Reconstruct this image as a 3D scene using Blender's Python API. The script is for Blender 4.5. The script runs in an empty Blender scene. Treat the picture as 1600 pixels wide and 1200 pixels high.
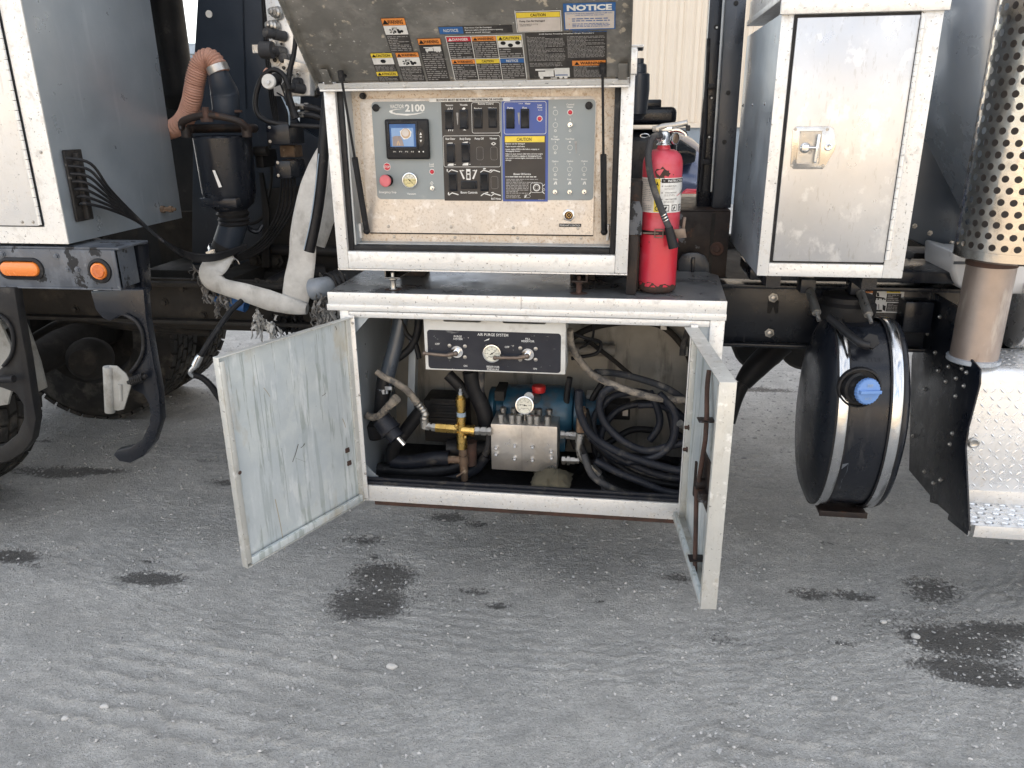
import bpy, bmesh, math, random
import numpy as np
from mathutils import Vector, Matrix
random.seed(7)
S = bpy.context.scene
COL = S.collection
# ------------------------------------------------------------------ camera
CAM = Vector((0, -2.2, 1.6)); FPX = 1204.0
CR = Vector((0.98942137, 0.14477645, -0.0092262)); CU = Vector((-0.0390244, 0.32687307, 0.9442622)); CF = Vector((-0.13972273, 0.93391315, -0.32906501))
cd = bpy.data.cameras.new('camera'); cam = bpy.data.objects.new('camera', cd); COL.objects.link(cam)
m = Matrix((CR, CU, -CF)).transposed().to_4x4(); m.translation = CAM; cam.matrix_world = m
cd.sensor_fit = 'HORIZONTAL'; cd.sensor_width = 36; cd.lens = 36 * FPX / 1600; cd.clip_start = 0.02; cd.clip_end = 1000
S.camera = cam
# ------------------------------------------------------------------ sky and sun
SUN_EL, SUN_AZ = math.radians(33), math.radians(28)      # azimuth measured from +Y towards +X
w = bpy.data.worlds.new('World'); S.world = w; w.use_nodes = True
nt = w.node_tree; nt.nodes.clear()
N = nt.nodes.new; L = nt.links.new
out = N('ShaderNodeOutputWorld'); bg = N('ShaderNodeBackground'); sky = N('ShaderNodeTexSky')
sky.sky_type = 'NISHITA'; sky.sun_disc = False; sky.sun_elevation = SUN_EL; sky.sun_rotation = SUN_AZ
sky.air_density = 1.0; sky.dust_density = 1.5
tc = N('ShaderNodeTexCoord'); mp = N('ShaderNodeMapping'); mp.inputs['Scale'].default_value = (2.2, 2.2, 6.0); mp.inputs['Location'].default_value = (.3, .1, .45)
nz = N('ShaderNodeTexNoise'); nz.inputs['Scale'].default_value = 1.6; nz.inputs['Detail'].default_value = 9; nz.inputs['Roughness'].default_value = .58
rp = N('ShaderNodeValToRGB'); rp.color_ramp.elements[0].position = .36; rp.color_ramp.elements[1].position = .60
mx = N('ShaderNodeMix'); mx.data_type = 'RGBA'; mx.inputs['B'].default_value = (5.9, 5.75, 5.55, 1)
L(tc.outputs['Generated'], mp.inputs['Vector']); L(mp.outputs[0], nz.inputs['Vector']); L(nz.outputs[0], rp.inputs[0]); L(rp.outputs[0], mx.inputs['Factor'])
L(sky.outputs[0], mx.inputs['A']); L(mx.outputs['Result'], bg.inputs[0]); bg.inputs[1].default_value = .12; L(bg.outputs[0], out.inputs[0])
sd = bpy.data.lights.new('sun', 'SUN'); sun = bpy.data.objects.new('sun', sd); COL.objects.link(sun)
sd.energy = 3.2; sd.angle = math.radians(.6); sd.color = (1, .94, .85)
sv = Vector((math.sin(SUN_AZ) * math.cos(SUN_EL), math.cos(SUN_AZ) * math.cos(SUN_EL), math.sin(SUN_EL)))
sun.rotation_euler = sv.to_track_quat('Z', 'Y').to_euler()
vs = S.view_settings; vs.view_transform = 'Standard'; vs.look = 'None'; vs.gamma = 1; vs.exposure = 1.8; vs.use_curve_mapping = False

# ------------------------------------------------------------------ placing by sight lines
def ray(px, py): return CF + CR * ((px - 800) / FPX) + CU * ((600 - py) / FPX)
def WY(px, py, Y=0.0):
    d = ray(px, py); return CAM + d * ((Y - CAM.y) / d.y)
def WX(px, py, X):
    d = ray(px, py); return CAM + d * ((X - CAM.x) / d.x)
def WZ(px, py, Z):
    d = ray(px, py); return CAM + d * ((Z - CAM.z) / d.z)
def PX(Y): return (Y - CAM.y) / FPX * 1.06       # metres per photograph pixel at depth Y, roughly

# ------------------------------------------------------------------ materials
MATS = {}
def M(name, col, rough=.5, metal=0.0, col2=None, mscale=6, bump=0.0, bscale=80, layers=(), rvar=.12, emit=0, alpha=1, coat=0, trans=0, lo=.35, hi=.65):
    m = bpy.data.materials.new(name); m.use_nodes = True; t = m.node_tree; N = t.nodes.new; L = t.links.new
    b = t.nodes['Principled BSDF']
    tc = N('ShaderNodeTexCoord')
    def noise(sc, detail=6, rg=.6, off=0):
        mp = N('ShaderNodeMapping'); mp.inputs['Scale'].default_value = sc; mp.inputs['Location'].default_value = (off, off * .7, off * 1.3)
        L(tc.outputs['Object'], mp.inputs[0]); n = N('ShaderNodeTexNoise'); n.inputs['Scale'].default_value = 1; n.inputs['Detail'].default_value = detail; n.inputs['Roughness'].default_value = rg
        L(mp.outputs[0], n.inputs['Vector']); return n.outputs[0]
    def ramp(o, lo, hi, a=0, c=1):
        r = N('ShaderNodeMapRange'); r.inputs[1].default_value = lo; r.inputs[2].default_value = hi; r.inputs[3].default_value = a; r.inputs[4].default_value = c; L(o, r.inputs[0]); return r.outputs[0]
    def mix(f, A, B, typ='RGBA'):
        x = N('ShaderNodeMix'); x.data_type = typ
        L(f, x.inputs['Factor'] if typ == 'RGBA' else x.inputs[0])
        ia, ib = (x.inputs['A'], x.inputs['B']) if typ == 'RGBA' else (x.inputs[2], x.inputs[3])
        for s, v in ((ia, A), (ib, B)):
            if hasattr(v, 'links'): L(v, s)
            else: s.default_value = v
        return x.outputs['Result'] if typ == 'RGBA' else x.outputs[0]
    c4 = lambda c: (c[0], c[1], c[2], 1)
    col2 = col2 or tuple(min(1, v * .8) for v in col)
    base = mix(ramp(noise((mscale,) * 3), lo, hi), c4(col), c4(col2))
    rgh = ramp(noise((mscale * 2.3,) * 3, off=3), .3, .7, max(.02, rough - rvar), min(1, rough + rvar))
    met = None
    for i, ly in enumerate(layers):
        lc, sc, l0, h0, amt = ly[:5]; lr = ly[5] if len(ly) > 5 else .8
        if isinstance(sc, (int, float)): sc = (sc,) * 3
        f = ramp(noise(sc, 8, .62, off=5.1 * (i + 1)), l0, h0, 0, amt)
        base = mix(f, base, c4(lc)); rgh = mix(f, rgh, lr, 'FLOAT')
        if metal > 0 and lr >= .7:
            met = mix(f, met if met is not None else metal, 0.0, 'FLOAT')
    L(base, b.inputs['Base Color']); L(rgh, b.inputs['Roughness'])
    b.inputs['Metallic'].default_value = metal
    if max(col) < .07 and not metal: b.inputs['Specular IOR Level'].default_value = .28
    if met is not None: L(met, b.inputs['Metallic'])
    if coat: b.inputs['Coat Weight'].default_value = coat; b.inputs['Coat Roughness'].default_value = .15
    if trans: b.inputs['Transmission Weight'].default_value = trans
    if emit: L(base, b.inputs['Emission Color']); b.inputs['Emission Strength'].default_value = emit
    if bump:
        bp = N('ShaderNodeBump'); bp.inputs['Strength'].default_value = bump; bp.inputs['Distance'].default_value = .004
        L(noise((bscale,) * 3, 5, .6, 9), bp.inputs['Height']); L(bp.outputs[0], b.inputs['Normal'])
    MATS[name] = m; return m
DUST = (.30, .27, .23); GRIME = (.035, .03, .026); RUST = (.16, .055, .025)
M('alu_white', (.69, .69, .685), .36, .4, (.64, .64, .635), 5, .12, 150, [((.45, .41, .35), (60, 60, 9), .58, .68, .35), ((.60, .57, .52), 26, .56, .66, .5), ((.10, .09, .08), 150, .64, .68, .7)])
M('alu_edge', (.70, .70, .69), .38, .4, (.65, .65, .64), 7, .2, 120, [((.50, .47, .42), (42, 42, 42), .55, .66, .5), ((.62, .60, .56), (90, 8, 90), .55, .62, .5), ((.09, .08, .07), 130, .63, .67, .8), ((.34, .28, .20), 12, .66, .76, .5)])
M('alu_rim', (.56, .56, .53), .42, .4, (.48, .48, .45), 7, .2, 120, [((.34, .31, .25), (30, 30, 12), .55, .66, .6), ((.74, .74, .72), 30, .58, .64, .6, .5), ((.09, .08, .07), 110, .63, .67, .8)])
M('alu_side', (.42, .47, .52), .36, .6, (.34, .39, .44), 3, .08, 60, [((.60, .64, .68), (22, 22, 2.2), .58, .72, .35, .5), ((.15, .15, .15), 60, .70, .75, .6)])  # side-face aluminium: darker blue shade put into the colour of the same metal
M('alu_door', (.56, .56, .565), .32, .72, (.49, .49, .495), 5, .06, 60, [((.50, .50, .49), (9, 9, 5), .50, .66, .5, .4), ((.78, .78, .77), (15, 15, 12), .54, .62, .5, .5), ((.40, .39, .37), (130, 130, 30), .60, .64, .5, .4), ((.30, .29, .27), (50, 50, 10), .68, .76, .4, .5)], rvar=.07)
M('alu_inner', (.62, .66, .66), .42, .35, (.52, .57, .59), 6, .12, 90, [((.27, .31, .29), (46, 46, 2.6), .54, .57, .6, .6), ((.76, .79, .80), (30, 30, 5), .56, .62, .55, .5), ((.50, .55, .58), (7, 7, 5), .50, .54, .5, .5), ((.36, .29, .17), (6, 6, 3), .58, .72, .7), ((.12, .09, .06), 60, .72, .76, .7)], lo=.4, hi=.6)
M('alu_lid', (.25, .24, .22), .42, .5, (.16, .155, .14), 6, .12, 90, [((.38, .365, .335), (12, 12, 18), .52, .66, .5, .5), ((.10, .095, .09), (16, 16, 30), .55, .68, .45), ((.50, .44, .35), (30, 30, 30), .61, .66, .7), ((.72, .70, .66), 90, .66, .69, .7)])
M('alu_shelf', (.30, .31, .32), .35, .6, (.22, .23, .24), 5, .1, 70, [((.13, .13, .135), (7, 7, 7), .48, .56, .8, .25), ((.5, .44, .36), 14, .66, .72, .6), (RUST, 18, .70, .74, .7)])
M('panel_tan', (.58, .51, .43), .42, .35, (.50, .44, .37), 5, .1, 90, [((.40, .27, .16), (130, 130, 110), .53, .60, .65), ((.80, .77, .72), 18, .56, .66, .6, .5), ((.10, .07, .05), 230, .62, .66, .85)])
M('panel_tan2', (.58, .535, .485), .38, .45, (.53, .49, .445), 6, .08, 90, [((.43, .36, .28), (170, 170, 140), .54, .61, .55), ((.76, .74, .72), 30, .56, .64, .5, .5), ((.13, .10, .08), 240, .63, .67, .8)])
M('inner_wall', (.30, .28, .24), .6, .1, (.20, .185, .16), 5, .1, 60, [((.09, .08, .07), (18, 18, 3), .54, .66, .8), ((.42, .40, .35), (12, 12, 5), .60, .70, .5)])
M('black_paint', (.006, .0075, .012), .30, 0, (.010, .012, .017), 5, .15, 60, [((.06, .06, .06), (16, 16, 4), .60, .74, .5, .6)], coat=.2)
M('black_dusty', (.009, .009, .011), .55, 0, (.02, .019, .018), 6, .3, 50, [(DUST, 12, .62, .80, .22), ((.2, .2, .2), 60, .70, .76, .5)])
M('frame_dirt', (.028, .025, .022), .8, 0, (.017, .016, .015), 6, .4, 45, [((.08, .068, .055), 10, .55, .75, .6), ((.01, .01, .01), 30, .6, .7, .6)])
M('bulkhead', (.016, .022, .033), .42, 0, (.022, .029, .041), 4, .12, 60, [((.10, .11, .12), (20, 20, 3), .62, .78, .35)])
M('rail_paint', (.055, .064, .080), .38, 0, (.075, .086, .105), 9, .25, 50, [((.115, .13, .155), (7, 7, 5), .50, .56, .7, .35), ((.010, .010, .011), (16, 16, 12), .56, .58, .95), ((.22, .23, .24), 34, .66, .70, .5)])
M('rubber', (.008, .0085, .010), .5, 0, (.016, .016, .018), 14, .2, 120, [((.09, .085, .08), 30, .60, .72, .5)])
M('rubber_dusty', (.055, .055, .058), .7, 0, (.035, .036, .04), 14, .25, 120, [((.22, .20, .17), 22, .52, .70, .7)])
M('hose_navy', (.010, .012, .018), .48, 0, (.019, .021, .028), 12, .2, 120, [((.11, .10, .085), 26, .56, .72, .55)])
M('dirt_coat', (.30, .26, .21), .9, 0, (.10, .09, .08), 30, .5, 90, [((.05, .05, .05), 45, .52, .60, .8)])
M('orange_hose', (.42, .235, .175), .55, 0, (.35, .19, .14), 10, .15, 90, [((.22, .16, .13), 22, .58, .72, .5)])
M('layflat', (.60, .59, .56), .7, 0, (.42, .41, .385), 14, .5, 30, [((.22, .205, .18), (14, 14, 9), .53, .66, .6), ((.62, .63, .62), 7, .60, .70, .5)])
M('steel', (.45, .44, .42), .35, .9, (.34, .33, .31), 20, .15, 90, [((.14, .12, .10), 40, .58, .68, .7)])
M('steel_bright', (.72, .73, .74), .2, 1, (.6, .6, .6), 14, .05, 60)
M('block', (.52, .50, .47), .36, .8, (.42, .40, .38), 10, .12, 60, [((.30, .28, .25), (14, 14, 8), .50, .66, .6, .6), ((.16, .12, .08), 26, .66, .72, .7)])
M('brass', (.62, .42, .14), .28, 1, (.50, .33, .10), 22, .08, 90, [((.24, .14, .06), 40, .62, .70, .6)])
M('rust_brass', (.17, .115, .075), .7, .4, (.11, .075, .055), 25, .3, 90, [((.34, .27, .19), 30, .56, .64, .6)])
M('rust', (.07, .035, .025), .85, 0, (.035, .022, .018), 20, .4, 70, [((.03, .025, .02), 30, .55, .65, .7)])
M('rusty_black', (.012, .011, .012), .5, 0, (.032, .022, .018), 12, .3, 60, [((.16, .17, .19), 9, .63, .66, .7, .5), ((.10, .045, .025), 24, .60, .68, .6)])
M('red_can', (.52, .02, .035), .38, 0, (.46, .03, .06), 5, .08, 50, [((.54, .10, .14), (5, 5, 7), .48, .60, .6, .6), ((.06, .03, .02), 30, .70, .73, .8)], coat=.2)
M('amber', (.72, .21, .035), .22, 0, (.75, .20, .03), 30, .25, 180, coat=.5)
M('amber_deep', (.55, .13, .02), .25, 0, (.45, .10, .02), 30, .1, 180, coat=.5)
M('blue_pump', (.02, .085, .14), .38, 0, (.012, .045, .08), 9, .15, 60, [((.05, .05, .05), 16, .52, .64, .7)])
M('blue_cap', (.14, .27, .56), .45, 0, (.11, .22, .48), 12, .1, 60)
M('red_plastic', (.5, .02, .02), .4)
M('estop', (.62, .16, .18), .55, 0, (.55, .13, .15), 30)
M('tyre', (.02, .02, .02), .85, 0, (.035, .033, .031), 9, .4, 60, [(DUST, 10, .50, .76, .35)])
M('lever', (.20, .16, .13), .5, .6, (.13, .10, .085), 30, .2, 90)
M('tar', (.012, .011, .011), .55, 0, (.03, .028, .027), 30, .5, 90, [((.16, .15, .14), 60, .62, .68, .7)])
M('slate', (.065, .078, .10), .35, .2, (.07, .085, .105), 4, .05, 30, [((.20, .22, .25), (22, 22, 2), .60, .72, .4, .5)], coat=.2)
M('exhaust', (.40, .33, .29), .42, .65, (.30, .25, .22), 6, .12, 60, [((.16, .09, .07), (30, 30, 5), .60, .70, .6), ((.62, .57, .51), (14, 14, 3), .60, .68, .5, .5)])
M('chrome', (.60, .56, .51), .17, 1, (.52, .48, .43), 7, .22, 22, [((.32, .24, .16), (14, 14, 8), .55, .70, .55, .4)], rvar=.05)
M('muffler', (.16, .14, .13), .7, .2)
M('diamond', (.74, .75, .76), .3, .6, (.66, .67, .68), 9, .1, 60, [((.42, .38, .32), 20, .58, .72, .5)])
M('cab_grey', (.42, .46, .51), .28, .35, (.38, .42, .47), 3, .02, 30, [((.55, .55, .55), (30, 30, 2), .60, .72, .3, .5)], coat=.4)
M('cab_dark', (.030, .036, .045), .35, .2, (.045, .05, .06), 5, .1, 50, [((.15, .15, .15), (24, 24, 3), .60, .72, .5)])
M('cab_white', (.62, .63, .65), .35, 0, (.58, .59, .60), 5)
M('strap', (.60, .61, .62), .2, 1, (.5, .5, .5), 9, .05, 60)
M('pipe_blue', (.30, .38, .46), .45)
M('white_plastic', (.62, .62, .59), .5, 0, (.54, .53, .50), 12, .1, 60, [((.30, .28, .24), 20, .56, .68, .5)])
M('grey_pvc', (.24, .27, .31), .45, 0, (.17, .19, .21), 12, .1, 60, [(GRIME, 20, .60, .70, .6)])
M('siding', (.74, .63, .50), .5, 0, (.71, .60, .475), 1.5, .03, 40, [((.45, .40, .33), (3, 3, .8), .64, .78, .25)])
M('concrete_blue', (.30, .34, .38), .8, 0, (.24, .27, .30), 3, .2, 20)
M('far_wall', (.33, .36, .38), .8)
M('car_blue', (.035, .05, .10), .2, .4, (.04, .055, .11), 3, 0, 30, coat=1)
M('glass_dark', (.01, .012, .015), .08, 0)
M('tail_red', (.5, .02, .04), .2, 0, coat=1)
M('tail_clear', (.6, .6, .62), .15, .3, coat=1)
M('face_grey', (.235, .265, .275), .42, 0, (.215, .245, .255), 6, .03, 60, [((.55, .54, .50), 110, .70, .73, .7), ((.42, .42, .40), (9, 9, 14), .68, .74, .4)])
M('face_black', (.038, .034, .032), .42, 0, (.05, .045, .042), 8, .03, 60, [((.35, .33, .31), 120, .70, .73, .6)])
M('face_blue', (.035, .075, .29), .42, 0, (.03, .065, .25), 8)
M('purge_black', (.016, .018, .026), .4, 0, (.028, .030, .038), 8, .05, 60, [((.38, .37, .35), 75, .66, .70, .75), ((.22, .22, .22), (14, 14, 30), .64, .70, .5)])
M('ink_white', (.72, .72, .70), .5, 0, (.60, .60, .58), 60)
M('ink_dim', (.33, .32, .31), .5, 0, (.22, .215, .21), 90)
M('ink_black', (.012, .012, .013), .5)
M('ink_yellow', (.74, .56, .05), .5, 0, (.64, .48, .05), 60)
M('ink_orange', (.72, .26, .05), .5, 0, (.62, .22, .05), 60)
M('ink_red', (.52, .02, .04), .5, 0, (.45, .02, .04), 60)
M('ink_blue', (.03, .12, .32), .5, 0, (.03, .10, .28), 60)
M('sticker_dark', (.03, .028, .028), .5, 0, (.06, .056, .052), 30, .03, 60, [((.36, .34, .31), 90, .64, .70, .5)])
M('sticker_pale', (.56, .51, .47), .55, 0, (.48, .44, .40), 30)
M('gauge_face', (.68, .67, .58), .3, 0, (.62, .61, .52), 20)
M('gauge_yellow', (.62, .55, .28), .3)
M('screen', (.14, .27, .50), .12, 0, (.18, .32, .55), 8)
M('screen_tan', (.48, .34, .22), .2)
M('screen_grey', (.26, .22, .22), .2)
M('tatter', (.26, .25, .235), .7, 0, (.10, .095, .09), 22, .4, 50, [((.44, .42, .39), 12, .54, .62, .7)])
M('yard_tan', (.48, .40, .30), .9, 0, (.42, .35, .26), .8, .2, 10)
M('scratch_grey', (.40, .44, .44), .5)
M('scratch_dark', (.09, .08, .07), .6)
M('scratch_tan', (.42, .36, .25), .6)
M('grey_plastic', (.30, .30, .285), .5, 0, (.22, .22, .205), 12, .1, 60, [((.14, .13, .11), 20, .52, .66, .6)])
M('rag', (.085, .075, .05), .9, 0, (.05, .045, .03), 12, .3, 60)
M('pebble', (.42, .42, .41), .85, 0, (.30, .30, .30), 3, .3, 200)
M('pebble_pale', (.56, .55, .53), .85, 0, (.42, .415, .40), 20, .3, 200)

# ------------------------------------------------------------------ mesh builder
class MB:
    def __init__(s): s.v = []; s.f = []; s.m = []; s.cur = None
    def add(s, vs, fs, mat=None):
        b = len(s.v); s.v += [tuple(p) for p in vs]
        for f in fs: s.f.append(tuple(i + b for i in f)); s.m.append(mat or s.cur)
        return s
    def box(s, a, b, mat=None):
        x0, y0, z0 = a; x1, y1, z1 = b
        x0, x1 = sorted((x0, x1)); y0, y1 = sorted((y0, y1)); z0, z1 = sorted((z0, z1))
        return s.add([(x0, y0, z0), (x1, y0, z0), (x1, y1, z0), (x0, y1, z0), (x0, y0, z1), (x1, y0, z1), (x1, y1, z1), (x0, y1, z1)],
                     [(0, 3, 2, 1), (4, 5, 6, 7), (0, 1, 5, 4), (1, 2, 6, 5), (2, 3, 7, 6), (3, 0, 4, 7)], mat)
    def obox(s, c, ax, ay, az, mat=None):        # oriented box: centre and three half-axis vectors
        c, ax, ay, az = map(Vector, (c, ax, ay, az))
        p = [c + ax * i + ay * j + az * k for k in (-1, 1) for i, j in ((-1, -1), (1, -1), (1, 1), (-1, 1))]
        return s.add(p, [(0, 3, 2, 1), (4, 5, 6, 7), (0, 1, 5, 4), (1, 2, 6, 5), (2, 3, 7, 6), (3, 0, 4, 7)], mat)
    def prism(s, pts, d, mat=None):              # flat outline pushed along d
        n = len(pts); d = Vector(d); P = [Vector(p) for p in pts]; Q = [p + d for p in P]
        return s.add(P + Q, [tuple(range(n))[::-1], tuple(range(n, 2 * n))] + [(i, (i + 1) % n, n + (i + 1) % n, n + i) for i in range(n)], mat)
    def lathe(s, prof, o, ax, n=20, mat=None, caps=True, a0=0, a1=2 * math.pi):
        o = Vector(o); ax = Vector(ax).normalized(); u = ax.orthogonal().normalized(); w = ax.cross(u)
        full = abs(a1 - a0 - 2 * math.pi) < 1e-6; k = n if full else n + 1
        vs = []
        for h, r in prof:
            for i in range(k):
                a = a0 + (a1 - a0) * i / n; vs.append(o + ax * h + (u * math.cos(a) + w * math.sin(a)) * r)
        fs = []
        for j in range(len(prof) - 1):
            for i in range(n):
                i2 = (i + 1) % k; fs.append((j * k + i, j * k + i2, (j + 1) * k + i2, (j + 1) * k + i))
        if caps and full:
            if prof[0][1] > 1e-6: fs.append(tuple(range(k))[::-1])
            if prof[-1][1] > 1e-6: fs.append(tuple(range((len(prof) - 1) * k, len(prof) * k)))
        return s.add(vs, fs, mat)
    def cyl(s, a, b, r, r2=None, n=14, mat=None):
        a = Vector(a); b = Vector(b); return s.lathe([(0, r), ((b - a).length, r if r2 is None else r2)], a, b - a, n, mat)
    def tube(s, pts, r, n=10, mat=None, sub=6, smooth=True, rib=None, flat=None):
        P = [Vector(p) for p in pts]; rs = r if isinstance(r, (list, tuple)) else [r] * len(P)
        if smooth and len(P) > 2:
            Q = []; R = []
            for i in range(len(P) - 1):
                p0 = P[max(i - 1, 0)]; p1 = P[i]; p2 = P[i + 1]; p3 = P[min(i + 2, len(P) - 1)]
                for j in range(sub):
                    t = j / sub
                    Q.append(.5 * ((2 * p1) + (p2 - p0) * t + (2 * p0 - 5 * p1 + 4 * p2 - p3) * t * t + (3 * p1 - p0 - 3 * p2 + p3) * t ** 3)); R.append(rs[i] + (rs[i + 1] - rs[i]) * t)
            Q.append(P[-1]); R.append(rs[-1]); P, rs = Q, R
        vs = []; fs = []; u = None; dist = 0
        for i, p in enumerate(P):
            t = (P[min(i + 1, len(P) - 1)] - P[max(i - 1, 0)]).normalized()
            if flat: u = t.cross(Vector((0, 1, 0))).normalized()
            elif u is None: u = t.orthogonal().normalized()
            else: u = (u - t * u.dot(t)).normalized()
            w = t.cross(u); rr = rs[i]
            if i: dist += (P[i] - P[i - 1]).length
            for k in range(n):
                a = 2 * math.pi * k / n
                if flat: vs.append(p + u * math.cos(a) * rr + w * math.sin(a) * flat)
                else:
                    q = rr * (1 + (rib[1] * math.sin(dist / rib[0] * 2 * math.pi) if rib else 0)); vs.append(p + (u * math.cos(a) + w * math.sin(a)) * q)
        for i in range(len(P) - 1):
            for k in range(n):
                k2 = (k + 1) % n; fs.append((i * n + k, i * n + k2, (i + 1) * n + k2, (i + 1) * n + k))
        fs.append(tuple(range(n))[::-1]); fs.append(tuple(range((len(P) - 1) * n, len(P) * n)))
        return s.add(vs, fs, mat)
    def ball(s, c, r, mat=None, n=12):
        pr = [(-math.cos(math.pi * i / 8) * r, max(1e-5, math.sin(math.pi * i / 8) * r)) for i in range(9)]
        return s.lathe(pr, c, (0, 0, 1), n, mat, caps=False)
    def frame(s, x0, x1, z0, z1, wl, wr, wb, wt, y0, y1, mat=None):
        s.box((x0, y0, z0), (x0 + wl, y1, z1), mat); s.box((x1 - wr, y0, z0), (x1, y1, z1), mat)
        if wb: s.box((x0 + wl, y0, z0), (x1 - wr, y1, z0 + wb), mat)
        if wt: s.box((x0 + wl, y0, z1 - wt), (x1 - wr, y1, z1), mat)
        return s
    def build(s, name, mat, parent=None, bevel=0, kind=None, label=None, cat=None, group=None, seg=2, loc=None, smooth=True, merge=False):
        me = bpy.data.meshes.new(name); me.from_pydata(s.v, [], s.f)
        names = []
        for k in s.m:
            k = k or mat
            if k not in names: names.append(k)
        if not names: names = [mat]
        for k in names: me.materials.append(MATS[k])
        if len(names) > 1: me.polygons.foreach_set('material_index', [names.index(k or mat) for k in s.m])
        bm = bmesh.new(); bm.from_mesh(me); (bmesh.ops.remove_doubles(bm, verts=bm.verts, dist=.00008) if merge else None); bmesh.ops.recalc_face_normals(bm, faces=bm.faces)
        if bevel:
            es = [e for e in bm.edges if len(e.link_faces) == 2 and e.calc_face_angle(0) > .5 and e.calc_length() > bevel * 2.2]
            bmesh.ops.bevel(bm, geom=es, offset=bevel, segments=seg, affect='EDGES', profile=.5, clamp_overlap=True)
        bm.to_mesh(me); bm.free()
        if smooth:
            me.polygons.foreach_set('use_smooth', [True] * len(me.polygons)); me.set_sharp_from_angle(angle=math.radians(38))
        me.update()
        o = bpy.data.objects.new(name, me); COL.objects.link(o)
        return setup(o, parent, kind, label, cat, group, loc)
WORLD = {}
def setup(o, parent=None, kind=None, label=None, cat=None, group=None, loc=None):
    if parent:
        o.parent = parent; o.matrix_parent_inverse = Matrix.Translation(WORLD.get(parent.name, Vector())).inverted()
    if loc is not None: o.location = loc; WORLD[o.name] = Vector(loc)
    if kind: o['kind'] = kind
    if label: o['label'] = label
    if cat: o['category'] = cat
    if group: o['group'] = group
    return o
def thing(name, loc, label, cat, group=None):
    o = bpy.data.objects.new(name, None); COL.objects.link(o); o.empty_display_size = .2
    return setup(o, None, None, label, cat, group, loc)
def dup(o, parent, off):                       # a copy that shares the mesh, shifted by off
    c = o.copy(); COL.objects.link(c); c.parent = parent; c.location = o.location + Vector(off); return c
def scatter(name, proto, mat, pts, parent, base=(0, 0, 0)):   # one mesh, many objects
    first = None
    for p in pts:
        if first is None: first = proto.build(name, mat, parent, loc=p)
        else:
            c = first.copy(); COL.objects.link(c); c.location = p
def bolt(axis=(0, -1, 0), r=.008, h=.006):
    return MB().lathe([(0, r * 1.5), (h * .25, r * 1.5), (h * .25, r), (h, r), (h * 1.1, r * .6)], (0, 0, 0), axis, 6 if r > .004 else 8)

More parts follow.
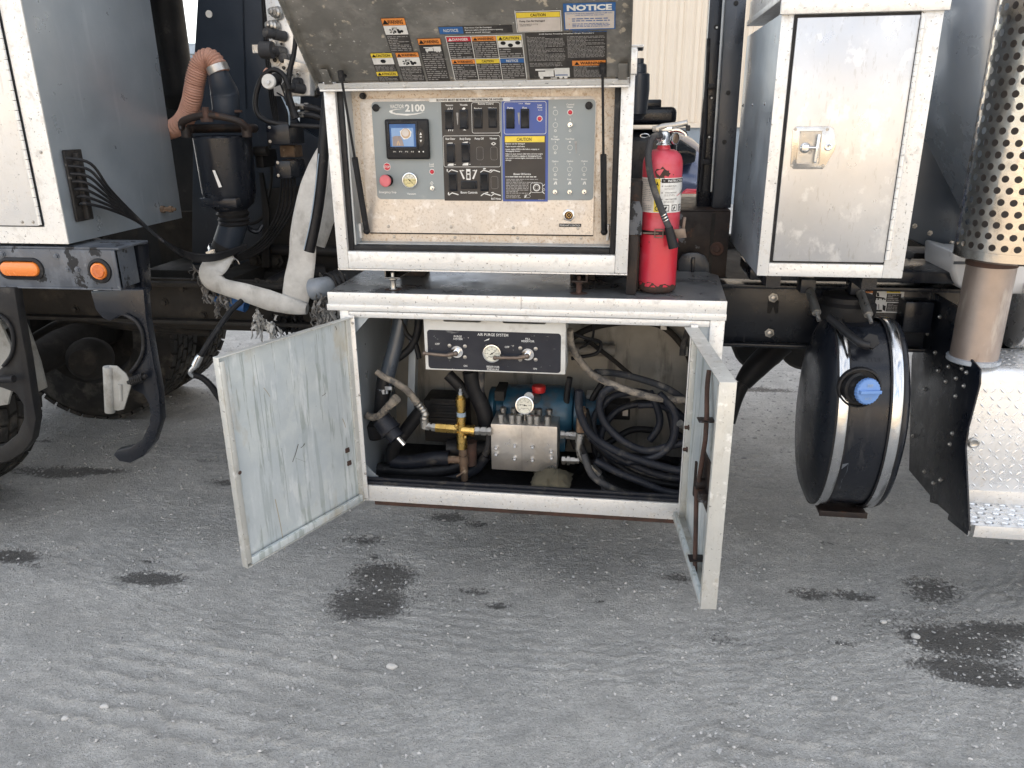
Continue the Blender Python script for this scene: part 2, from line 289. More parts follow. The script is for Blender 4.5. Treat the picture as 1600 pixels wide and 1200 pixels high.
# ------------------------------------------------------------------ flat print on real surfaces
TXT = {}
def glyphs(txt, shear=0.0, bold=0.0):
    k = (txt, shear, bold)
    if k not in TXT:
        c = bpy.data.curves.new('t', 'FONT'); c.body = txt; c.size = 1; c.resolution_u = 2; c.align_x = 'LEFT'; c.shear = shear; c.offset = bold; c.fill_mode = 'FRONT'
        o = bpy.data.objects.new('t', c); COL.objects.link(o); me = bpy.data.meshes.new_from_object(o)
        vs = np.array([v.co[:2] for v in me.vertices]).reshape(-1, 2); fs = [tuple(p.vertices) for p in me.polygons]
        bpy.data.objects.remove(o); bpy.data.curves.remove(c); bpy.data.meshes.remove(me)
        if len(vs): vs[:, 0] -= vs[:, 0].min()
        TXT[k] = (vs, fs)
    return TXT[k]
class Print:
    def __init__(s, O, u, v, step=.00035):
        s.O = Vector(O); s.u = Vector(u).normalized(); s.v = Vector(v).normalized(); s.n = s.u.cross(s.v); s.mb = MB(); s.step = step
    def uv(s, px, py):
        d = ray(px, py); t = (s.O - CAM).dot(s.n) / d.dot(s.n); p = CAM + d * t - s.O; return p.dot(s.u), p.dot(s.v)
    def P(s, a, b, lay): return s.O + s.u * a + s.v * b + s.n * (s.step * (lay + 1))
    def poly(s, pts, mat, lay=0): s.mb.add([s.P(*s.uv(*p), lay) for p in pts], [tuple(range(len(pts)))], mat)
    def rect(s, x0, y0, x1, y1, mat, lay=0, r=0):     # (x0,y0) top left, (x1,y1) bottom right, photograph pixels of two true corners
        a0, b1 = s.uv(x0, y0); a1, b0 = s.uv(x1, y1); s.rm(a0, b0, a1, b1, mat, lay, r)
    def rbl(s, x0, y0, x1, y1, mat, lay=0):           # bottom left and top right corners
        a0, b0 = s.uv(x0, y0); a1, b1 = s.uv(x1, y1); s.rm(a0, b0, a1, b1, mat, lay); return a0, b0, a1, b1
    def rm(s, a0, b0, a1, b1, mat, lay=0, r=0):
        if r:
            pts = []
            for cx, cy, st in ((a1 - r, b1 - r, 0), (a0 + r, b1 - r, 90), (a0 + r, b0 + r, 180), (a1 - r, b0 + r, 270)):
                for k in range(5): a = math.radians(st + 22.5 * k); pts.append((cx + r * math.cos(a), cy + r * math.sin(a)))
        else: pts = [(a0, b0), (a1, b0), (a1, b1), (a0, b1)]
        s.mb.add([s.P(a, b, lay) for a, b in pts], [tuple(range(len(pts)))], mat)
    def outline(s, x0, y0, x1, y1, mat, lay, w=.0011):
        a0, b1 = s.uv(x0, y0); a1, b0 = s.uv(x1, y1); r = .006
        def ring(o):
            pts = []
            for cx, cy, st in ((a1 - r, b1 - r, 0), (a0 + r, b1 - r, 90), (a0 + r, b0 + r, 180), (a1 - r, b0 + r, 270)):
                for k in range(5): a = math.radians(st + 22.5 * k); pts.append((cx + (r - o) * math.cos(a), cy + (r - o) * math.sin(a)))
            return pts
        A, B = ring(0), ring(w); n = len(A)
        s.mb.add([s.P(*p, lay) for p in A + B], [(i, (i + 1) % n, n + (i + 1) % n, n + i) for i in range(n)], mat)
    def disc(s, px, py, rp, mat, lay=0, inner=0, n=18):
        a, b = s.uv(px, py); k = s.uv(px + 1, py)[0] - a; r = rp * k
        R = [(a + r * math.cos(2 * math.pi * i / n), b + r * math.sin(2 * math.pi * i / n)) for i in range(n)]
        if inner:
            q = inner * k; Q = [(a + q * math.cos(2 * math.pi * i / n), b + q * math.sin(2 * math.pi * i / n)) for i in range(n)]
            s.mb.add([s.P(*p, lay) for p in R + Q], [(i, (i + 1) % n, n + (i + 1) % n, n + i) for i in range(n)], mat)
        else: s.mb.add([s.P(*p, lay) for p in R], [tuple(range(n))], mat)
    def text(s, px, py, txt, wpx, hpx, mat, lay=2, shear=0, bold=0.0):
        a, b = s.uv(px, py); k = s.uv(px + 1, py)[0] - a; h = abs(s.uv(px, py + 1)[1] - b); s.tm(a, b, txt, wpx * k, hpx * h, mat, lay, shear, bold)
    def tm(s, a, b, txt, w, h, mat, lay=2, shear=0, bold=0.0):   # centred text in plane metres
        vs, fs = glyphs(txt, shear, bold)
        if not len(vs): return
        W = vs[:, 0].max(); H = .70
        s.mb.add([s.P(a + (x / W - .5) * w, b + (y / H - .5) * h, lay) for x, y in vs], fs, mat)
    def lines(s, a0, b0, a1, b1, n, mat, lay=2, fill=.45, seed=1, rag=.85):   # small print too fine to read: broken into word-long strokes
        rd = random.Random(seed); lh = (b1 - b0) / n
        for i in range(n):
            y = b1 - lh * (i + .5); x = a0; end = a0 + (a1 - a0) * (rag + (1 - rag) * rd.random()) * (1 if rd.random() > .15 else .5)
            while x < end:
                wl = lh * rd.uniform(.7, 3.2); e = min(x + wl, end)
                s.rm(x, y - lh * fill / 2, e, y + lh * fill / 2, mat, lay); x = e + lh * .45
    def linespx(s, x0, y0, x1, y1, n, mat, lay=2, fill=.45, seed=1, rag=.85):
        a0, b1 = s.uv(x0, y0); a1, b0 = s.uv(x1, y1); s.lines(a0, b0, a1, b1, n, mat, lay, fill, seed, rag)
    def build(s, name, parent, **k): return s.mb.build(name, 'ink_white', parent, smooth=False, **k)

# ================================================================== SETTING
def vnoise(x, y, seed):                        # smooth value noise on arrays
    r = np.random.RandomState(seed); T = r.rand(256, 256)
    xi = np.floor(x).astype(int); yi = np.floor(y).astype(int); fx = x - xi; fy = y - yi; fx = fx * fx * (3 - 2 * fx); fy = fy * fy * (3 - 2 * fy)
    g = lambda a, b: T[a & 255, b & 255]
    return (g(xi, yi) * (1 - fx) + g(xi + 1, yi) * fx) * (1 - fy) + (g(xi, yi + 1) * (1 - fx) + g(xi + 1, yi + 1) * fx) * fy
def ground_material():
    m = bpy.data.materials.new('gravel_dirt'); m.use_nodes = True; t = m.node_tree; N = t.nodes.new; L = t.links.new; b = t.nodes['Principled BSDF']
    tc = N('ShaderNodeTexCoord')
    def noise(s, d=6, r=.6, off=0, sy=1):
        mp = N('ShaderNodeMapping'); mp.inputs['Scale'].default_value = (s, s * sy, s); mp.inputs['Location'].default_value = (off, off, 0); L(tc.outputs['Object'], mp.inputs[0])
        n = N('ShaderNodeTexNoise'); n.inputs['Scale'].default_value = 1; n.inputs['Detail'].default_value = d; n.inputs['Roughness'].default_value = r; L(mp.outputs[0], n.inputs['Vector']); return n.outputs[0]
    def mr(o, a, c, d=0, e=1):
        r = N('ShaderNodeMapRange'); r.inputs[1].default_value = a; r.inputs[2].default_value = c; r.inputs[3].default_value = d; r.inputs[4].default_value = e; L(o, r.inputs[0]); return r.outputs[0]
    def mix(f, A, B):
        x = N('ShaderNodeMix'); x.data_type = 'RGBA'; L(f, x.inputs['Factor'])
        for s, v in ((x.inputs['A'], A), (x.inputs['B'], B)):
            if hasattr(v, 'links'): L(v, s)
            else: s.default_value = (*v, 1)
        return x.outputs['Result']
    def add(a, c, op='ADD'):
        x = N('ShaderNodeMath'); x.operation = op
        for s, v in ((x.inputs[0], a), (x.inputs[1], c)):
            if hasattr(v, 'links'): L(v, s)
            else: s.default_value = v
        return x.outputs[0]
    base = mix(mr(noise(1.6), .35, .65), (.50, .495, .475), (.64, .635, .61))
    base = mix(mr(noise(14, 8, .75, 4, 2.2), .47, .60, 0, .4), base, (.36, .355, .345))
    base = mix(mr(noise(75, 5, .75, 7), .52, .60, 0, .6), base, (.68, .675, .66))
    base = mix(mr(noise(110, 5, .75, 17), .52, .60, 0, .5), base, (.24, .24, .235))
    v = N('ShaderNodeTexVoronoi'); v.inputs['Scale'].default_value = 120; L(tc.outputs['Object'], v.inputs['Vector'])
    base = mix(mr(v.outputs['Distance'], .12, .26, .7, 0), base, (.74, .735, .72))
    ar = N('ShaderNodeAttribute'); ar.attribute_name = 'crest'; base = mix(mr(ar.outputs['Fac'], .1, .9, 0, .55), base, (.72, .69, .62))
    base = mix(mr(noise(4.5, 8, .7, 23), .42, .58, .32, 0), base, (.27, .27, .265))
    at = N('ShaderNodeAttribute'); at.attribute_name = 'wet'
    wm = add(at.outputs['Fac'], mr(noise(70, 8, .8, 11), .3, .7, -.50, .50))
    wf = mr(wm, .46, .74, 0, .88)
    base = mix(wf, base, (.085, .082, .077))
    L(base, b.inputs['Base Color'])
    L(mr(wf, 0, 1, .93, .42), b.inputs['Roughness']); b.inputs['Specular IOR Level'].default_value = .3
    bp = N('ShaderNodeBump'); bp.inputs['Strength'].default_value = .9; bp.inputs['Distance'].default_value = .014
    hh = add(add(noise(60, 8, .8, 2), mr(v.outputs['Distance'], 0, .35, .4, 0)), add(noise(150, 4, .7, 5), add(noise(5, 6, .7, 8, 16), .5, 'MULTIPLY')))
    L(hh, bp.inputs['Height']); L(bp.outputs[0], b.inputs['Normal']); MATS['ground'] = m
ground_material()
def make_ground():
    x0, x1, y0, y1, st = -3.6, 2.6, -1.15, 3.4, .0105
    nx = int((x1 - x0) / st); ny = int((y1 - y0) / st)
    X, Y = np.meshgrid(np.linspace(x0, x1, nx), np.linspace(y0, y1, ny)); Z = np.zeros_like(X)
    for fr, am, sd in ((1.1, .010, 1), (3, .006, 2), (9, .0035, 3), (22, .0045, 4), (47, .0042, 5), (90, .002, 6)): Z += (vnoise(X * fr + 40, Y * fr + 40, sd) - .5) * am
    # tyre prints: bands of wavy ribs running along the truck and two sweeping arcs
    crest = np.zeros_like(X)
    def band(d, width, pitch, amp, along, seed):
        e = np.clip(1 - np.abs(d) / width, 0, 1); e = np.clip(e * 3, 0, 1)
        fade = np.clip((vnoise(X * 2.1 + seed, Y * 2.1 + 9, seed) - .28) * 3.2, 0, 1)
        wav = .012 * np.sin(along * 31 + 2 * vnoise(X * 3, Y * 3, seed + 3)) + .03 * (vnoise(X * 4 + 5, Y * 4 + 5, seed + 5) - .5)
        tri = np.abs(((along * 11 + .8 * vnoise(X * 5, Y * 5, seed + 7)) % 1) - .5) * 2
        ph = (d + wav * .5 + (tri - .5) * .014) / pitch * 2 * math.pi
        c = (1 - np.abs(np.sin(ph / 2))) ** 2.2; crest[:] = np.maximum(crest, np.clip(c * 1.6 - .5, 0, 1) * e * fade * amp / .012)
        return e * fade * amp * (c ** .7 - .25)
    Z += band(Y + .62 + .10 * X, .27, .062, .0105, X, 11)
    Z += band(Y + .12 - .22 * (X + .4) ** 2 * .6 + .05, .22, .042, .006, X, 12)
    Z += band(Y - .35 + .05 * X, .24, .030, .006, X, 13)
    Z += band(Y - 1.3, .30, .05, .010, X, 14)
    r1 = np.hypot(X + 3.2, Y + 3.1); Z += band(r1 - 2.75, .30, .030, .008, np.arctan2(Y + 3.1, X + 3.2) * 2.7, 15)
    r2 = np.hypot(X - 1.6, Y + 2.6); Z += band(r2 - 2.35, .28, .030, .008, np.arctan2(Y + 2.6, X - 1.6) * 2.4, 16)
    r3 = np.hypot(X - .9, Y + 3.4); Z += band(r3 - 3.15, .30, .028, .007, np.arctan2(Y + 3.4, X - .9) * 3, 17)
    r4 = np.hypot(X + .6, Y - 3.2); Z += band(r4 - 3.6, .26, .030, .007, np.arctan2(Y - 3.2, X + .6) * 3.4, 18)
    edge = np.minimum(np.minimum(X - x0, x1 - X), np.minimum(Y - y0, y1 - Y)); k = np.clip(edge / .3, 0, 1)
    Z = Z * k + .004 * k - .006 * (1 - k)
    wet = np.zeros_like(X)
    blobs = [(575, 940, .20, .12), (545, 925, .12, .08), (570, 845, .13, .05), (232, 877, .08, .03), (1268, 930, .12, .055), (1335, 932, .10, .045), (1455, 922, .14, .10), (1490, 1000, .24, .11), (1500, 1040, .20, .06), (1560, 985, .22, .06),
             (1318, 1005, .06, .03), (700, 808, .14, .05), (745, 820, .08, .04), (85, 738, .26, .07), (150, 735, .2, .04), (350, 755, .15, .04), (20, 870, .16, .06), (55, 885, .06, .03), (740, 925, .1, .03), (780, 948, .06, .03), (938, 942, .03, .015),
             (1060, 905, .10, .035), (1130, 1000, .10, .04), (585, 870, .05, .03), (600, 900, .16, .13), (240, 905, .16, .06), (1540, 1060, .2, .05), (420, 745, .1, .03), (500, 790, .05, .02), (1290, 850, .06, .02),
             (1180, 610, .3, .05), (65, 690, .12, .03), (900, 860, .05, .02), (320, 720, .15, .03)]
    for px, py, a, b_ in blobs:
        c = WZ(px, py, 0); q = ((X - c.x) / a) ** 2 + ((Y - c.y) / b_) ** 2; q = q * (.6 + .9 * vnoise(X * 9 + px, Y * 16 + py, 31)); wet = np.maximum(wet, np.exp(-q * 1.0) * (1.08 if a > .15 else .62 + .3 * ((px * 7 + py) % 10) / 10))
    for px, py, a, b_, am in ((620, 930, .34, .17, .50), (1450, 985, .42, .22, .50), (860, 905, .35, .10, .42), (1100, 905, .25, .08, .42), (250, 900, .25, .10, .42), (130, 740, .5, .12, .42), (700, 820, .4, .08, .40), (1100, 1000, .2, .06, .42)):
        c = WZ(px, py, 0); wet = np.maximum(wet, np.exp(-(((X - c.x) / a) ** 2 + ((Y - c.y) / b_) ** 2)) * am)
    Z -= .004 * (wet > .6)
    idx = np.arange(nx * ny).reshape(ny, nx); F = np.stack([idx[:-1, :-1], idx[:-1, 1:], idx[1:, 1:], idx[1:, :-1]], -1).reshape(-1)
    me = bpy.data.meshes.new('ground_near'); me.vertices.add(nx * ny); me.vertices.foreach_set('co', np.stack([X, Y, Z], -1).reshape(-1))
    nf = len(F) // 4; me.loops.add(len(F)); me.loops.foreach_set('vertex_index', F); me.polygons.add(nf); me.polygons.foreach_set('loop_start', np.arange(nf) * 4)
    me.polygons.foreach_set('use_smooth', [True] * nf); me.materials.append(MATS['ground']); me.update(calc_edges=True); me.validate()
    a = me.attributes.new('crest', 'FLOAT', 'POINT'); a.data.foreach_set('value', crest.reshape(-1).astype(np.float32)); a = me.attributes.new('wet', 'FLOAT', 'POINT'); a.data.foreach_set('value', wet.reshape(-1).astype(np.float32))
    o = bpy.data.objects.new('ground_near', me); COL.objects.link(o); o['kind'] = 'structure'
    def height(x, y):
        i = int((x - x0) / (x1 - x0) * (nx - 1)); j = int((y - y0) / (y1 - y0) * (ny - 1)); return Z[min(max(j, 0), ny - 1), min(max(i, 0), nx - 1)]
    return height
HG = make_ground()
MB().box((-300, -300, -1), (300, 500, -.008)).build('ground', 'ground', kind='structure', smooth=False)
def pebbles(name, n, rmin, rmax, mat, seed, area=(-3.4, 2.4, -1.1, 3.2), pw=3):
    rd = random.Random(seed); mb = MB()
    for _ in range(n):
        x = rd.uniform(area[0], area[1]); y = rd.uniform(area[2], area[3]); r = rmin + (rmax - rmin) * rd.random() ** pw; z = HG(x, y) + r * .12
        a = rd.uniform(0, 6.28); ex, ey, ez = r * rd.uniform(.8, 1.4), r * rd.uniform(.6, 1), r * rd.uniform(.4, .75)
        vs = [(0, 0, ez)]
        for lv, hh in ((.8, .5), (1, -.1)):
            for k in range(5):
                q = a + k * 1.2566 + rd.uniform(-.25, .25) + lv; f = lv * rd.uniform(.8, 1.1); vs.append((math.cos(q) * ex * f, math.sin(q) * ey * f, hh * ez))
        ca, sa = math.cos(a), math.sin(a); vs = [(x + u * ca - v * sa, y + u * sa + v * ca, z + w_) for u, v, w_ in vs]
        fs = [(0, 1 + k, 1 + (k + 1) % 5) for k in range(5)] + [(1 + k, 6 + k, 6 + (k + 1) % 5, 1 + (k + 1) % 5) for k in range(5)]
        mb.add(vs, fs, mat if rd.random() > .25 else 'pebble')
    mb.build(name, mat, kind='stuff', smooth=False)
pebbles('gravel', 15000, .0020, .010, 'pebble', 3, pw=4)
pebbles('gravel', 8000, .0018, .0075, 'pebble_pale', 4, pw=4)
pebbles('gravel', 700, .004, .014, 'pebble', 5, (-3.4, 2.4, .6, 3.2))
pebbles('gravel', 2200, .0020, .0042, 'pebble', 6, (-2.6, 1.8, -1.0, 1.2), 1.5)
pebbles('gravel', 900, .0022, .0060, 'pebble_pale', 7, (.1, 1.6, -1.0, .1), 1.5)
for i, (px, py, r, sh, lab) in enumerate([(612, 1045, .013, 1.5, 'largest oval pale stone on the grey dirt in front of the open left door'), (524, 1028, .009, .9, 'small white round stone left of the larger pale stone on the dirt'),
        (1303, 1093, .011, 1.1, 'white angular stone at lower right below the dark oil stain'), (1430, 995, .013, 1.2, 'pale brown stone beside the big dark oil stain at right'), (102, 1124, .010, 1.2, 'small pale stone near the lower left corner of the dirt'),
        (164, 1107, .010, 1.5, 'long grey stone at the lower left, up and right of the corner stone'), (1380, 976, .010, 1.2, 'grey stone on the dirt just left of the big dark stain')]):
    c = WZ(px, py, 0); rd = random.Random(i); mb = MB(); vs = [(0, 0, r * .8)]
    for lv, hh in ((.65, .62), (1, .1), (.8, -.3)):
        for k in range(8):
            q = k * .785 + rd.uniform(-.2, .2); f = lv * rd.uniform(.88, 1.08) * r; vs.append((math.cos(q) * f * sh, math.sin(q) * f, hh * r))
    fs = [(0, 1 + k, 1 + (k + 1) % 8) for k in range(8)]
    for b0 in (1, 9): fs += [(b0 + k, b0 + 8 + k, b0 + 8 + (k + 1) % 8, b0 + (k + 1) % 8) for k in range(8)]
    fs.append(tuple(range(17, 25))[::-1]); mb.add(vs, fs); mb.build('stone', 'pebble_pale', label=lab, cat='stone', group='pale stones lying on the dirt', loc=(c.x, c.y, HG(c.x, c.y) + .003), bevel=.001)

# beige ribbed metal building
bl = thing('metal_building', (4, 13, 0), 'long beige ribbed metal building behind the truck, on a grey concrete base', 'building')
MB().box((-2.6, 13, -.2), (24, 23, 1.36)).build('base_wall', 'concrete_blue', bl)
MB().box((-2.65, 12.93, 1.36), (24, 12.999, 1.44)).build('base_trim', 'siding', bl)
MB().box((-2.6, 13, 1.365), (24, 23, 10.4)).build('wall', 'siding', bl)  # unseen upper height added so the wall shades the truck
rib = MB().prism([(-.05, 0, 0), (.05, 0, 0), (.03, -.028, 0), (-.03, -.028, 0)], (0, 0, 8.9)); riba = []
i = 0; x = -2.5
while x < 23.9: riba.append((x, 12.998, 1.45)); x += .30
scatter('rib', rib, 'siding', riba, bl)
minor = MB().prism([(-.025, 0, 0), (.025, 0, 0), (.014, -.005, 0), (-.014, -.005, 0)], (0, 0, 8.9))
scatter('minor_rib', minor, 'siding', [(a[0] + .15 + s, a[1], a[2]) for a in riba[:40] for s in (-.04, .05)], bl)
MB().box((-2.8, 12.6, 10.35), (24.2, 23.3, 10.7)).build('roof', 'siding', bl)
fs_ = thing('far_shed', (-16, 30, 0), 'low grey far shed seen through the gap at the upper left', 'building')
MB().box((-26, 30, 0), (-12, 34, 4.1)).build('wall', 'far_wall', fs_)
MB().prism([(-26.3, 29.7, 4.1), (-11.6, 29.7, 4.1), (-12, 30, 4.35), (-26, 30, 4.75)], (0, 5, 0)).build('roof', 'concrete_blue', fs_)
scatter('rib', MB().box((-.04, -.05, 0), (.04, 0, 4.0)), 'far_wall', [(-26 + .5 * k, 30, 0) for k in range(28)], fs_)
# unseen pale shed behind the camera, added for the metal to reflect
rs = thing('reflected_shed', (0, -26, 0), 'beige yard shed standing behind the photographer across the yard', 'building')
MB().box((-24, -32, 0), (26, -26, 5.2)).build('wall', 'siding', rs)
MB().box((-24.4, -32.4, 5.2), (26.4, -25.6, 5.5)).build('roof', 'siding', rs)

# dark blue car parked behind
car = thing('parked_car', (-.5, 6.9, 0), 'dark blue car parked behind the truck, only its rear corner and tail light in view', 'car')
def car_body():
    # stations along x (rear at +x): x, belt height, roof height, half width
    xs = [(-3.30, .62, .64, .66), (-3.0, .74, .78, .84), (-2.2, .92, .95, .88), (-1.7, .95, 1.30, .88), (-1.2, .97, 1.50, .88), (-.2, .99, 1.55, .88), (.5, 1.0, 1.52, .87), (1.0, 1.0, 1.47, .86), (1.28, .98, 1.36, .84), (1.44, .90, 1.0, .80), (1.50, .60, .62, .74)]
    vs = []; fs = []; k = 12
    for x, bz, rz, hw in xs:
        for y, z in ((-hw * .96, .28), (-hw, .50), (-hw, bz * .85), (-hw * .97, bz), (-hw * .80, (bz + rz) / 2), (-hw * .62, rz - .02), (hw * .62, rz - .02), (hw * .80, (bz + rz) / 2), (hw * .97, bz), (hw, bz * .85), (hw, .50), (hw * .96, .28)):
            vs.append((x - .13, 6.9 + y, z))
    for i in range(len(xs) - 1):
        for j in range(k): fs.append((i * k + j, i * k + (j + 1) % k, (i + 1) * k + (j + 1) % k, (i + 1) * k + j))
    fs.append(tuple(range(k))); fs.append(tuple(range((len(xs) - 1) * k, len(xs) * k))[::-1]); return MB().add(vs, fs)
bo = car_body().build('body', 'car_blue', car); sb = bo.modifiers.new('s', 'SUBSURF'); sb.levels = 2; sb.render_levels = 2
MB().prism([(-1.6, 6.0, 1.0), (.75, 6.0, 1.06), (1.05, 6.0, 1.14), (1.06, 6.0, 1.26), (.90, 6.0, 1.36), (-.6, 6.0, 1.42), (-1.1, 6.0, 1.36)], (0, .25, 0)).build('side_window', 'glass_dark', car, bevel=.02)
MB().prism([(.86, 6.0, .76), (1.20, 6.02, .76), (1.24, 6.02, .87), (.98, 6.0, .88)], (0, .3, 0)).build('tail_light', 'tail_red', car, bevel=.015)
MB().prism([(.99, 5.985, .775), (1.16, 5.99, .775), (1.18, 5.99, .82), (1.05, 5.985, .82)], (0, .3, 0)).build('reverse_light', 'tail_clear', car, bevel=.01)
for wx in (-2.5, .55):
    for wy in (6.05, 7.55):
        wh = MB().lathe([(0, .20), (0, .30), (.03, .33), (.19, .33), (.22, .30), (.22, .2)], (wx, wy, .33), (0, 1, 0), 24).build('wheel', 'tyre', car)
        MB().lathe([(.005, .02), (.005, .2), (.03, .21), (.19, .21)], (wx, wy, .33), (0, 1, 0), 16, caps=False).build('rim', 'steel', wh)
car.location.x -= .40

# unseen tan slab behind the camera, added for warm bounce and reflections
MB().box((-60, -60, -.5), (60, -4.3, -.004)).build('bounce_yard', 'yard_tan', kind='structure', smooth=False)

# ================================================================== THE TRUCK
T = thing('vacuum_truck', (0, 1.2, 0), 'black and aluminium sewer vacuum truck with its control cabinet and pump cabinet standing open', 'truck')
# ---- chassis
ch = MB(); ch.box((-7.5, .60, .83), (3.6, .62, 1.0)); ch.box((-7.5, .56, .975), (.30, .60, .992)); ch.box((-7.5, .56, .825), (.30, .60, .84))
ch.build('frame_rail', 'frame_dirt', T, bevel=.003)
ch = MB(); ch.box((.30, .47, .85), (3.6, .52, 1.045)); ch.box((.29, .43, 1.045), (3.6, .53, 1.058)); ch.box((.29, .44, .838), (3.6, .53, .85))
ch.build('frame_rail', 'black_paint', T, bevel=.002)
MB().box((-7.5, 1.55, .83), (3.6, 1.6, 1.06)).build('frame_rail', 'frame_dirt', T, bevel=.003)
for x in (-3.4, -1.6, .45, 2.2): MB().box((x - .06, .62, .86), (x + .06, 1.55, 1.0)).build('cross_member', 'frame_dirt', T)
MB().box((.40, .36, 1.088), (1.2, .60, 1.125)).build('cabinet_beam', 'black_paint', T, bevel=.004)
scatter('frame_bolt', bolt(r=.011, h=.014), 'steel', [tuple(WY(a, b, .468)) for a, b in ((1208, 465), (1202, 520))], T)
scatter('frame_bolt', bolt(r=.012, h=.012), 'frame_dirt', [tuple(WY(a, b, .598)) for a, b in ((285, 450), (257, 472), (118, 483), (318, 492), (420, 405 + 38), (402, 441), (440, 441))], T)
MB().prism([tuple(WY(a, b, .466)) for a, b in ((1200, 470), (1217, 470), (1216, 490), (1211, 490), (1208, 478), (1204, 490), (1199, 489))], (0, .003, 0)).build('slot_plate', 'black_dusty', T)
# unseen overhead bodywork, added to block the sun: debris body, water tank, cab
MB().lathe([(0, .3), (.03, .80), (.12, .86), (6.6, .86), (6.7, .8), (6.72, .3)], (-6.9, 1.3, 3.42), (1, 0, 0), 32).build('debris_body_blocker', 'cab_white', T)
MB().box((-.1, .45, 2.55), (.95, 2.1, 3.5)).build('water_tank_blocker', 'cab_white', T, bevel=.05)
MB().box((-6.9, .9, 2.3), (-.2, 1.7, 2.62)).build('body_cradle', 'black_paint', T)
cabm = MB(); cabm.box((1.22, .30, 1.42), (3.6, 2.3, 3.35)); cabm.build('cab', 'cab_grey', T, bevel=.14, seg=4)
# rear tandem, and a front axle
def wheel(x, y, z=.52, r=.52, wd=.27):
    wb = MB().lathe([(0, .30), (-.005, .34), (.01, r - .05), (.03, r - .012), (wd - .03, r - .012), (wd - .01, r - .05), (wd + .005, .34), (wd, .30)], (x, y, z), (0, 1, 0), 48, caps=False)
    for k in range(40):
        a = 2 * math.pi * k / 40
        for j in range(5):
            aa = a + (.07 if j % 2 else 0); cx = Vector((math.cos(aa), 0, math.sin(aa))); tg = Vector((-math.sin(aa), 0, math.cos(aa)))
            wb.obox(Vector((x, y + .035 + j * (wd - .07) / 4, z)) + cx * (r - .008), tg * .034, Vector((0, .019, 0)) + tg * .006 * (1 if j % 2 else -1), cx * .010)
    o = wb.build('wheel', 'tyre', T)
    MB().lathe([(.05, .01), (.05, .11), (.02, .12), (.02, .14), (.09, .16), (.09, .26), (.02, .29), (.0, .305), (.12, .305), (wd, .305)], (x, y, z), (0, 1, 0), 32, caps=False).build('rim', 'frame_dirt', o)
    MB().cyl((x, y + .07, z), (x, y - .005, z), .085, .075, 20).build('hub', 'frame_dirt', o)
for x, y in ((-2.90, 1.45), (-2.90, 1.80), (-3.04, .08), (-3.04, .40), (-4.3, .08), (-4.2, 1.80), (3.0, .25), (3.0, 1.9)): wheel(x, y)
MB().box((-2.1, 1.95, .48), (.1, 2.4, 1.5)).build('far_side_cabinet_blocker', 'alu_side', T)  # unseen box added to keep far-side light from under the truck
MB().box((1.2, 1.8, .45), (2.5, 2.3, 1.1)).build('far_side_tank_blocker', 'black_dusty', T)  # another unseen block, added to dim the ground below the chassis
MB().box((-2.1, .9, .70), (.2, 1.4, .98)).build('gear_case', 'frame_dirt', T, bevel=.03)
MB().cyl((-2.80, .3, .52), (-2.80, 2.0, .52), .09).build('axle', 'frame_dirt', T)
MB().tube([WY(40, 535, .9), WY(110, 500, .95), WY(200, 510, 1.0), WY(330, 520, 1.0)], .018).build('brake_line', 'frame_dirt', T)
MB().lathe([(0, .085), (.05, .10), (.10, .10), (.16, .06)], WY(150, 556, 1.0), (.3, -1, .1), 24).build('brake_chamber', 'frame_dirt', T)
MB().prism([WY(35, 505, .55), WY(38, 500, .55), WY(50, 530, .55), WY(62, 565, .55), WY(72, 606, .55), WY(52, 616, .55)], (0, .01, 0)).build('mud_flap', 'grey_plastic', T)

# ---- left equipment cabinet
CX, CB, CT = -1.732, 1.232, 2.6
lc = MB(); lc.box((-3.6, .004, CB), (CX, .655, CT), 'alu_side'); lc.box((-3.6, -.001, CB), (CX + .001, .004, CB + .052), 'alu_edge')
lc.box((CX - .068, -.001, CB + .052), (CX + .001, .004, CT), 'alu_edge')
lcab = lc.build('equipment_cabinet', 'alu_side', T, smooth=False)
MB().box((-3.5, -.007, CB + .056), (CX - .085, .0035, CT)).build('cabinet_door', 'alu_white', lcab, bevel=.002)
MB().box((-3.5, -.0005, CB + .0525), (CX - .078, .0036, CB + .0555)).build('door_gap', 'rubber', lcab)
hg = MB(); z = CB + .06
while z < 2.2: hg.cyl((CX - .078, -.008, z), (CX - .078, -.008, z + .0265), .0055, n=8); z += .028
hg.build('hinge', 'alu_edge', lcab)
MB().box((CX - .0845, -.0035, CB + .056), (CX - .0715, -.0012, 2.25)).build('hinge_gap', 'rubber', lcab)
scatter('screw', bolt(r=.0035, h=.003), 'steel', [tuple(WY(a, b, -.007)) for a, b in ((35, 347), (52, 347))] + [tuple(WY(64, 238, -.001))], lcab)
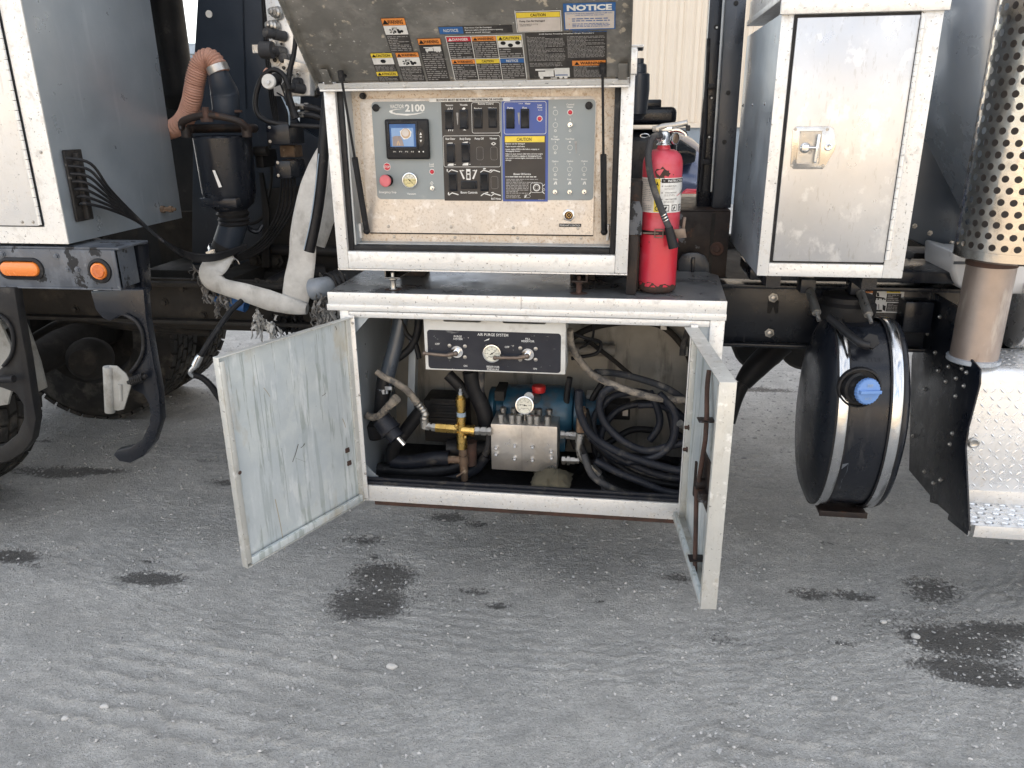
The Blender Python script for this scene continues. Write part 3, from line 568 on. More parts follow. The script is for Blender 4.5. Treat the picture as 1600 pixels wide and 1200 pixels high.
# dark sealed cable strip and seven black tubes on the side face
S0, S1 = WX(94, 240, CX), WX(122, 346, CX)
MB().box((CX + .002, S0.y + .005, S1.z), (CX + .012, S0.y + .085, S0.z + .01)).build('seal_strip', 'tar', lcab, bevel=.003)
MB().box((CX + .012, S0.y + .035, S1.z + .006), (CX + .03, S0.y + .055, S0.z)).build('cable_strip', 'tar', lcab, bevel=.003)
for k in range(7):
    t = k / 6; sx, sy = 103 + 22 * t, 247 + 73 * t
    a = WX(sx, sy, CX + .02); b = WX(128 + 14 * (1 - t) + 6 * t, 258 + 62 * t - 2, CX + .06); q = k - 3
    c = WX(172 + 2 * t, 296 + 32 * t, CX + .07); d = WX(215 + q * .8, 343 + q * 1.6, CX + .07); e = WY(252 + q, 374 + q * 1.1, .22 - q * .01); f = WY(290, 398 + q * 1.3, .42); g = WY(335, 402 + q * 1.5, .5); h = WY(385, 385 + q, .62)
    MB().tube([a, b, c, d, e, f, g, h], .0048, 7).build('air_tube', 'rubber', T)
f0 = WX(252, 327, CX)
MB().lathe([(0, .014), (.012, .014), (.012, .009), (.03, .009), (.03, .013), (.042, .013), (.042, .007), (.055, .006)], f0, (1, .12, 0), 6).build('fitting', 'rust_brass', lcab)
# black tank column and pale pipe behind it
MB().cyl(WY(276, 152, 1.4), WY(276, 152, 1.4) + Vector((0, 0, 1.3)), .085, n=24).build('air_tank', 'black_dusty', T)
MB().lathe([(-.06, .02), (-.05, .05), (0, .086), (.01, .09), (.03, .09)], WY(276, 152, 1.4), (0, 0, 1), 24).build('tank_foot', 'black_dusty', T)
MB().cyl(WY(240, 106, 2.2), WY(330, 106, 2.2), .065, n=20).build('water_pipe', 'pipe_blue', T)
MB().prism([WY(a, b, 1.5) for a, b in ((215, 135), (330, 120), (340, 460), (215, 460))], (0, .02, 0)).build('back_plate', 'black_dusty', T)

# ---- side light rail
rl = MB(); rl.box((-3.6, 0, 1.09), (-1.578, .012, 1.215)); rl.box((-3.6, 0.002, 1.215), (-1.565, .16, 1.222)); rl.box((-3.6, -.004, 1.087), (-1.578, .03, 1.093)); rl.box((-1.590, -.003, 1.093), (-1.578, .10, 1.2145))
rail = rl.build('light_rail', 'rail_paint', T, bevel=.002)
def lamp(cx, cz, hw, r, name, lab):
    ring = []
    def oval(q, y): return [(cx + s_ * hw + q * math.cos(a), y, cz + q * math.sin(a)) for s_, a in ([(1, math.radians(-90 + 15 * k)) for k in range(13)] + [(-1, math.radians(90 + 15 * k)) for k in range(13)])]
    def loft(rows, mat, mb):
        n = len(rows[0]); mb.add([p for r_ in rows for p in r_], [(i * n + k, i * n + (k + 1) % n, (i + 1) * n + (k + 1) % n, (i + 1) * n + k) for i in range(len(rows) - 1) for k in range(n)] + [tuple((len(rows) - 1) * n + k for k in range(n))], mat); return mb
    g = loft([oval(r + .013, 0), oval(r + .012, -.006), oval(r + .004, -.009), oval(r - .001, -.004)], 'rubber', MB()).build(name, 'rubber', rail, label=lab)
    g2 = loft([oval(r, -.002), oval(r, -.008), oval(r * .9, -.013), oval(r * .55, -.016)], 'amber', MB()).build('lens', 'amber', T); return g
lamp(-1.915, 1.151, .045, .023, 'marker_light', 'oval amber marker light on the rail'); lamp(-1.640, 1.149, .0, .027, 'marker_light', 'round amber marker light at the end of the rail')
MB().lathe([(0, .021), (.003, .019)], (-1.636, -.0158, 1.150), (0, -1, 0), 20).build('lens_ring', 'amber_deep', T)
scatter('rail_bolt', bolt(r=.007, h=.006), 'rail_paint', [tuple(WY(a, b, -.001)) for a, b in ((106, 421), (121, 421), (4, 397), (88, 400))], rail)
MB().prism([WY(a, b, .13) for a, b in ((192, 384), (216, 384), (222, 460), (195, 462))], (0, .06, 0)).build('hanger_bracket', 'black_paint', T, bevel=.004)

# ---- tube hangers (two black hooks with cradle openings)
def hook(pts, Y, name='tube_hanger'):
    return MB().prism([WY(a, b, Y) for a, b in pts], (0, .035, 0)).build(name, 'black_dusty' if Y < 0 else 'black_paint', T, bevel=.004)
H1 = [(192, 452), (224, 452), (228, 497), (240, 569), (248, 612), (251, 657), (240, 692), (224, 713), (203, 724), (186, 721), (177, 711), (181, 704), (203, 699), (221, 687), (232, 665), (235, 647), (232, 631), (224, 617), (211, 611), (205, 607), (207, 593), (204, 583), (213, 572), (222, 553), (224, 532), (219, 513), (208, 500), (197, 495), (187, 493), (171, 502), (160, 497), (149, 484), (141, 455)]
hk = hook(H1, .0)
MB().tube([WY(a, b, -.006) for a, b in ((195, 492), (210, 500), (220, 514), (224, 532), (222, 553), (213, 571), (204, 582))], .006, 8).build('cradle_lip', 'rubber', hk)
hd = MB(); hd.cyl(WY(169, 573, -.03), WY(172, 644, -.03), .0165, n=16); hd.prism([WY(a, b, -.032) for a, b in ((170, 571), (182, 572), (196, 584), (205, 600), (200, 618), (193, 640), (184, 642), (172, 640))], (0, .006, 0)); hd.cyl(WY(188, 600, -.034), WY(189, 626, -.034), .006)
hd.build('handle', 'grey_plastic', hk, bevel=.002)
sp = MB(); a, b = WY(205, 596, -.03), WY(224, 589, -.03)
sp.tube([a + (b - a) * (i / 48) + Vector((0, math.cos(i * .9) * .014, math.sin(i * .9) * .014)) for i in range(49)], .0028, 5, smooth=False); sp.cyl(a - (b - a) * .25, b + (b - a) * .25, .007)
sp.build('spring', 'black_dusty', hk)
H2 = [(-60, 450), (22, 450), (30, 500), (41, 560), (50, 620), (56, 655), (50, 688), (34, 708), (10, 722), (-20, 727), (-30, 705), (5, 696), (27, 678), (37, 655), (36, 632), (24, 614), (5, 607), (-8, 603), (-10, 585), (5, 572), (18, 553), (21, 530), (15, 508), (0, 493), (-20, 486), (-60, 486)]
hk2 = hook(H2, -.02)
MB().tube([WY(a, b, -.026) for a, b in ((-20, 487), (0, 493), (15, 508), (21, 530), (18, 553), (5, 572))], .006, 8).build('cradle_lip', 'rubber', hk2)
MB().cyl(WY(-14, 594, -.05), WY(22, 592, -.05), .012).build('spring', 'black_dusty', hk2)
MB().cyl(WY(-40, 540, .35), WY(15, 500, .6), .02).build('tube_rest', 'grey_plastic', T)
MB().prism([WY(a, b, .25) for a, b in ((-40, 495), (-2, 500), (16, 540), (20, 600), (12, 632), (-40, 640))], (0, .01, 0)).build('tube_guard', 'grey_plastic', T)

# ---- centre: bulkhead, strainer, hoses
YB = 1.0
MB().prism([WY(a, b, YB) for a, b in ((312, -60), (412, -60), (428, 130), (470, 200), (540, 240), (555, 470), (300, 470), (300, 330), (303, 90))], (0, .03, 0)).build('bulkhead', 'bulkhead', T, bevel=.004)
MB().tube([WY(379, -30, YB - .006), WY(380, 60, YB - .006), WY(384, 170, YB - .006)], .0035, 6).build('weld_seam', 'bulkhead', T)
ph = MB(); ph.lathe([(0, .014), (.004, .014)], WY(327, 22, YB - .002), (0, -1, 0), 16); ph.build('bright_plug', 'white_plastic', T)
lines_ = MB()
for k in range(4): lines_.tube([WY(408 + k * 3, -30, .93), WY(413 + k * 3, 60, .93), WY(421 + k * 3, 150, .93), WY(428 + k * 2, 190, .93)], .004, 6)
lines_.build('brake_lines', 'rubber', T)
MB().prism([WY(a, b, 1.15) for a, b in ((476, -60), (620, -60), (620, 260), (466, 260))], (0, .02, 0)).build('back_plate', 'bulkhead', T)  # dark sheet added to block the bright gap behind the manifold
MB().box(tuple(WY(240, 330, 1.18)), tuple(WY(560, 470, 1.2))).build('dirty_plate', 'frame_dirt', T)
MB().prism([WY(a, b, .97) for a, b in ((416, 295), (480, 290), (545, 300), (550, 465), (425, 465))], (0, .02, 0)).build('tan_plate', 'frame_dirt', T)
MB().prism([WY(a, b, .85) for a, b in ((404, 270), (409, 270), (420, 330), (421, 418), (408, 418), (410, 340))], (0, .02, 0)).build('flat_bar', 'black_dusty', T, bevel=.002)
Y6 = .6
def V(px, py, Y=Y6): return WY(px, py, Y)
# strainer body
c = V(352, 250); z_ = lambda py: V(352, py).z
st = MB().lathe([(z_(332), .045), (z_(318), .085), (z_(300), .098), (z_(215), .104), (z_(212), .098), (z_(214), .082), (z_(222), .080)], (c.x, Y6, 0), (0, 0, 1), 32).build('strainer', 'black_paint', T)
MB().lathe([(0, .001), (0, .075), (-.01, .085)], (c.x, Y6, z_(216)), (0, 0, 1), 24, caps=False).build('strainer_lid', 'dirt_coat', st)
arc = MB()
def arcpts(r, zz, y0): return [(c.x + r * math.cos(math.radians(a)), Y6 + r * .9 * math.sin(math.radians(a)) + y0, zz) for a in range(-20, 201, 14)]
arc.tube(arcpts(.118, z_(201), 0), .016, 10); arc.cyl((c.x - .118, Y6 - .04, z_(214)), (c.x - .118, Y6 - .04, z_(198)), .018); arc.cyl((c.x + .118, Y6 - .04, z_(214)), (c.x + .118, Y6 - .04, z_(198)), .018)
arc.build('clamp_ring', 'rusty_black', st)
MB().tube([(c.x - .125, Y6 - .05, z_(200)), (c.x - .10, Y6 - .075, z_(188)), (c.x, Y6 - .088, z_(180)), (c.x + .10, Y6 - .075, z_(188)), (c.x + .125, Y6 - .05, z_(200))], .013, 10).build('clamp_arm', 'rusty_black', st)
hb = MB(); hb.lathe([(0, .022), (.012, .022), (.012, .012), (.05, .012)], (c.x, Y6 - .095, z_(190)), (0, 0, 1), 8); hb.box((c.x - .07, Y6 - .02, z_(176)), (c.x + .09, Y6, z_(172)))
hb.build('clamp_bolt', 'rust', st)
P = Print((c.x, Y6 - .1045, 1.35), (1, 0, 0), (0, 0, 1), .0008)
P.poly([(332, 266), (336, 266), (347, 292), (342, 293)], 'ink_white'); P.build('tag_strip', st)
MB().box((c.x - .075, Y6 - .09, z_(320)), (c.x + .07, Y6 + .05, z_(306))).build('bracket', 'black_paint', st, bevel=.003)
# outlet: ribbed neck, elbow, clamps, then the lay flat hose
neck = MB().lathe([(0, .052), (.008, .060), (.016, .052), (.024, .060), (.032, .052), (.045, .062), (.055, .054), (.07, .054)], (c.x + .004, Y6, z_(352)), (0, 0, 1), 24).build('hose_neck', 'black_dusty', T)
MB().tube([V(364, 338), V(364, 352), V(360, 366), V(355, 380)], .052, 20).build('elbow', 'bulkhead', T)
MB().tube([V(358, 374), V(348, 396)], .050, 20, rib=(.010, .05), sub=8).build('rubber_boot', 'black_dusty', T)
hc = MB(); d = (V(346, 400) - V(358, 374)).normalized()
hc.lathe([(0, .054), (.003, .058), (.014, .058), (.017, .054)], V(350, 391), d, 28); hc.lathe([(0, .050), (.003, .053), (.022, .053), (.024, .049)], V(347, 399), d, 28)
hc.obox(V(343, 390) + Vector((0, -.06, 0)), (.02, 0, .006), (0, .008, 0), (0, 0, .008)); hc.build('hose_clamp', 'steel_bright', T)
MB().tube([V(364, 402, .53), V(371, 407, .52), V(374, 413, .52)], .002, 5).build('clamp_tail', 'steel', T)
lf = MB(); lf.tube([V(350, 398, .58), V(341, 410, .54), V(330, 424, .50), V(331, 437, .49), V(350, 448, .49), V(385, 458, .49), V(420, 469, .49), V(455, 478, .49), V(480, 483, .49)], [.042, .046, .048, .042, .032, .037, .041, .033, .020], 18, flat=.018)
lf.tube([V(460, 488, .51), V(461, 470, .51), V(466, 440, .51), V(472, 405, .52), V(474, 370, .53), V(481, 330, .55), V(490, 295, .57), V(500, 262, .58), V(508, 235, .6)], [.045, .052, .056, .052, .052, .052, .052, .044, .03], 18, flat=.012)
lf.build('lay_flat_hose', 'layflat', T)
MB().tube([V(520, 250, .72), V(518, 300, .70), V(508, 350, .69), V(500, 385, .68)], [.05, .05, .03, .02], 14, flat=.012).build('hose_fold', 'layflat', T)
bh = MB().tube([V(512, 150, .48), V(509, 190, .47), V(505, 240, .46), V(501, 290, .46), V(494, 340, .46), V(483, 393, .45)], .0195, 14).build('suction_hose', 'rubber', T)
MB().tube([V(498, 240, .438), V(493, 290, .438), V(486, 340, .438), V(475, 390, .43)], .0022, 5).build('reflective_stripe', 'pipe_blue', bh)
# orange corrugated hose and the black elbow above the strainer
MB().tube([V(225, 215, .80), V(255, 206, .74), V(276, 198, .68), V(291, 182, .62), V(300, 155, .58), V(306, 122, .57), V(314, 99, .57), V(326, 91, .57), V(337, 99, .57), V(343, 114, .57)], .033, 20, rib=(.0085, .075), sub=30).build('corrugated_hose', 'orange_hose', T)
MB().tube([V(338, 103, .57), V(343, 114, .57)], .039, 20).build('hose_clamp', 'steel', T)
MB().tube([V(340, 110, .57), V(345, 128, .58), V(351, 146, .60), V(353, 168, .60), V(352, 184, .60)], [.033, .042, .050, .048, .046], 20).build('elbow', 'bulkhead', T)
# manifold block with valves
def Vm(px, py, Y=.8): return WY(px, py, Y)
mp_ = MB().prism([Vm(408, -60), Vm(474, -60), Vm(482, 60), Vm(485, 150), Vm(428, 150)], (0, .10, 0)).build('valve_manifold', 'alu_white', T, bevel=.004)
for a, b, r in ((427, 69, 5), (441, 69, 4.5), (431, 94, 8), (445, 106, 7), (458, 117, 4), (466, 116, 4), (469, 104, 4)):
    o = MB().lathe([(0, r * .0027), (.004, r * .0027), (.004, r * .0017), (.008, r * .0017)], Vm(a, b), (0, -1, 0), 16).build('port', 'steel', mp_)
    MB().lathe([(.0085, .001), (.0085, r * .0011)], Vm(a, b), (0, -1, 0), 10, caps=False).build('port_hole', 'ink_black', T)
for a, b in ((436, 21), (431, 42)):
    MB().lathe([(0, .024), (.008, .024), (.010, .018), (.016, .021), (.022, .015), (.028, .018), (.034, .012), (.042, .012), (.046, .008)], Vm(a, b), (-.5, -1, .12), 16).build('spring_cap', 'steel', mp_)
for a, b, L_ in ((445, 57, .085), (445, 82, .08), (474, 139, .085), (455, 93, .045), (470, 130, .03)):
    MB().lathe([(0, .019), (L_ * .55, .019), (L_ * .55, .015), (L_ * .7, .015), (L_ * .72, .018), (L_, .016), (L_ + .004, .010)], Vm(a, b), (-.62, -1, .10), 14).build('solenoid', 'rubber_dusty', mp_)
MB().obox(Vm(466, 103, .76), (.05, 0, -.012), (0, .012, 0), (.003, 0, .012)).build('connector', 'steel', mp_)
MB().obox(Vm(400, 77, .75) + Vector((.03, 0, 0)), (.035, 0, .0), (0, .02, 0), (0, 0, .014)).build('pressure_sensor', 'steel', mp_)
MB().cyl(Vm(426, 78, .74), Vm(408, 78, .74), .03, n=16).build('accumulator', 'rubber_dusty', mp_)
MB().prism([Vm(484, 30, .86), Vm(512, 30, .86), Vm(512, 150, .86), Vm(486, 150, .86)], (0, .04, 0)).build('manifold_bracket', 'bulkhead', T, bevel=.003)
scatter('bracket_bolt', bolt(r=.012, h=.015), 'black_dusty', [tuple(Vm(a, b, .858)) for a, b in ((490, 87), (494, 119), (494, 146))], T)
MB().box(tuple(Vm(487, 112, .80)), tuple(Vm(505, 100, .84))).build('hose_clip', 'black_dusty', T, bevel=.004)
MB().tube([Vm(440, -40, .72), Vm(449, 15, .7), Vm(459, 30, .68)], .005, 6).build('white_wire', 'white_plastic', T)
MB().tube([Vm(459, 30, .68), Vm(462, 55, .68), Vm(459, 85, .68), Vm(453, 110, .68), Vm(450, 140, .68), Vm(455, 165, .68), Vm(462, 185, .68)], [.0085, .009, .009, .010, .012, .014, .016], 10).build('wiring_loom', 'rubber', T)
MB().tube([Vm(452, 140, .66), Vm(443, 118, .66), Vm(428, 109, .66), Vm(412, 118, .66), Vm(402, 140, .66), Vm(399, 165, .66), Vm(406, 182, .66), Vm(424, 191, .66), Vm(452, 195, .68), Vm(500, 198, .7), Vm(530, 200, .75)], .0095, 10, sub=8).build('wiring_loom', 'rubber', T)
bz = MB().lathe([(0, .026), (.008, .0265), (.012, .024)], WY(421, 128, .62), (0, -1, .15), 24).build('alarm_horn', 'white_plastic', T)
MB().lathe([(0, .007), (.004, .007)], WY(419.5, 128.5, .603), (0, -1, .15), 6).build('horn_nut', 'steel', bz)
MB().cyl(WY(421, 128, .622), WY(432, 124, .69), .022, n=16).build('horn_body', 'rubber', bz)
MB().cyl(WY(414, 112, .70), WY(421, 116, .70), .016).build('red_cap', 'orange_hose', T)
for k, (p, q) in enumerate((((437, 128), (448, 190)), ((440, 150), (452, 200)), ((433, 145), (446, 160)))): MB().tube([WY(*p, .66), WY((p[0] + q[0]) / 2 + 5, (p[1] + q[1]) / 2, .64), WY(*q, .68)], .003, 5).build('small_wire', 'pipe_blue' if k % 2 else 'rubber', T)
for b in (167, 179):
    fo = MB().lathe([(0, .015), (.02, .015), (.02, .011), (.05, .011), (.05, .014), (.065, .014)], WY(456, b, .72), (1, .05, 0), 6).build('hose_fitting', 'steel', T)
    MB().tube([WY(476, b, .72), WY(495, b + 3, .72), WY(520, b + 16, .75), WY(540, b + 20, .8)], .012, 8).build('pressure_hose', 'rubber', T)
for a0, b0, a1, b1, in ((418, 226, 474, 193), (431, 279, 476, 248)):
    jb = MB().box(tuple(WY(a0, b0, .66)), tuple(WY(a1, b1, .80))).build('junction_box', 'black_paint', T, bevel=.004)
    scatter('screw', bolt(r=.004, h=.003), 'steel', [tuple(WY(a0 + 4, b0 - 5, .659)), tuple(WY(a0 + 3, b1 + 6, .659))], jb)
MB().box(tuple(WY(400, 262, .72)), tuple(WY(432, 232, .85))).build('relay_box', 'black_dusty', T, bevel=.004)
MB().cyl(WY(398, 236, .7), WY(418, 236, .7), .018).build('cable_gland', 'black_dusty', T)
MB().box(tuple(WY(438, 246, .76)), tuple(WY(472, 226, .84))).build('valve_body', 'rust_brass', T, bevel=.004)
for k in range(5): MB().tube([WY(440 + k * 5, 278, .72), WY(436 + k * 6, 320, .74), WY(424 + k * 5, 352, .76), WY(400 + k * 3, 382 + k * 2, .78), WY(360, 402 + k * 2, .74), WY(300, 402 + k * 1.5, .66)], .0052, 6).build('air_tube', 'rubber', T)
MB().tube([WY(420, 215, .9), WY(424, 280, .9), WY(414, 330, .9), WY(404, 345, .9), WY(390, 350, .9)], .007, 6).build('vent_line', 'black_dusty', T)
MB().tube([WY(410, 352, .75), WY(403, 362, .73), WY(393, 360, .72), WY(384, 353, .72)], .009, 8).build('lifting_ring', 'black_paint', T)
for a, b in ((402, 406), (436, 406)): MB().lathe([(0, .03), (.02, .03), (.02, .018), (.04, .018)], WY(a, b, .92), (0, -1, 0), 6).build('frame_nut', 'frame_dirt', T)
MB().cyl(WY(402, 390, .9), WY(560, 394, .9), .022).build('cross_tube', 'black_dusty', T)
# lower pipework with blue hose and grey coupling
MB().tube([WY(338, 462, .56), WY(365, 472, .56), WY(385, 478, .56)], .026, 16).build('blue_sleeve', 'ink_blue', T)
MB().tube([WY(392, 470, .78), WY(430, 448, .8), WY(470, 430, .85), WY(505, 430, .9)], .045, 16).build('drain_pipe', 'black_dusty', T)
MB().tube([WY(395, 490, .75), WY(430, 500, .78), WY(480, 492, .8), WY(540, 490, .8)], .05, 16).build('drain_pipe', 'rubber', T)
MB().tube([WY(488, 452, .5), WY(503, 450, .5), WY(515, 448, .55)], .040, 20).build('pipe_coupling', 'grey_pvc', T)
MB().tube([WY(515, 448, .55), WY(540, 440, .6), WY(580, 436, .66)], .052, 16, rib=(.02, .06), sub=10).build('ribbed_pipe', 'rubber', T)
MB().tube([WY(378, 470, .45), WY(360, 487, .40), WY(335, 522, .33), WY(313, 556, .30)], .0105, 10).build('drop_hose', 'rubber', T)
MB().lathe([(0, .0125), (.012, .0145), (.045, .0145), (.046, .010), (.06, .010)], WY(313, 555, .30), WY(300, 580, .29) - WY(313, 555, .30), 12).build('crimp_fitting', 'steel_bright', T)
MB().tube([WY(303, 573, .29), WY(297, 582, .29), WY(303, 588, .30)], .009, 10).build('elbow_fitting', 'steel_bright', T)
MB().tube([WY(303, 586, .30), WY(315, 590, .31), WY(328, 601, .32), WY(340, 618, .33), WY(356, 640, .35)], .012, 10, rib=(.012, .05), sub=10).build('tail_hose', 'rubber', T)

# ---- control cabinet
YC = .02
cc = MB(); X0, X1, Z0 = -.862, .006, 1.163
cc.box((X0, YC, Z0), (X1, .36, Z0 + .004)); cc.box((X0, YC + .02, Z0 + .004), (X0 + .004, .36, 1.70)); cc.box((X1 - .004, YC + .02, Z0 + .004), (X1, .36, 1.70)); cc.box((X0, .356, Z0 + .004), (X1 - .004, .36, 1.70)); cc.box((X0, YC + .03, 1.70), (X1, .36, 1.705))
ccab = cc.build('control_cabinet', 'alu_edge', T, smooth=False)
fr = MB(); fr.frame(X0, X1, Z0 + .0045, 1.70, .034, .036, .052, 0, YC, YC + .045); fr.build('front_frame', 'alu_edge', ccab, bevel=.003)
cp = MB(); cp.box((X1 - .036, YC - .006, 1.70), (X1 + .004, YC + .10, 1.765)); cp.box((X1 - .036, YC - .002, 1.765), (X1 + .02, YC + .12, 1.772), 'black_paint'); cp.build('corner_post', 'alu_edge', ccab, bevel=.003)
MB().lathe([(0, .006), (.002, .006), (.022, .002), (.022, .001), (.5, .001)], (X1 - .02, YC + .03, 1.772), (0, 0, 1), 10).build('antenna', 'white_plastic', ccab)
gk = MB(); gk.frame(X0 + .0345, X1 - .0365, Z0 + .057, 1.695, .016, .016, .016, 0, YC + .012, YC + .075); gk.build('door_seal', 'rubber', ccab, bevel=.003)
il = MB(); il.box((X0 + .051, YC + .02, Z0 + .073), (X0 + .056, .10, 1.69)); il.box((X0 + .051, YC + .035, Z0 + .0735), (X1 - .053, .10, Z0 + .0765)); il.build('inner_flange', 'alu_side', ccab)
YP = .095
bp_ = MB().box((X0 + .050, YP, Z0 + .06), (X1 - .052, YP + .005, 1.70)).build('back_panel', 'panel_tan', ccab, smooth=False)
# hinged instrument plate with rounded top corners
q0, q1 = WY(576, 363, YP - .006), WY(932, 150, YP - .006)
pl = []
for cx, cz, s0 in ((q1.x - .018, q1.z - .018, 0), (q0.x + .018, q1.z - .018, 90), (q0.x + .001, q0.z + .001, 180), (q1.x - .001, q0.z + .001, 270)):
    r = .018 if s0 < 180 else .001
    for k in range(6): a = math.radians(s0 + 18 * k); pl.append((cx + r * math.cos(a), YP - .006, cz + r * math.sin(a)))
ip = MB().prism(pl, (0, .0055, 0)).build('instrument_plate', 'panel_tan2', ccab, bevel=.0008)
MB().box((q0.x + .004, YP - .004, q0.z - .004), (q1.x, YP - .0005, q0.z - .0005)).build('plate_gap', 'rubber', ccab)
YF = YP - .0065
def F(px, py, Y=YF): return WY(px, py, Y)
scatter('screw', bolt(r=.0034, h=.003), 'steel', [tuple(F(a, b)) for a, b in ((607, 354), (705, 355), (802, 356), (903, 357))] + [tuple(F(a, b, YP)) for a, b in ((616, 370), (711, 371), (809, 372), (908, 372))], ccab)
for a, b in ((568, 150),): MB().lathe([(0, .009), (.012, .009), (.012, .006), (.02, .006)], F(a, b, YP), (0, -1, 0), 12).build('bump_stop', 'rubber', ccab)
for a, b, c_, d_ in ((560, 372, 567, 348), (947, 376, 952, 350)): MB().box(tuple(F(a, b, YP - .02)), tuple(F(c_, d_, YP))).build('strut_bracket', 'alu_edge', ccab, bevel=.001)

# overlay print
G = Print((0, YF, 0), (1, 0, 0), (0, 0, 1))
a0, b1 = G.uv(580, 159); a1, b0 = G.uv(927, 313)
G.rm(a0, b0, a1, b1, 'face_grey', 0, .012)
G.rect(689, 158, 784, 314, 'face_black', 1); G.rect(784, 157, 856, 315, 'face_blue', 1); G.rect(788, 212, 852, 312, 'face_black', 2); G.rect(789, 213, 851, 222, 'ink_yellow', 3)
G.outline(736.5, 160, 782, 208, 'ink_white', 3); G.outline(692, 212, 782.5, 261, 'ink_white', 3); G.outline(787, 159, 853.5, 209.5, 'ink_white', 3)
G.text(819, 217.6, 'CAUTION', 23, 5, 'ink_black', 4, bold=.015)
G.text(620.5, 166.2, 'VACTOR', 22, 5.6, 'ink_white', 4, bold=.02); G.text(648.5, 168.6, '2100', 31, 10.6, 'ink_white', 4, bold=.035)
sw = [(631, 169.9), (618, 170.6), (609, 172.8), (608, 174.6), (611, 177), (620, 179.4), (636, 180.6), (650, 179), (664, 175.2), (655, 176.4), (645, 177.6), (632, 177.9), (620, 176.9), (614, 174.9), (613, 173.2), (619, 171.6)]
G.poly(sw, 'ink_white', 3); G.text(618.5, 174.6, 'Plus', 9, 5, 'face_grey', 5, shear=.3)
for x, y, s, w_, h in [(702, 164.2, 'Vacuum', 12, 2.8), (724.5, 163.8, 'Throttle', 12, 2.8), (759, 162, 'Remote Control', 24, 3), (747, 169.3, 'Pendant', 12, 2.8), (769.5, 169, 'Wireless', 13, 2.8), (704, 216.8, 'Rear Door', 15, 3), (727, 216.8, 'Body Dump', 17, 3), (749, 216.5, 'Pump Off', 14, 3), (771, 216.3, 'Vibrator', 12, 3),
        (733, 300.5, 'Boom Controls', 26, 3.4), (775, 310.3, '8x5 Hose', 15, 3), (824.5, 161.8, 'Water', 9, 2.8), (797.5, 168.4, 'Pump', 9, 2.8), (820, 168.3, 'Flow', 7, 2.8), (843.5, 164, 'Low', 6.5, 2.6), (843.5, 167.8, 'Water', 8.5, 2.6), (606, 300, 'Emergency Stop', 27, 3.4), (643, 302.6, 'Vacuum', 14, 3),
        (674.5, 256.3, 'Load', 7, 2.8), (674.8, 259.4, 'Limit', 7, 2.6), (867, 167.5, 'Air', 4.5, 2.8), (891, 163.2, 'Control', 12, 2.7), (891, 167, 'Heater', 10, 2.7), (867.8, 213.6, 'Tool', 6, 2.6), (867.8, 217.3, 'Package', 13, 2.6), (890.5, 217, 'Tool Flow', 14, 2.6), (867.5, 251.8, 'Option', 10, 2.6), (890.5, 251.7, 'Option', 10, 2.6), (913.2, 251.5, 'Option', 10, 2.6),
        (867.6, 280, 'Side', 7, 2.7), (890, 280, 'Rear', 7, 2.7), (912.6, 279.8, 'Boom', 8.5, 2.7), (816, 271.8, 'Blower Oil Service', 27, 3)]: G.text(x, y, s, w_, h, 'ink_white', 3, bold=.02)
cau = ['Blower can be damaged', 'Open vacuum relief valve', 'Lower engine RPM to idle before engaging or', 'disengaging blower', 'Failure to open vacuum relief valve and lower engine', 'RPM to idle before engaging or disengaging blower', 'may result in serious engine, transmission or blower', 'damage']
for s, y, w_ in zip(cau, (224.5, 228.7, 233, 236, 240.3, 243.6, 246.8, 250), (30, 30, 53, 23, 58, 56, 57, 9)): G.text(790 + w_ / 2, y, s, w_, 2.0, 'ink_white', 3, bold=.02)
G.linespx(790, 275, 838, 277.5, 1, 'ink_white', 3, .5, 2, 1); G.linespx(791, 279, 842, 286, 3, 'ink_dim', 3, .5, 5, .95); G.linespx(791, 286, 827, 303, 7, 'ink_dim', 3, .5, 6, .95); G.linespx(791, 304, 815, 310, 3, 'ink_dim', 3, .5, 7)
G.disc(838.5, 293, 5.6, 'ink_white', 4, 4.2); G.outline(829, 285.5, 848, 301, 'ink_white', 3); G.disc(838.5, 293, 3.2, 'ink_dim', 4, 2.4)
for p_ in ([(848, 290), (851, 287.5), (851.5, 288.5), (848.5, 291)], [(829, 300), (826.5, 303), (827.2, 303.6), (830, 301)], [(847, 300), (850.5, 303), (851, 302), (848, 299)]): G.poly(p_, 'ink_white', 4)
G.outline(848, 294, 851.5, 298.5, 'ink_white', 3, .0006); G.outline(819, 304, 829, 309, 'ink_white', 3, .0006); G.poly([(819, 309), (822, 304.5), (823.5, 305), (821, 309)], 'ink_white', 4)
# symbols
def tri(x, y0, y1, wt=3.6):  # narrow wedge for rate controls
    G.poly([(x - wt / 2, y0), (x + wt / 2, y0), (x + wt * .35, y1), (x + wt * .1, y1)], 'ink_dim', 3)
tri(714.5, 176, 195); tri(810.5, 176, 195); tri(899.5, 220.5, 240, 4)
def arm(x, y, w_=14, fl=1, up=True):
    pts = [(x - w_ / 2, y + 2.2), (x - w_ / 6, y - 1.6), (x + w_ / 2, y + 1.4)]
    for (xa, ya), (xb, yb) in zip(pts, pts[1:]):
        xa, xb = (x + (xa - x) * fl, x + (xb - x) * fl); G.poly([(xa, ya), (xa, ya - 1.5), (xb, yb - 1.5), (xb, yb)], 'ink_white', 3)
for x, y, f_ in ((708, 267.5, 1), (758, 268, 1), (774, 268, 1), (709, 303.5, 1), (759, 304.5, 1), (775, 304.8, 1)): arm(x, y, 15, f_)
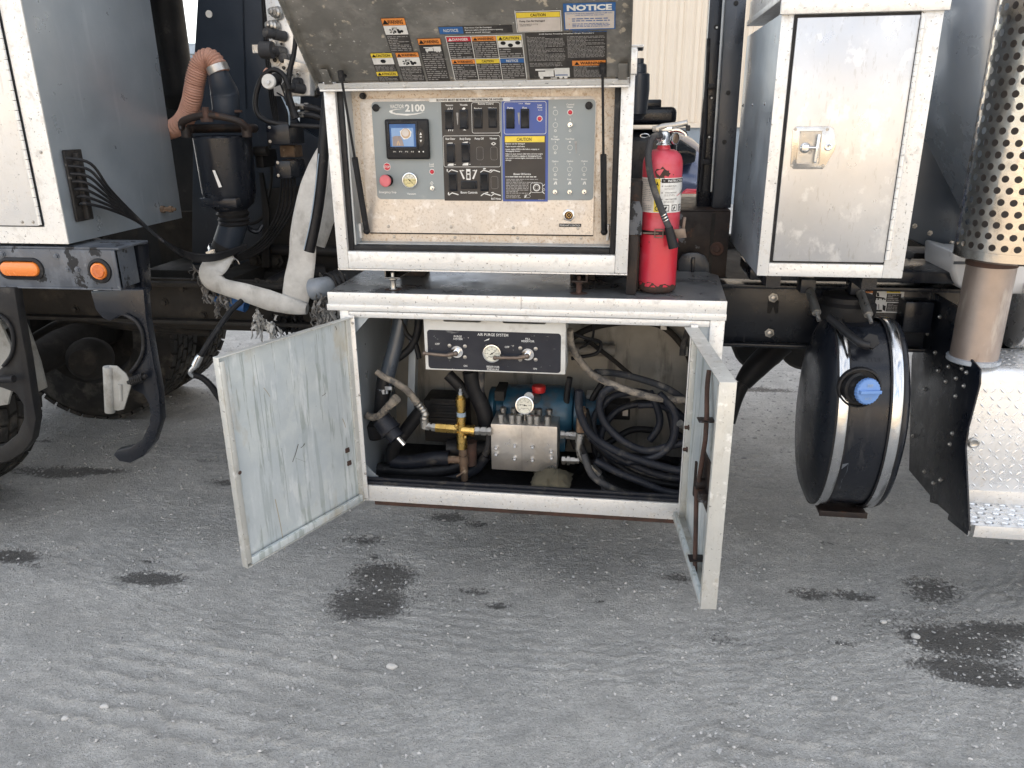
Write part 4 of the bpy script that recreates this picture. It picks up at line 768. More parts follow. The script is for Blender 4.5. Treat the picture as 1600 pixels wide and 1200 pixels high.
def arrow(x, y, dx, dy, s=3.2):
    nx, ny = -dy, dx; G.poly([(x + dx * s, y + dy * s), (x + nx * s * .6, y + ny * s * .6), (x - nx * s * .6, y - ny * s * .6)], 'ink_white', 3); G.poly([(x - dx * s + nx * .6, y - dy * s + ny * .6), (x + nx * .6, y + ny * .6), (x - nx * .6, y - ny * .6), (x - dx * s - nx * .6, y - dy * s - ny * .6)], 'ink_white', 3)
for x, y, dx, dy in ((699, 266, 0, -1), (701, 302.5, 0, 1), (723, 266.5, -1, 0), (741, 266.5, 1, 0), (757, 263.5, -1, 0), (767, 266, -1, .3), (761, 301, 1, 0), (770, 301, 1, 0)): arrow(x, y, dx, dy, 2.4)
G.rect(728.5, 264, 735.5, 281, 'ink_white', 3); G.rect(730, 268, 734, 271, 'face_black', 4); G.rect(730, 273, 734, 279, 'face_black', 4)
for p_ in ([(718, 266), (720, 265.5), (726.5, 279), (724, 280)], [(746, 265.5), (744, 265), (738, 279), (740.5, 280)]): G.poly(p_, 'ink_white', 3)
for x, y in ((703, 224.5), (726.5, 223.5), (704.5, 257), (727.5, 256.5)): G.poly([(x - 5, y + 1.5), (x - 3.5, y - .8), (x - 1.5, y - 1.6), (x + 4.5, y - 1.6 - (.8 if x > 715 else 0)), (x + 4.2, y + 2), (x - 4.5, y + 2)], 'ink_white', 3); G.rect(x + 5.5, y - .2, x + 8, y + .6, 'ink_white', 3)
G.disc(771.3, 224.5, 2.4, 'ink_white', 3, 1.3); G.disc(768.6, 224.5, 1.1, 'ink_white', 3); G.disc(774, 224.5, 1.1, 'ink_white', 3)
for x, y in ((700, 170), (703, 169.5), (706, 170), (701, 203), (704, 202.5), (707, 203)): G.poly([(x - .5, y + 2), (x + .6, y + 2), (x + 1.4, y - 1.5), (x + .3, y - 1.5)], 'ink_white', 3)
G.poly([(722, 170), (725, 167.5), (727.5, 169), (726, 172), (723, 172)], 'ink_white', 3); G.poly([(723, 203.5), (726, 201.8), (729, 203.8)], 'ink_white', 3)
for x0 in (810, 840.5):
    for k in range(3): G.poly([(x0 + k * 2.4, 163), (x0 + k * 2.4 + 1.2, 160.8), (x0 + k * 2.4 + 2.4, 163), (x0 + k * 2.4 + 1.2, 162)] if x0 == 810 else [(x0 + k * 2.4, 173), (x0 + k * 2.4 + 1.2, 171), (x0 + k * 2.4 + 2.4, 173), (x0 + k * 2.4 + 1.2, 172)], 'ink_white', 3)
for x0, y0, x1, y1 in ((744.5, 229.5, 755.5, 250), (766.5, 229.5, 777.5, 250), (767, 275.5, 778.5, 295)): G.outline(x0, y0, x1, y1, 'ink_dim', 3, .0005)
for x, y in ((868, 176), (867.8, 195.5), (867.8, 230.5), (890.8, 230.5), (867.8, 264.7), (890.3, 264.7), (913, 264.5)): G.disc(x, y, 3.9, 'ink_white', 3, 3.4)
for x, y in ((867.8, 204.2), (890.8, 204.2), (867.6, 238.7), (867.5, 273), (889.8, 273), (912.6, 272.8)): G.disc(x, y, 1.9, 'ink_white', 3, 1.1)
for x, y in ((867.8, 186.5), (891, 186.8), (867.8, 222), (867.6, 256.5), (890.3, 256.5), (913, 256.3)): G.rect(x - .35, y - 1.6, x + .35, y + 1.6, 'ink_white', 3)
G.disc(890.5, 221.8, 1.3, 'ink_white', 3); G.rect(889, 238.4, 892, 239, 'ink_white', 3)
for x in (867.8, 890, 913): G.poly([(x - 2.6, 288.3), (x - .8, 283.6), (x + 2, 283.6), (x + 2.8, 288.3), (x + 1.2, 288.3), (x + .6, 285.2), (x - .4, 288.3)], 'ink_white', 3); G.rect(x - 2.4, 311 - .4, x + .2, 311, 'ink_dim', 3) if x < 880 else None
G.disc(674.8, 288, 1.4, 'ink_white', 3, .7); G.poly([(671.8, 287), (674.8, 283), (677.8, 287), (677, 287), (674.8, 284.2), (672.6, 287)], 'ink_white', 3)
G.disc(605, 260.5, 6.0, 'ink_white', 3, 0, 8); G.disc(605, 260.5, 5.3, 'ink_red', 4, 0, 8); G.text(605, 260.6, 'STOP', 8.6, 3.6, 'ink_white', 5, bold=.02)
G.rbl(671, 159.5, 797, 152, 'ink_white', 3); G.text(734, 155.8, 'BLOWER MUST BE RUN AT 1900 RPM RPM OR HIGHER', 104, 3.4, 'ink_black', 5, bold=.02)
G.rbl(873.5, 354.4, 908.3, 349.6, 'ink_black', 1); G.text(891, 352, 'PENDANT CONTROL', 32.5, 2.7, 'ink_white', 3)
G.linespx(904, 310.8, 914, 312, 1, 'ink_dim', 3, .6, 3, 1); G.linespx(841, 311, 851, 312.2, 1, 'ink_dim', 4, .6, 3, 1)
G.build('overlay_print', ccab)
# rocker switches
k_ = F(701, 200).x - F(700, 200).x
def rocker(px, py, horiz=False, lean=1, sc=1.0):
    c = F(px, py, YF - .0006); w_, h = 6.6 * k_ * sc, 14.2 * k_ * sc
    if horiz: w_, h = h * .92, w_ * .95
    mb = MB()
    def bx(hw, hh, y0, y1, t0=0, t1=0, lean=0):
        mb.add([(c.x - hw, c.y, c.z - hh), (c.x + hw, c.y, c.z - hh), (c.x + hw, c.y, c.z + hh), (c.x - hw, c.y, c.z + hh), (c.x - hw * .93, c.y - y0, c.z - hh * .95), (c.x + hw * .93, c.y - y0, c.z - hh * .95), (c.x + hw * .93, c.y - y1, c.z + hh * .95), (c.x - hw * .93, c.y - y1, c.z + hh * .95)],
               [(0, 3, 2, 1), (4, 5, 6, 7), (0, 1, 5, 4), (1, 2, 6, 5), (2, 3, 7, 6), (3, 0, 4, 7)])
    bx(w_, h, .003, .003)
    mid = []
    n = 8
    for i in range(n + 1):
        t = -1 + 2 * i / n; y = .006 + .005 * t * lean + .004 * t * t; mid.append((t, y))
    vs = []; fs = []
    for t, y in mid:
        if horiz: vs += [(c.x + t * w_ * .82, c.y, c.z - h * .78), (c.x + t * w_ * .82, c.y - y, c.z - h * .78), (c.x + t * w_ * .82, c.y - y, c.z + h * .78), (c.x + t * w_ * .82, c.y, c.z + h * .78)]
        else: vs += [(c.x - w_ * .78, c.y, c.z + t * h * .82), (c.x - w_ * .78, c.y - y, c.z + t * h * .82), (c.x + w_ * .78, c.y - y, c.z + t * h * .82), (c.x + w_ * .78, c.y, c.z + t * h * .82)]
    for i in range(n):
        for j in range(3): fs.append((i * 4 + j, i * 4 + j + 1, i * 4 + j + 5, i * 4 + j + 4))
    fs += [(0, 1, 2, 3), tuple(n * 4 + j for j in (3, 2, 1, 0))]; mb.add(vs, fs, 'rubber')
    mb.build('rocker_switch', 'black_paint', ccab, bevel=.0006, seg=1)
for i, (x, y, s_) in enumerate([(702, 187, 1), (725, 186.5, -.6), (747.3, 185.5, .4), (769.8, 184.5, .8), (704.5, 239, -.8), (727.8, 238.3, .8), (708, 284, .6), (757, 284, .6), (797.4, 185.7, -.9), (820.2, 185.3, .8)]): rocker(x, y, False, s_)
rocker(733, 288.7, True, .5)
def lampi(x, y, r=3.2, mat='ink_red'):
    l_ = MB().lathe([(0, r * k_ * 1.35), (.002, r * k_ * 1.35), (.002, r * k_)], F(x, y), (0, -1, 0), 16, caps=False).build('indicator_ring', 'ink_white', ccab)
    MB().lathe([(.0, r * k_), (.003, r * k_), (.005, r * k_ * .6), (.0055, .0001)], F(x, y, YF - .001), (0, -1, 0), 16).build('indicator_light', mat, ccab)
lampi(675.2, 268.3); lampi(843.2, 185.4, 3.2); lampi(891, 175.5, 3.2)
def toggle(x, y, d=(.2, -1, -.4)):
    MB().lathe([(0, .0065), (.002, .0065), (.002, .0048), (.006, .0045), (.006, .003)], F(x, y, YF - .001), (0, -1, 0), 12).lathe([(0, .0018), (.012, .0028), (.014, .0022), (.015, .0005)], F(x, y, YF - .006), d, 8).build('toggle_switch', 'steel_bright', ccab)
for x, y in ((675.5, 294), (890.8, 195), (867.2, 299.8), (890, 300), (912.8, 299.7)): toggle(x, y)
# emergency stop, gauges, display
es = MB().lathe([(0, .017), (.004, .017), (.004, .012), (.018, .012)], F(606, 282), (0, -1, 0), 24).build('stop_base', 'rubber', ccab)
MB().lathe([(0, .012), (.002, .0165), (.009, .0175), (.012, .0155), (.013, .012), (.0125, .001)], F(603.5, 282.3, YF - .018), (-.1, -1, 0), 28).build('emergency_stop', 'estop', ccab)
def gauge(px, py, Y, r, name, parent, depth=.012, tilt=(0, -1, 0), ang=-40, split=False, mat='steel_bright'):
    c = WY(px, py, Y); ax = Vector(tilt).normalized()
    g = MB().lathe([(0, r * .8), (depth, r * .96), (depth, r), (depth + .004, r), (depth + .0045, r * .9), (depth + .001, r * .87)], c, ax, 36, caps=False).build(name, mat, parent)
    u = Vector((1, 0, 0)); v = ax.cross(-u).normalized(); v = v if v.z > 0 else -v
    p = Print(c + ax * (depth + .0008), u, v, .0003)
    if p.n.dot(ax) < 0: p.n = ax
    R = r * .885; n = 30
    def disc(rr, mat, lay, a=0, b=360): 
        pts = [(rr * math.cos(math.radians(a + (b - a) * i / n)), rr * math.sin(math.radians(a + (b - a) * i / n))) for i in range(n + (0 if b - a == 360 else 1))]; p.mb.add([p.P(x, y, lay) for x, y in pts], [tuple(range(len(pts)))], mat)
    disc(R, 'gauge_face', 0)
    if split: disc(R * .98, 'gauge_yellow', 1, 165, 375)
    for i in range(31):
        a = math.radians(225 - 270 * i / 30); l0 = .80 if i % 5 else .70; ca, sa = math.cos(a), math.sin(a); ww = .012 * R if i % 5 else .022 * R
        p.mb.add([p.P(R * l * ca - s_ * sa * ww, R * l * sa + s_ * ca * ww, 2) for l, s_ in ((l0, -1), (.93, -1), (.93, 1), (l0, 1))], [(0, 1, 2, 3)], 'ink_black')
    for i, s_ in enumerate(('0', '5', '10', '15', '20', '25', '30')):
        a = math.radians(225 - 45 * i); p.tm(R * .54 * math.cos(a), R * .54 * math.sin(a), s_, R * .08 * (1 + len(s_)), R * .13, 'ink_black', 2)
    p.lines(-R * .25, -R * .52, R * .25, -R * .34, 2, 'ink_black', 2, .4, 3, 1)
    a = math.radians(ang); ca, sa = math.cos(a), math.sin(a)
    p.mb.add([p.P(x * ca - y * sa, x * sa + y * ca, 5) for x, y in ((-R * .3, -R * .05), (R * .74, -R * .008), (R * .74, R * .008), (-R * .3, R * .05))], [(0, 1, 2, 3)], 'ink_black'); disc(R * .1, 'ink_black', 6)
    p.mb.build('dial', 'gauge_face', parent, smooth=False); return g
gauge(641.3, 281.5, YF, .0222, 'vacuum_gauge', ccab, .006, ang=-42, split=True)
dm = MB(); dc, dw, dh = F(638, 217.5), 34.5 * k_, 29.5 * k_
dm.box((dc.x - dw, YF - .016, dc.z - dh), (dc.x + dw, YF, dc.z + dh)); mon = dm.build('display_unit', 'rubber', ccab, bevel=.006, seg=3)
sc_ = F(629.3, 211.5, YF - .0165)
MB().frame(sc_.x - 23.5 * k_, sc_.x + 23.5 * k_, sc_.z - 20 * k_, sc_.z + 20 * k_, .004, .004, .004, .004, YF - .0195, YF - .016).build('screen_bezel', 'black_paint', ccab, bevel=.001)
D_ = Print((0, YF - .0164, 0), (1, 0, 0), (0, 0, 1), .0003)
D_.rect(608, 194, 650.5, 229.5, 'ink_blue', 0); D_.rect(611, 200, 647, 228.5, 'screen', 1)
D_.poly([(625, 205), (630, 201), (638, 201), (643, 206), (642, 213), (637, 217), (631, 218), (626, 212)], 'ink_white', 2); D_.disc(634, 208.5, 7.2, 'screen_tan', 3); D_.disc(633.5, 207.5, 5.5, 'sticker_pale', 4)
D_.poly([(613.5, 214), (617, 212.5), (626, 212.5), (629, 219), (631.5, 228.2), (614, 228.2)], 'screen_grey', 3); D_.poly([(620, 227), (621, 221), (623, 219.5), (626, 227), (624, 227), (622.8, 222), (622, 227)], 'screen_tan', 4)
D_.build('screen', ccab)
D2 = Print((0, YF - .0168, 0), (1, 0, 0), (0, 0, 1), .0004)
D2.poly([(655.5, 211), (657.3, 206.5), (659.3, 211)], 'ink_white', 0); D2.rect(656, 213, 659, 214.8, 'ink_white', 0); D2.poly([(655.7, 218.5), (657.6, 222.5), (659.5, 218.5)], 'ink_white', 0)
for x, s_ in ((616.5, 'M1'), (626, 'F1'), (635.5, 'F2'), (644.5, 'F3')): D2.text(x, 237, s_, 4, 2, 'ink_white', 0)
for x in (655, 661.5): D2.disc(x, 237, 1.1, 'ink_white', 0)
pd = [(657.6 + 5.3 * math.cos(a / 12 * math.pi), 214.8 - 13 * math.sin(a / 12 * math.pi)) for a in range(24)]
D2.build('button_print', ccab)
pk = MB(); ctr = F(657.6, 214.8, YF - .0162); pk.prism([(ctr.x + 5.6 * k_ * math.cos(a / 12 * math.pi), YF - .0165, ctr.z + 13.2 * k_ * math.sin(a / 12 * math.pi)) for a in range(24)], (0, .003, 0)); pk.build('button_pad', 'black_paint', ccab)
for px, py, an in ((587.5, 168.5, 0), (920.2, 165, 90)):
    l_ = MB().lathe([(0, .0105), (.003, .0105), (.004, .0085)], F(px, py), (0, -1, 0), 20)
    dx = Vector((math.cos(math.radians(an)), 0, math.sin(math.radians(an)))); l_.obox(F(px, py, YF - .006), dx * (.0115 if an == 0 else .0105), dx.cross(Vector((0, 1, 0))) * .0018, (0, .003, 0)); l_.build('quarter_turn_latch', 'rubber', ccab)
cn = MB().lathe([(0, .0185), (.004, .0185), (.005, .017)], F(889, 336), (0, -1, 0), 6).lathe([(.004, .0155), (.011, .0155), (.012, .0142), (.012, .0125), (.006, .012)], F(889, 336), (0, -1, 0), 28, caps=False).build('connector_ring', 'steel_bright', ccab)
cf = MB().lathe([(0, .0124), (.0095, .0124)], F(889, 336), (0, -1, 0), 24)
cf.build('connector', 'rust', ccab)
for i in range(9):
    a = 2 * math.pi * i / 8; r = .0075 if i < 8 else 0; MB().cyl(F(889, 336, YF - .0094) + Vector((r * math.cos(a), 0, r * math.sin(a))), F(889, 336, YF - .0104) + Vector((r * math.cos(a), 0, r * math.sin(a))), .0014, n=6).build('pin', 'brass', ccab)

# lid, swung up and tilting forward
LO = Vector((0, -.004, 1.692)); LV = Vector((0, -.19 + .004, 1.875 - 1.692)).normalized(); LX = Vector((1, 0, 0)); LN = LX.cross(LV)
lid = MB()
def LP(x, s, n=0): return LO + LX * x + LV * s - LN * n
def lbox(x0, x1, s0, s1, n0, n1, mb, mat=None): mb.obox(LP((x0 + x1) / 2, (s0 + s1) / 2, (n0 + n1) / 2), LX * (x1 - x0) / 2, LV * (s1 - s0) / 2, LN * (n1 - n0) / 2, mat)
lx0, lx1 = -.866, -.006
lbox(lx0, lx1, 0, .72, .0, .003, lid); lbox(lx0, lx0 + .003, 0, .72, -.022, 0, lid); lbox(lx1 - .003, lx1, 0, .72, -.022, 0, lid); lbox(lx0, lx1, .717, .72, -.022, 0, lid)
Ld = lid.build('lid', 'alu_lid', ccab, smooth=False)
hl = MB(); hl.obox(LP((lx0 + lx1) / 2, -.012, -.006), LX * .43, LV * .013, LN * .0015); hl.box((lx0 + .004, -.006, 1.668), (lx1 - .004, .03, 1.673))
hl.build('lid_hinge', 'alu_edge', ccab, bevel=.001)
scatter('rivet', MB().lathe([(0, .005), (.002, .0045), (.003, .002), (.0032, .0002)], (0, 0, 0), -LN * -1, 10), 'alu_edge', [tuple(LP(x, -.012, -.0076)) for x in (-.79, -.62, -.46, -.30, -.17, -.05)], ccab)
for x in (lx0 + .035, lx1 - .02): 
    mb = MB(); mb.obox(LP(x, .028, -.010), LX * .012, LV * .026, LN * .0015); mb.build('lid_bracket', 'alu_lid', ccab, bevel=.001)
# gas struts
for (ta, tb), (ma, mb_), (ba, bb), nm in (((533, 118), (552, 235), (573, 361), 0), ((941.5, 106), (942, 231), (944, 362), 1)):
    A = WY(ta, tb, -.05); B = WY(ba, bb, YP - .022); Mi = A + (B - A) * (.50)
    g = MB().cyl(A, Mi, .0036, n=10).cyl(Mi, B, .0088, n=14).build('gas_strut', 'rubber', ccab)
    d = (B - A).normalized(); e = MB().cyl(A - d * .012, A + d * .014, .0085, n=10); e.cyl(A + Vector((0, -.008, 0)), A + Vector((0, .03, 0)), .0055); e.build('strut_end', 'rubber', ccab); e = MB().ball(B, .0105); e.cyl(B, B + Vector((0, .024, 0)), .005); e.build('strut_end', 'rubber', ccab)
PS = Print((0, YP - .033, 0), (1, 0, 0), (0, 0, 1)); PS.linespx(941.5, 300, 945.5, 330, 6, 'ink_dim', 0, .4, 3); PS.build('strut_print', ccab)
# lid stickers
Z = Print(LO + LN * .0003, LX, LV)
def head(a0, b0, a1, b1, h, mat, txt, ink='ink_black', icon=True, lay=2):
    Z.rm(a0, b1 - h, a1, b1, mat, lay); w_ = a1 - a0; n = len(txt)
    Z.tm((a0 + a1) / 2 + (.07 * w_ if icon else 0), b1 - h / 2, txt, w_ * (.66 if icon else .5), h * .56, ink, lay + 1, bold=.02)
    if icon:
        cx, cy, r = a0 + w_ * .14, b1 - h / 2, h * .34; Z.mb.add([Z.P(x, y, lay + 1) for x, y in ((cx - r * 1.2, cy - r), (cx + r * 1.2, cy - r), (cx, cy + r))], [(0, 1, 2)], ink)
def label(bl, tr, hh, mat, txt, ink='ink_black', white=(0, 0), nlines=6, seed=1, icon=True, bg='sticker_dark', li='ink_dim', edge=None):
    a0, b0 = Z.uv(*bl); a1, b1 = Z.uv(*tr)
    if edge: Z.rm(a0 - .0012, b0 - .0012, a1 + .0012, b1 + .0012, edge, 0)
    Z.rm(a0, b0, a1, b1, bg, 1); H = b1 - b0; h = H * hh; head(a0 + .0012, b0, a1 - .0012, b1 - .0012, h, mat, txt, ink, icon)
    top = b1 - h - .002
    if white[1]:
        wh = H * white[1]; Z.rm(a0 + .0014, top - wh, a1 - .0014, top, 'ink_white', 2)
        if white[0] == 1:      # rotating shaft and hand symbols
            cx, cy = (a0 + a1) / 2, top - wh * .58
            for q in range(5): Z.mb.add([Z.P(cx - wh * .35 + wh * .32 * math.cos(q * 1.26 + .3 * t) * f, cy + wh * .32 * math.sin(q * 1.26 + .3 * t) * f, 3) for t, f in ((-1, .2), (-1, 1), (1, 1), (1, .2))], [(0, 1, 2, 3)], 'ink_black')
            for x, y, r in ((.30, -.12, .20), (.55, -.05, .16), (.2, .10, .13), (-.1, -.1, .13)): Z.mb.add([Z.P(cx + wh * x + wh * r * math.cos(k), cy + wh * y + wh * r * math.sin(k), 3) for k in range(6)], [tuple(range(6))], 'ink_black')
            for q in range(4): Z.rm(cx - wh * .3 + q * wh * .13, cy + wh * .18, cx - wh * .26 + q * wh * .13, cy + wh * .42, 'ink_black', 3)
        if white[0] == 2:      # masked head
            cx, cy = (a0 + a1) / 2, top - wh * .5; Z.mb.add([Z.P(cx + wh * .36 * math.cos(k * .6), cy + wh * .30 * math.sin(k * .6), 3) for k in range(10)], [tuple(range(10))], 'ink_black')
        if white[0] == 3:      # three protective-equipment icons
            for fx, fy in ((.22, .32), (.5, .70), (.78, .32)):
                cx, cy = a0 + (a1 - a0) * fx, top - wh * fy; r = wh * .24; Z.mb.add([Z.P(cx + r * math.cos(k * .6), cy + r * .85 * math.sin(k * .6), 3) for k in range(10)], [tuple(range(10))], 'ink_black'); Z.rm(cx - r * .5, cy - r * .15, cx + r * .5, cy + r * .2, 'ink_dim', 4)
            Z.rm(a0 + (a1 - a0) * .68, top - wh * .26, a0 + (a1 - a0) * .94, top - wh * .16, 'ink_black', 4)
        if white[0] == 4: pass
        top -= wh + .0015
    Z.lines(a0 + .003, b0 + .003, a1 - .003, top - .002, nlines, li, 3, .42, seed, .95); return a0, b0, a1, b1
label((610.5, 81), (632, 27), .20, 'ink_orange', 'WARNING', white=(1, .26), nlines=9, seed=1)
label((630.5, 127), (653.5, 81), .15, 'ink_orange', 'WARNING', white=(1, .29), nlines=9, seed=2)
a0, b0, a1, b1 = label((592.5, 127), (612, 82), .15, 'ink_yellow', 'CAUTION', white=(2, .22), nlines=12, seed=3)
Z.rm(a0, b0 + (b1 - b0) * .19, a1, b0 + (b1 - b0) * .37, 'sticker_dark', 4); head(a0 + .001, 0, a1 - .001, b0 + (b1 - b0) * .36, (b1 - b0) * .15, 'ink_yellow', 'ATENCIÓN', lay=5)
a0, b0, a1, b1 = label((669, 126.5), (688, 59), .13, 'ink_orange', 'WARNING', nlines=17, seed=4)
tx, tz = (a0 + a1) / 2, b1 - (b1 - b0) * .24
Z.rm(a0 + .0015, tz - .012, a1 - .0015, tz + .013, 'sticker_dark', 4)
def trk(cx, cz, w_, mat='ink_white', lay=5):
    for x0, z0, x1, z1 in ((-.5, .10, .1, .16), (-.42, -.12, -.22, .06), (-.22, -.12, .02, .14), (.05, -.14, .48, .18)): Z.rm(cx + x0 * w_, cz + z0 * w_, cx + x1 * w_, cz + z1 * w_, mat, lay)
    for x in (-.34, .22, .36): Z.mb.add([Z.P(cx + x * w_ + .055 * w_ * math.cos(k * .8), cz - .15 * w_ + .055 * w_ * math.sin(k * .8), lay + 1) for k in range(8)], [tuple(range(8))], mat)
trk(tx + .004, tz, (a1 - a0) * .75)
a0, b0 = Z.uv(687, 53.5); a1, b1 = Z.uv(800, 38.5)     # long notice strip
Z.rm(a0, b0, a1, b1, 'sticker_dark', 1); am = Z.uv(725, 53.5)[0]; Z.rm(a0 + .001, b0 + .001, am, b1 - .001, 'ink_blue', 2); Z.tm((a0 + am) / 2, (b0 + b1) / 2, 'NOTICE', (am - a0) * .6, (b1 - b0) * .36, 'ink_white', 3, bold=.01)
for i, s_ in enumerate(('Rear Door Can Be Damaged', 'Remove safety strap/pin before opening', 'door to avoid damage')): Z.tm(am + .005 + (.034, .048, .032)[i], b1 - (b1 - b0) * (.2 + .3 * i), s_, (.068, .096, .064)[i], (b1 - b0) * .15, 'ink_white', 3, bold=.02)
ga0, gb0 = Z.uv(711.5, 125); ga1, gb1 = Z.uv(815, 54)
Z.rm(ga0 - .001, gb0 - .001, ga1 + .001, gb1 + .001, 'ink_white', 1); cw = (ga1 - ga0) / 3; ch_ = (gb1 - gb0) / 2
for i, (t_, c_, ik, r_, q_) in enumerate((('DANGER', 'ink_red', 'ink_white', 1, 0), ('WARNING', 'ink_orange', 'ink_black', 1, 1), ('CAUTION', 'ink_yellow', 'ink_black', 1, 2), ('WARNING', 'ink_orange', 'ink_black', 0, 0), ('CAUTION', 'ink_yellow', 'ink_black', 0, 1), ('NOTICE', 'ink_blue', 'ink_white', 0, 2))):
    A0, B0, A1, B1 = ga0 + cw * q_ + .001, gb0 + ch_ * r_ + .001, ga0 + cw * (q_ + 1) - .001, gb0 + ch_ * (r_ + 1) - .001
    Z.rm(A0, B0, A1, B1, 'sticker_dark', 2); H = (B1 - B0) * .2; head(A0 + .0006, 0, A1 - .0006, B1 - .0006, H, c_, t_, ik, t_ != 'NOTICE' and not (t_ == 'CAUTION' and r_ == 0), 3); tp = B1 - H - .0015
    if i == 2:
        Z.rm(A0 + .001, tp - (B1 - B0) * .30, A1 - .001, tp, 'ink_white', 3)
        for fx, fy in ((.22, .34), (.5, .68), (.8, .34)):
            r = (B1 - B0) * .085; cx, cy = A0 + cw * fx, tp - (B1 - B0) * .30 * fy; Z.mb.add([Z.P(cx + r * 1.2 * math.cos(k * .6), cy + r * math.sin(k * .6), 4) for k in range(10)], [tuple(range(10))], 'ink_black')
        tp -= (B1 - B0) * .32
    Z.lines(A0 + .002, B0 + .002, A1 - .002, tp - .001, 8 if i != 2 else 4, 'ink_dim', 4, .45, 20 + i, .95)
a0, b0 = Z.uv(828, 123); a1, b1 = Z.uv(948, 48)
Z.rm(a0, b0, a1, b1, 'sticker_dark', 1); mw = (a1 - a0) / 2; Z.tm(a0 + mw * 1.02, b1 - .004, '2100 Series Freezing Weather Drain Procedure', mw * 1.35, .0035, 'ink_white', 3, bold=.02)
Z.lines(a0 + .004, b0 + (b1 - b0) * .40, a0 + mw - .003, b1 - .012, 19, 'ink_dim', 3, .42, 31, .95); Z.lines(a0 + mw + .003, b0 + (b1 - b0) * .46, a1 - .003, b1 - .012, 17, 'ink_dim', 3, .42, 32, .95); Z.lines(a0 + .004, b0 + (b1 - b0) * .28, a0 + mw * .9, b0 + (b1 - b0) * .37, 3, 'ink_dim', 3, .42, 33, .9)
trk(a0 + mw * .62, b0 + (b1 - b0) * .13, mw * .9, 'ink_white', 4); Z.rm(a0 + mw * .55, b0 + .002, a0 + mw * .72, b0 + .005, 'ink_white', 6); Z.rm(a0 + mw * .68, b0 + .012, a0 + mw * 1.0, b0 + .015, 'ink_blue', 8)
WA0 = a0 + mw * 1.13; Z.rm(WA0, b0 + .002, a1 - .002, b0 + (b1 - b0) * .42, 'sticker_dark', 4); head(WA0, 0, a1 - .003, b0 + (b1 - b0) * .40, (b1 - b0) * .11, 'ink_orange', 'WARNING', lay=5); Z.lines(WA0 + .003, b0 + .004, a1 - .012, b0 + (b1 - b0) * .28, 9, 'ink_dim', 5, .42, 34, .95)
a0, b0 = Z.uv(808, 50); a1, b1 = Z.uv(876.5, 15.5)
Z.rm(a0, b0, a1, b1, 'ink_white', 2); Z.rm(a0 + .002, b0 + .002, a1 - .002, b1 - .002, 'ink_black', 3); Z.rm(a0 + .003, b0 + .003, a1 - .003, b1 - .003, 'sticker_pale', 4); hh = (b1 - b0) * .24; Z.rm(a0 + .003, b1 - .003 - hh, a1 - .003, b1 - .003, 'ink_yellow', 5); Z.rm(a0 + .003, b1 - .0038 - hh, a1 - .003, b1 - .003 - hh, 'ink_black', 5)
Z.tm((a0 + a1) / 2, b1 - .003 - hh / 2, 'CAUTION', (a1 - a0) * .33, hh * .55, 'ink_black', 6, bold=.02); Z.tm(a0 + (a1 - a0) * .36, b1 - (b1 - b0) * .45, 'Pump Can Be Damaged', (a1 - a0) * .55, (b1 - b0) * .075, 'ink_black', 6, bold=.02)
Z.tm(a0 + (a1 - a0) * .28, b1 - (b1 - b0) * .60, 'Do not operate pump', (a1 - a0) * .40, (b1 - b0) * .05, 'ink_black', 6); Z.tm(a0 + (a1 - a0) * .21, b1 - (b1 - b0) * .67, 'without water', (a1 - a0) * .26, (b1 - b0) * .05, 'ink_black', 6)
a0, b0 = Z.uv(882, 46.5); a1, b1 = Z.uv(962, 2.5)
Z.rm(a0, b0, a1, b1, 'ink_blue', 3); hh = (b1 - b0) * .32; Z.rm(a0 + .003, b0 + .003, a1 - .003, b1 - hh, 'sticker_pale', 4); Z.tm((a0 + a1) / 2, b1 - hh * .50, 'NOTICE', (a1 - a0) * .86, hh * .62, 'ink_white', 5, bold=.045)
Z.tm((a0 + a1) / 2, b1 - hh - .004, 'INSTRUCTIONS FOR FREEZING WATER PUMP AND', (a1 - a0) * .88, .0034, 'ink_blue', 5, bold=.01); Z.tm((a0 + a1) / 2, b1 - hh - .0092, 'LINES IN FREEZING WEATHER', (a1 - a0) * .56, .0032, 'ink_blue', 5, bold=.01)
for i in range(3): y = b1 - hh - .018 - i * .0155; Z.rm(a0 + .012, y - .001, a0 + .014, y + .001, 'ink_orange', 5); Z.lines(a0 + .02, y - .010, a1 - .012, y + .002, 3 if i else 2, 'ink_blue', 5, .42, 60 + i, .9)
Z.build('warning_stickers', ccab)
# feet under the cabinet
for px, py, w_ in ((613, 453, 1), (904, 459, .7)):
    p = WZ(px, py, 1.098); mb = MB(); mb.lathe([(0, .014 * w_), (.002, .014 * w_), (.002, .0085), (.028, .0085), (.030, .013), (.036, .013), (.036, .006), (.052, .006), (.053, .002)], (p.x, p.y + .012, 1.098), (0, 0, 1), 12, 'steel' if w_ == 1 else 'rust')
    mb.box((p.x - .022, p.y - .004, 1.133), (p.x + .026, p.y + .12, 1.137), 'rusty_black'); mb.box((p.x - .022 if w_ == 1 else p.x + .02, p.y + .0, 1.137), (p.x - .018 if w_ == 1 else p.x + .026, p.y + .12, 1.163), 'rusty_black')
    mb.build('mounting_foot', 'rusty_black', T, bevel=.0012)
    MB().lathe([(0, .026), (.0008, .024)], (p.x, p.y + .012, 1.0975), (0, 0, 1), 16).build('rust_ring', 'rust', T)
for x in (-.70, -.135): MB().box((x - .04, .26, 1.098), (x + .04, .34, 1.163)).build('rear_mount', 'rusty_black', T)

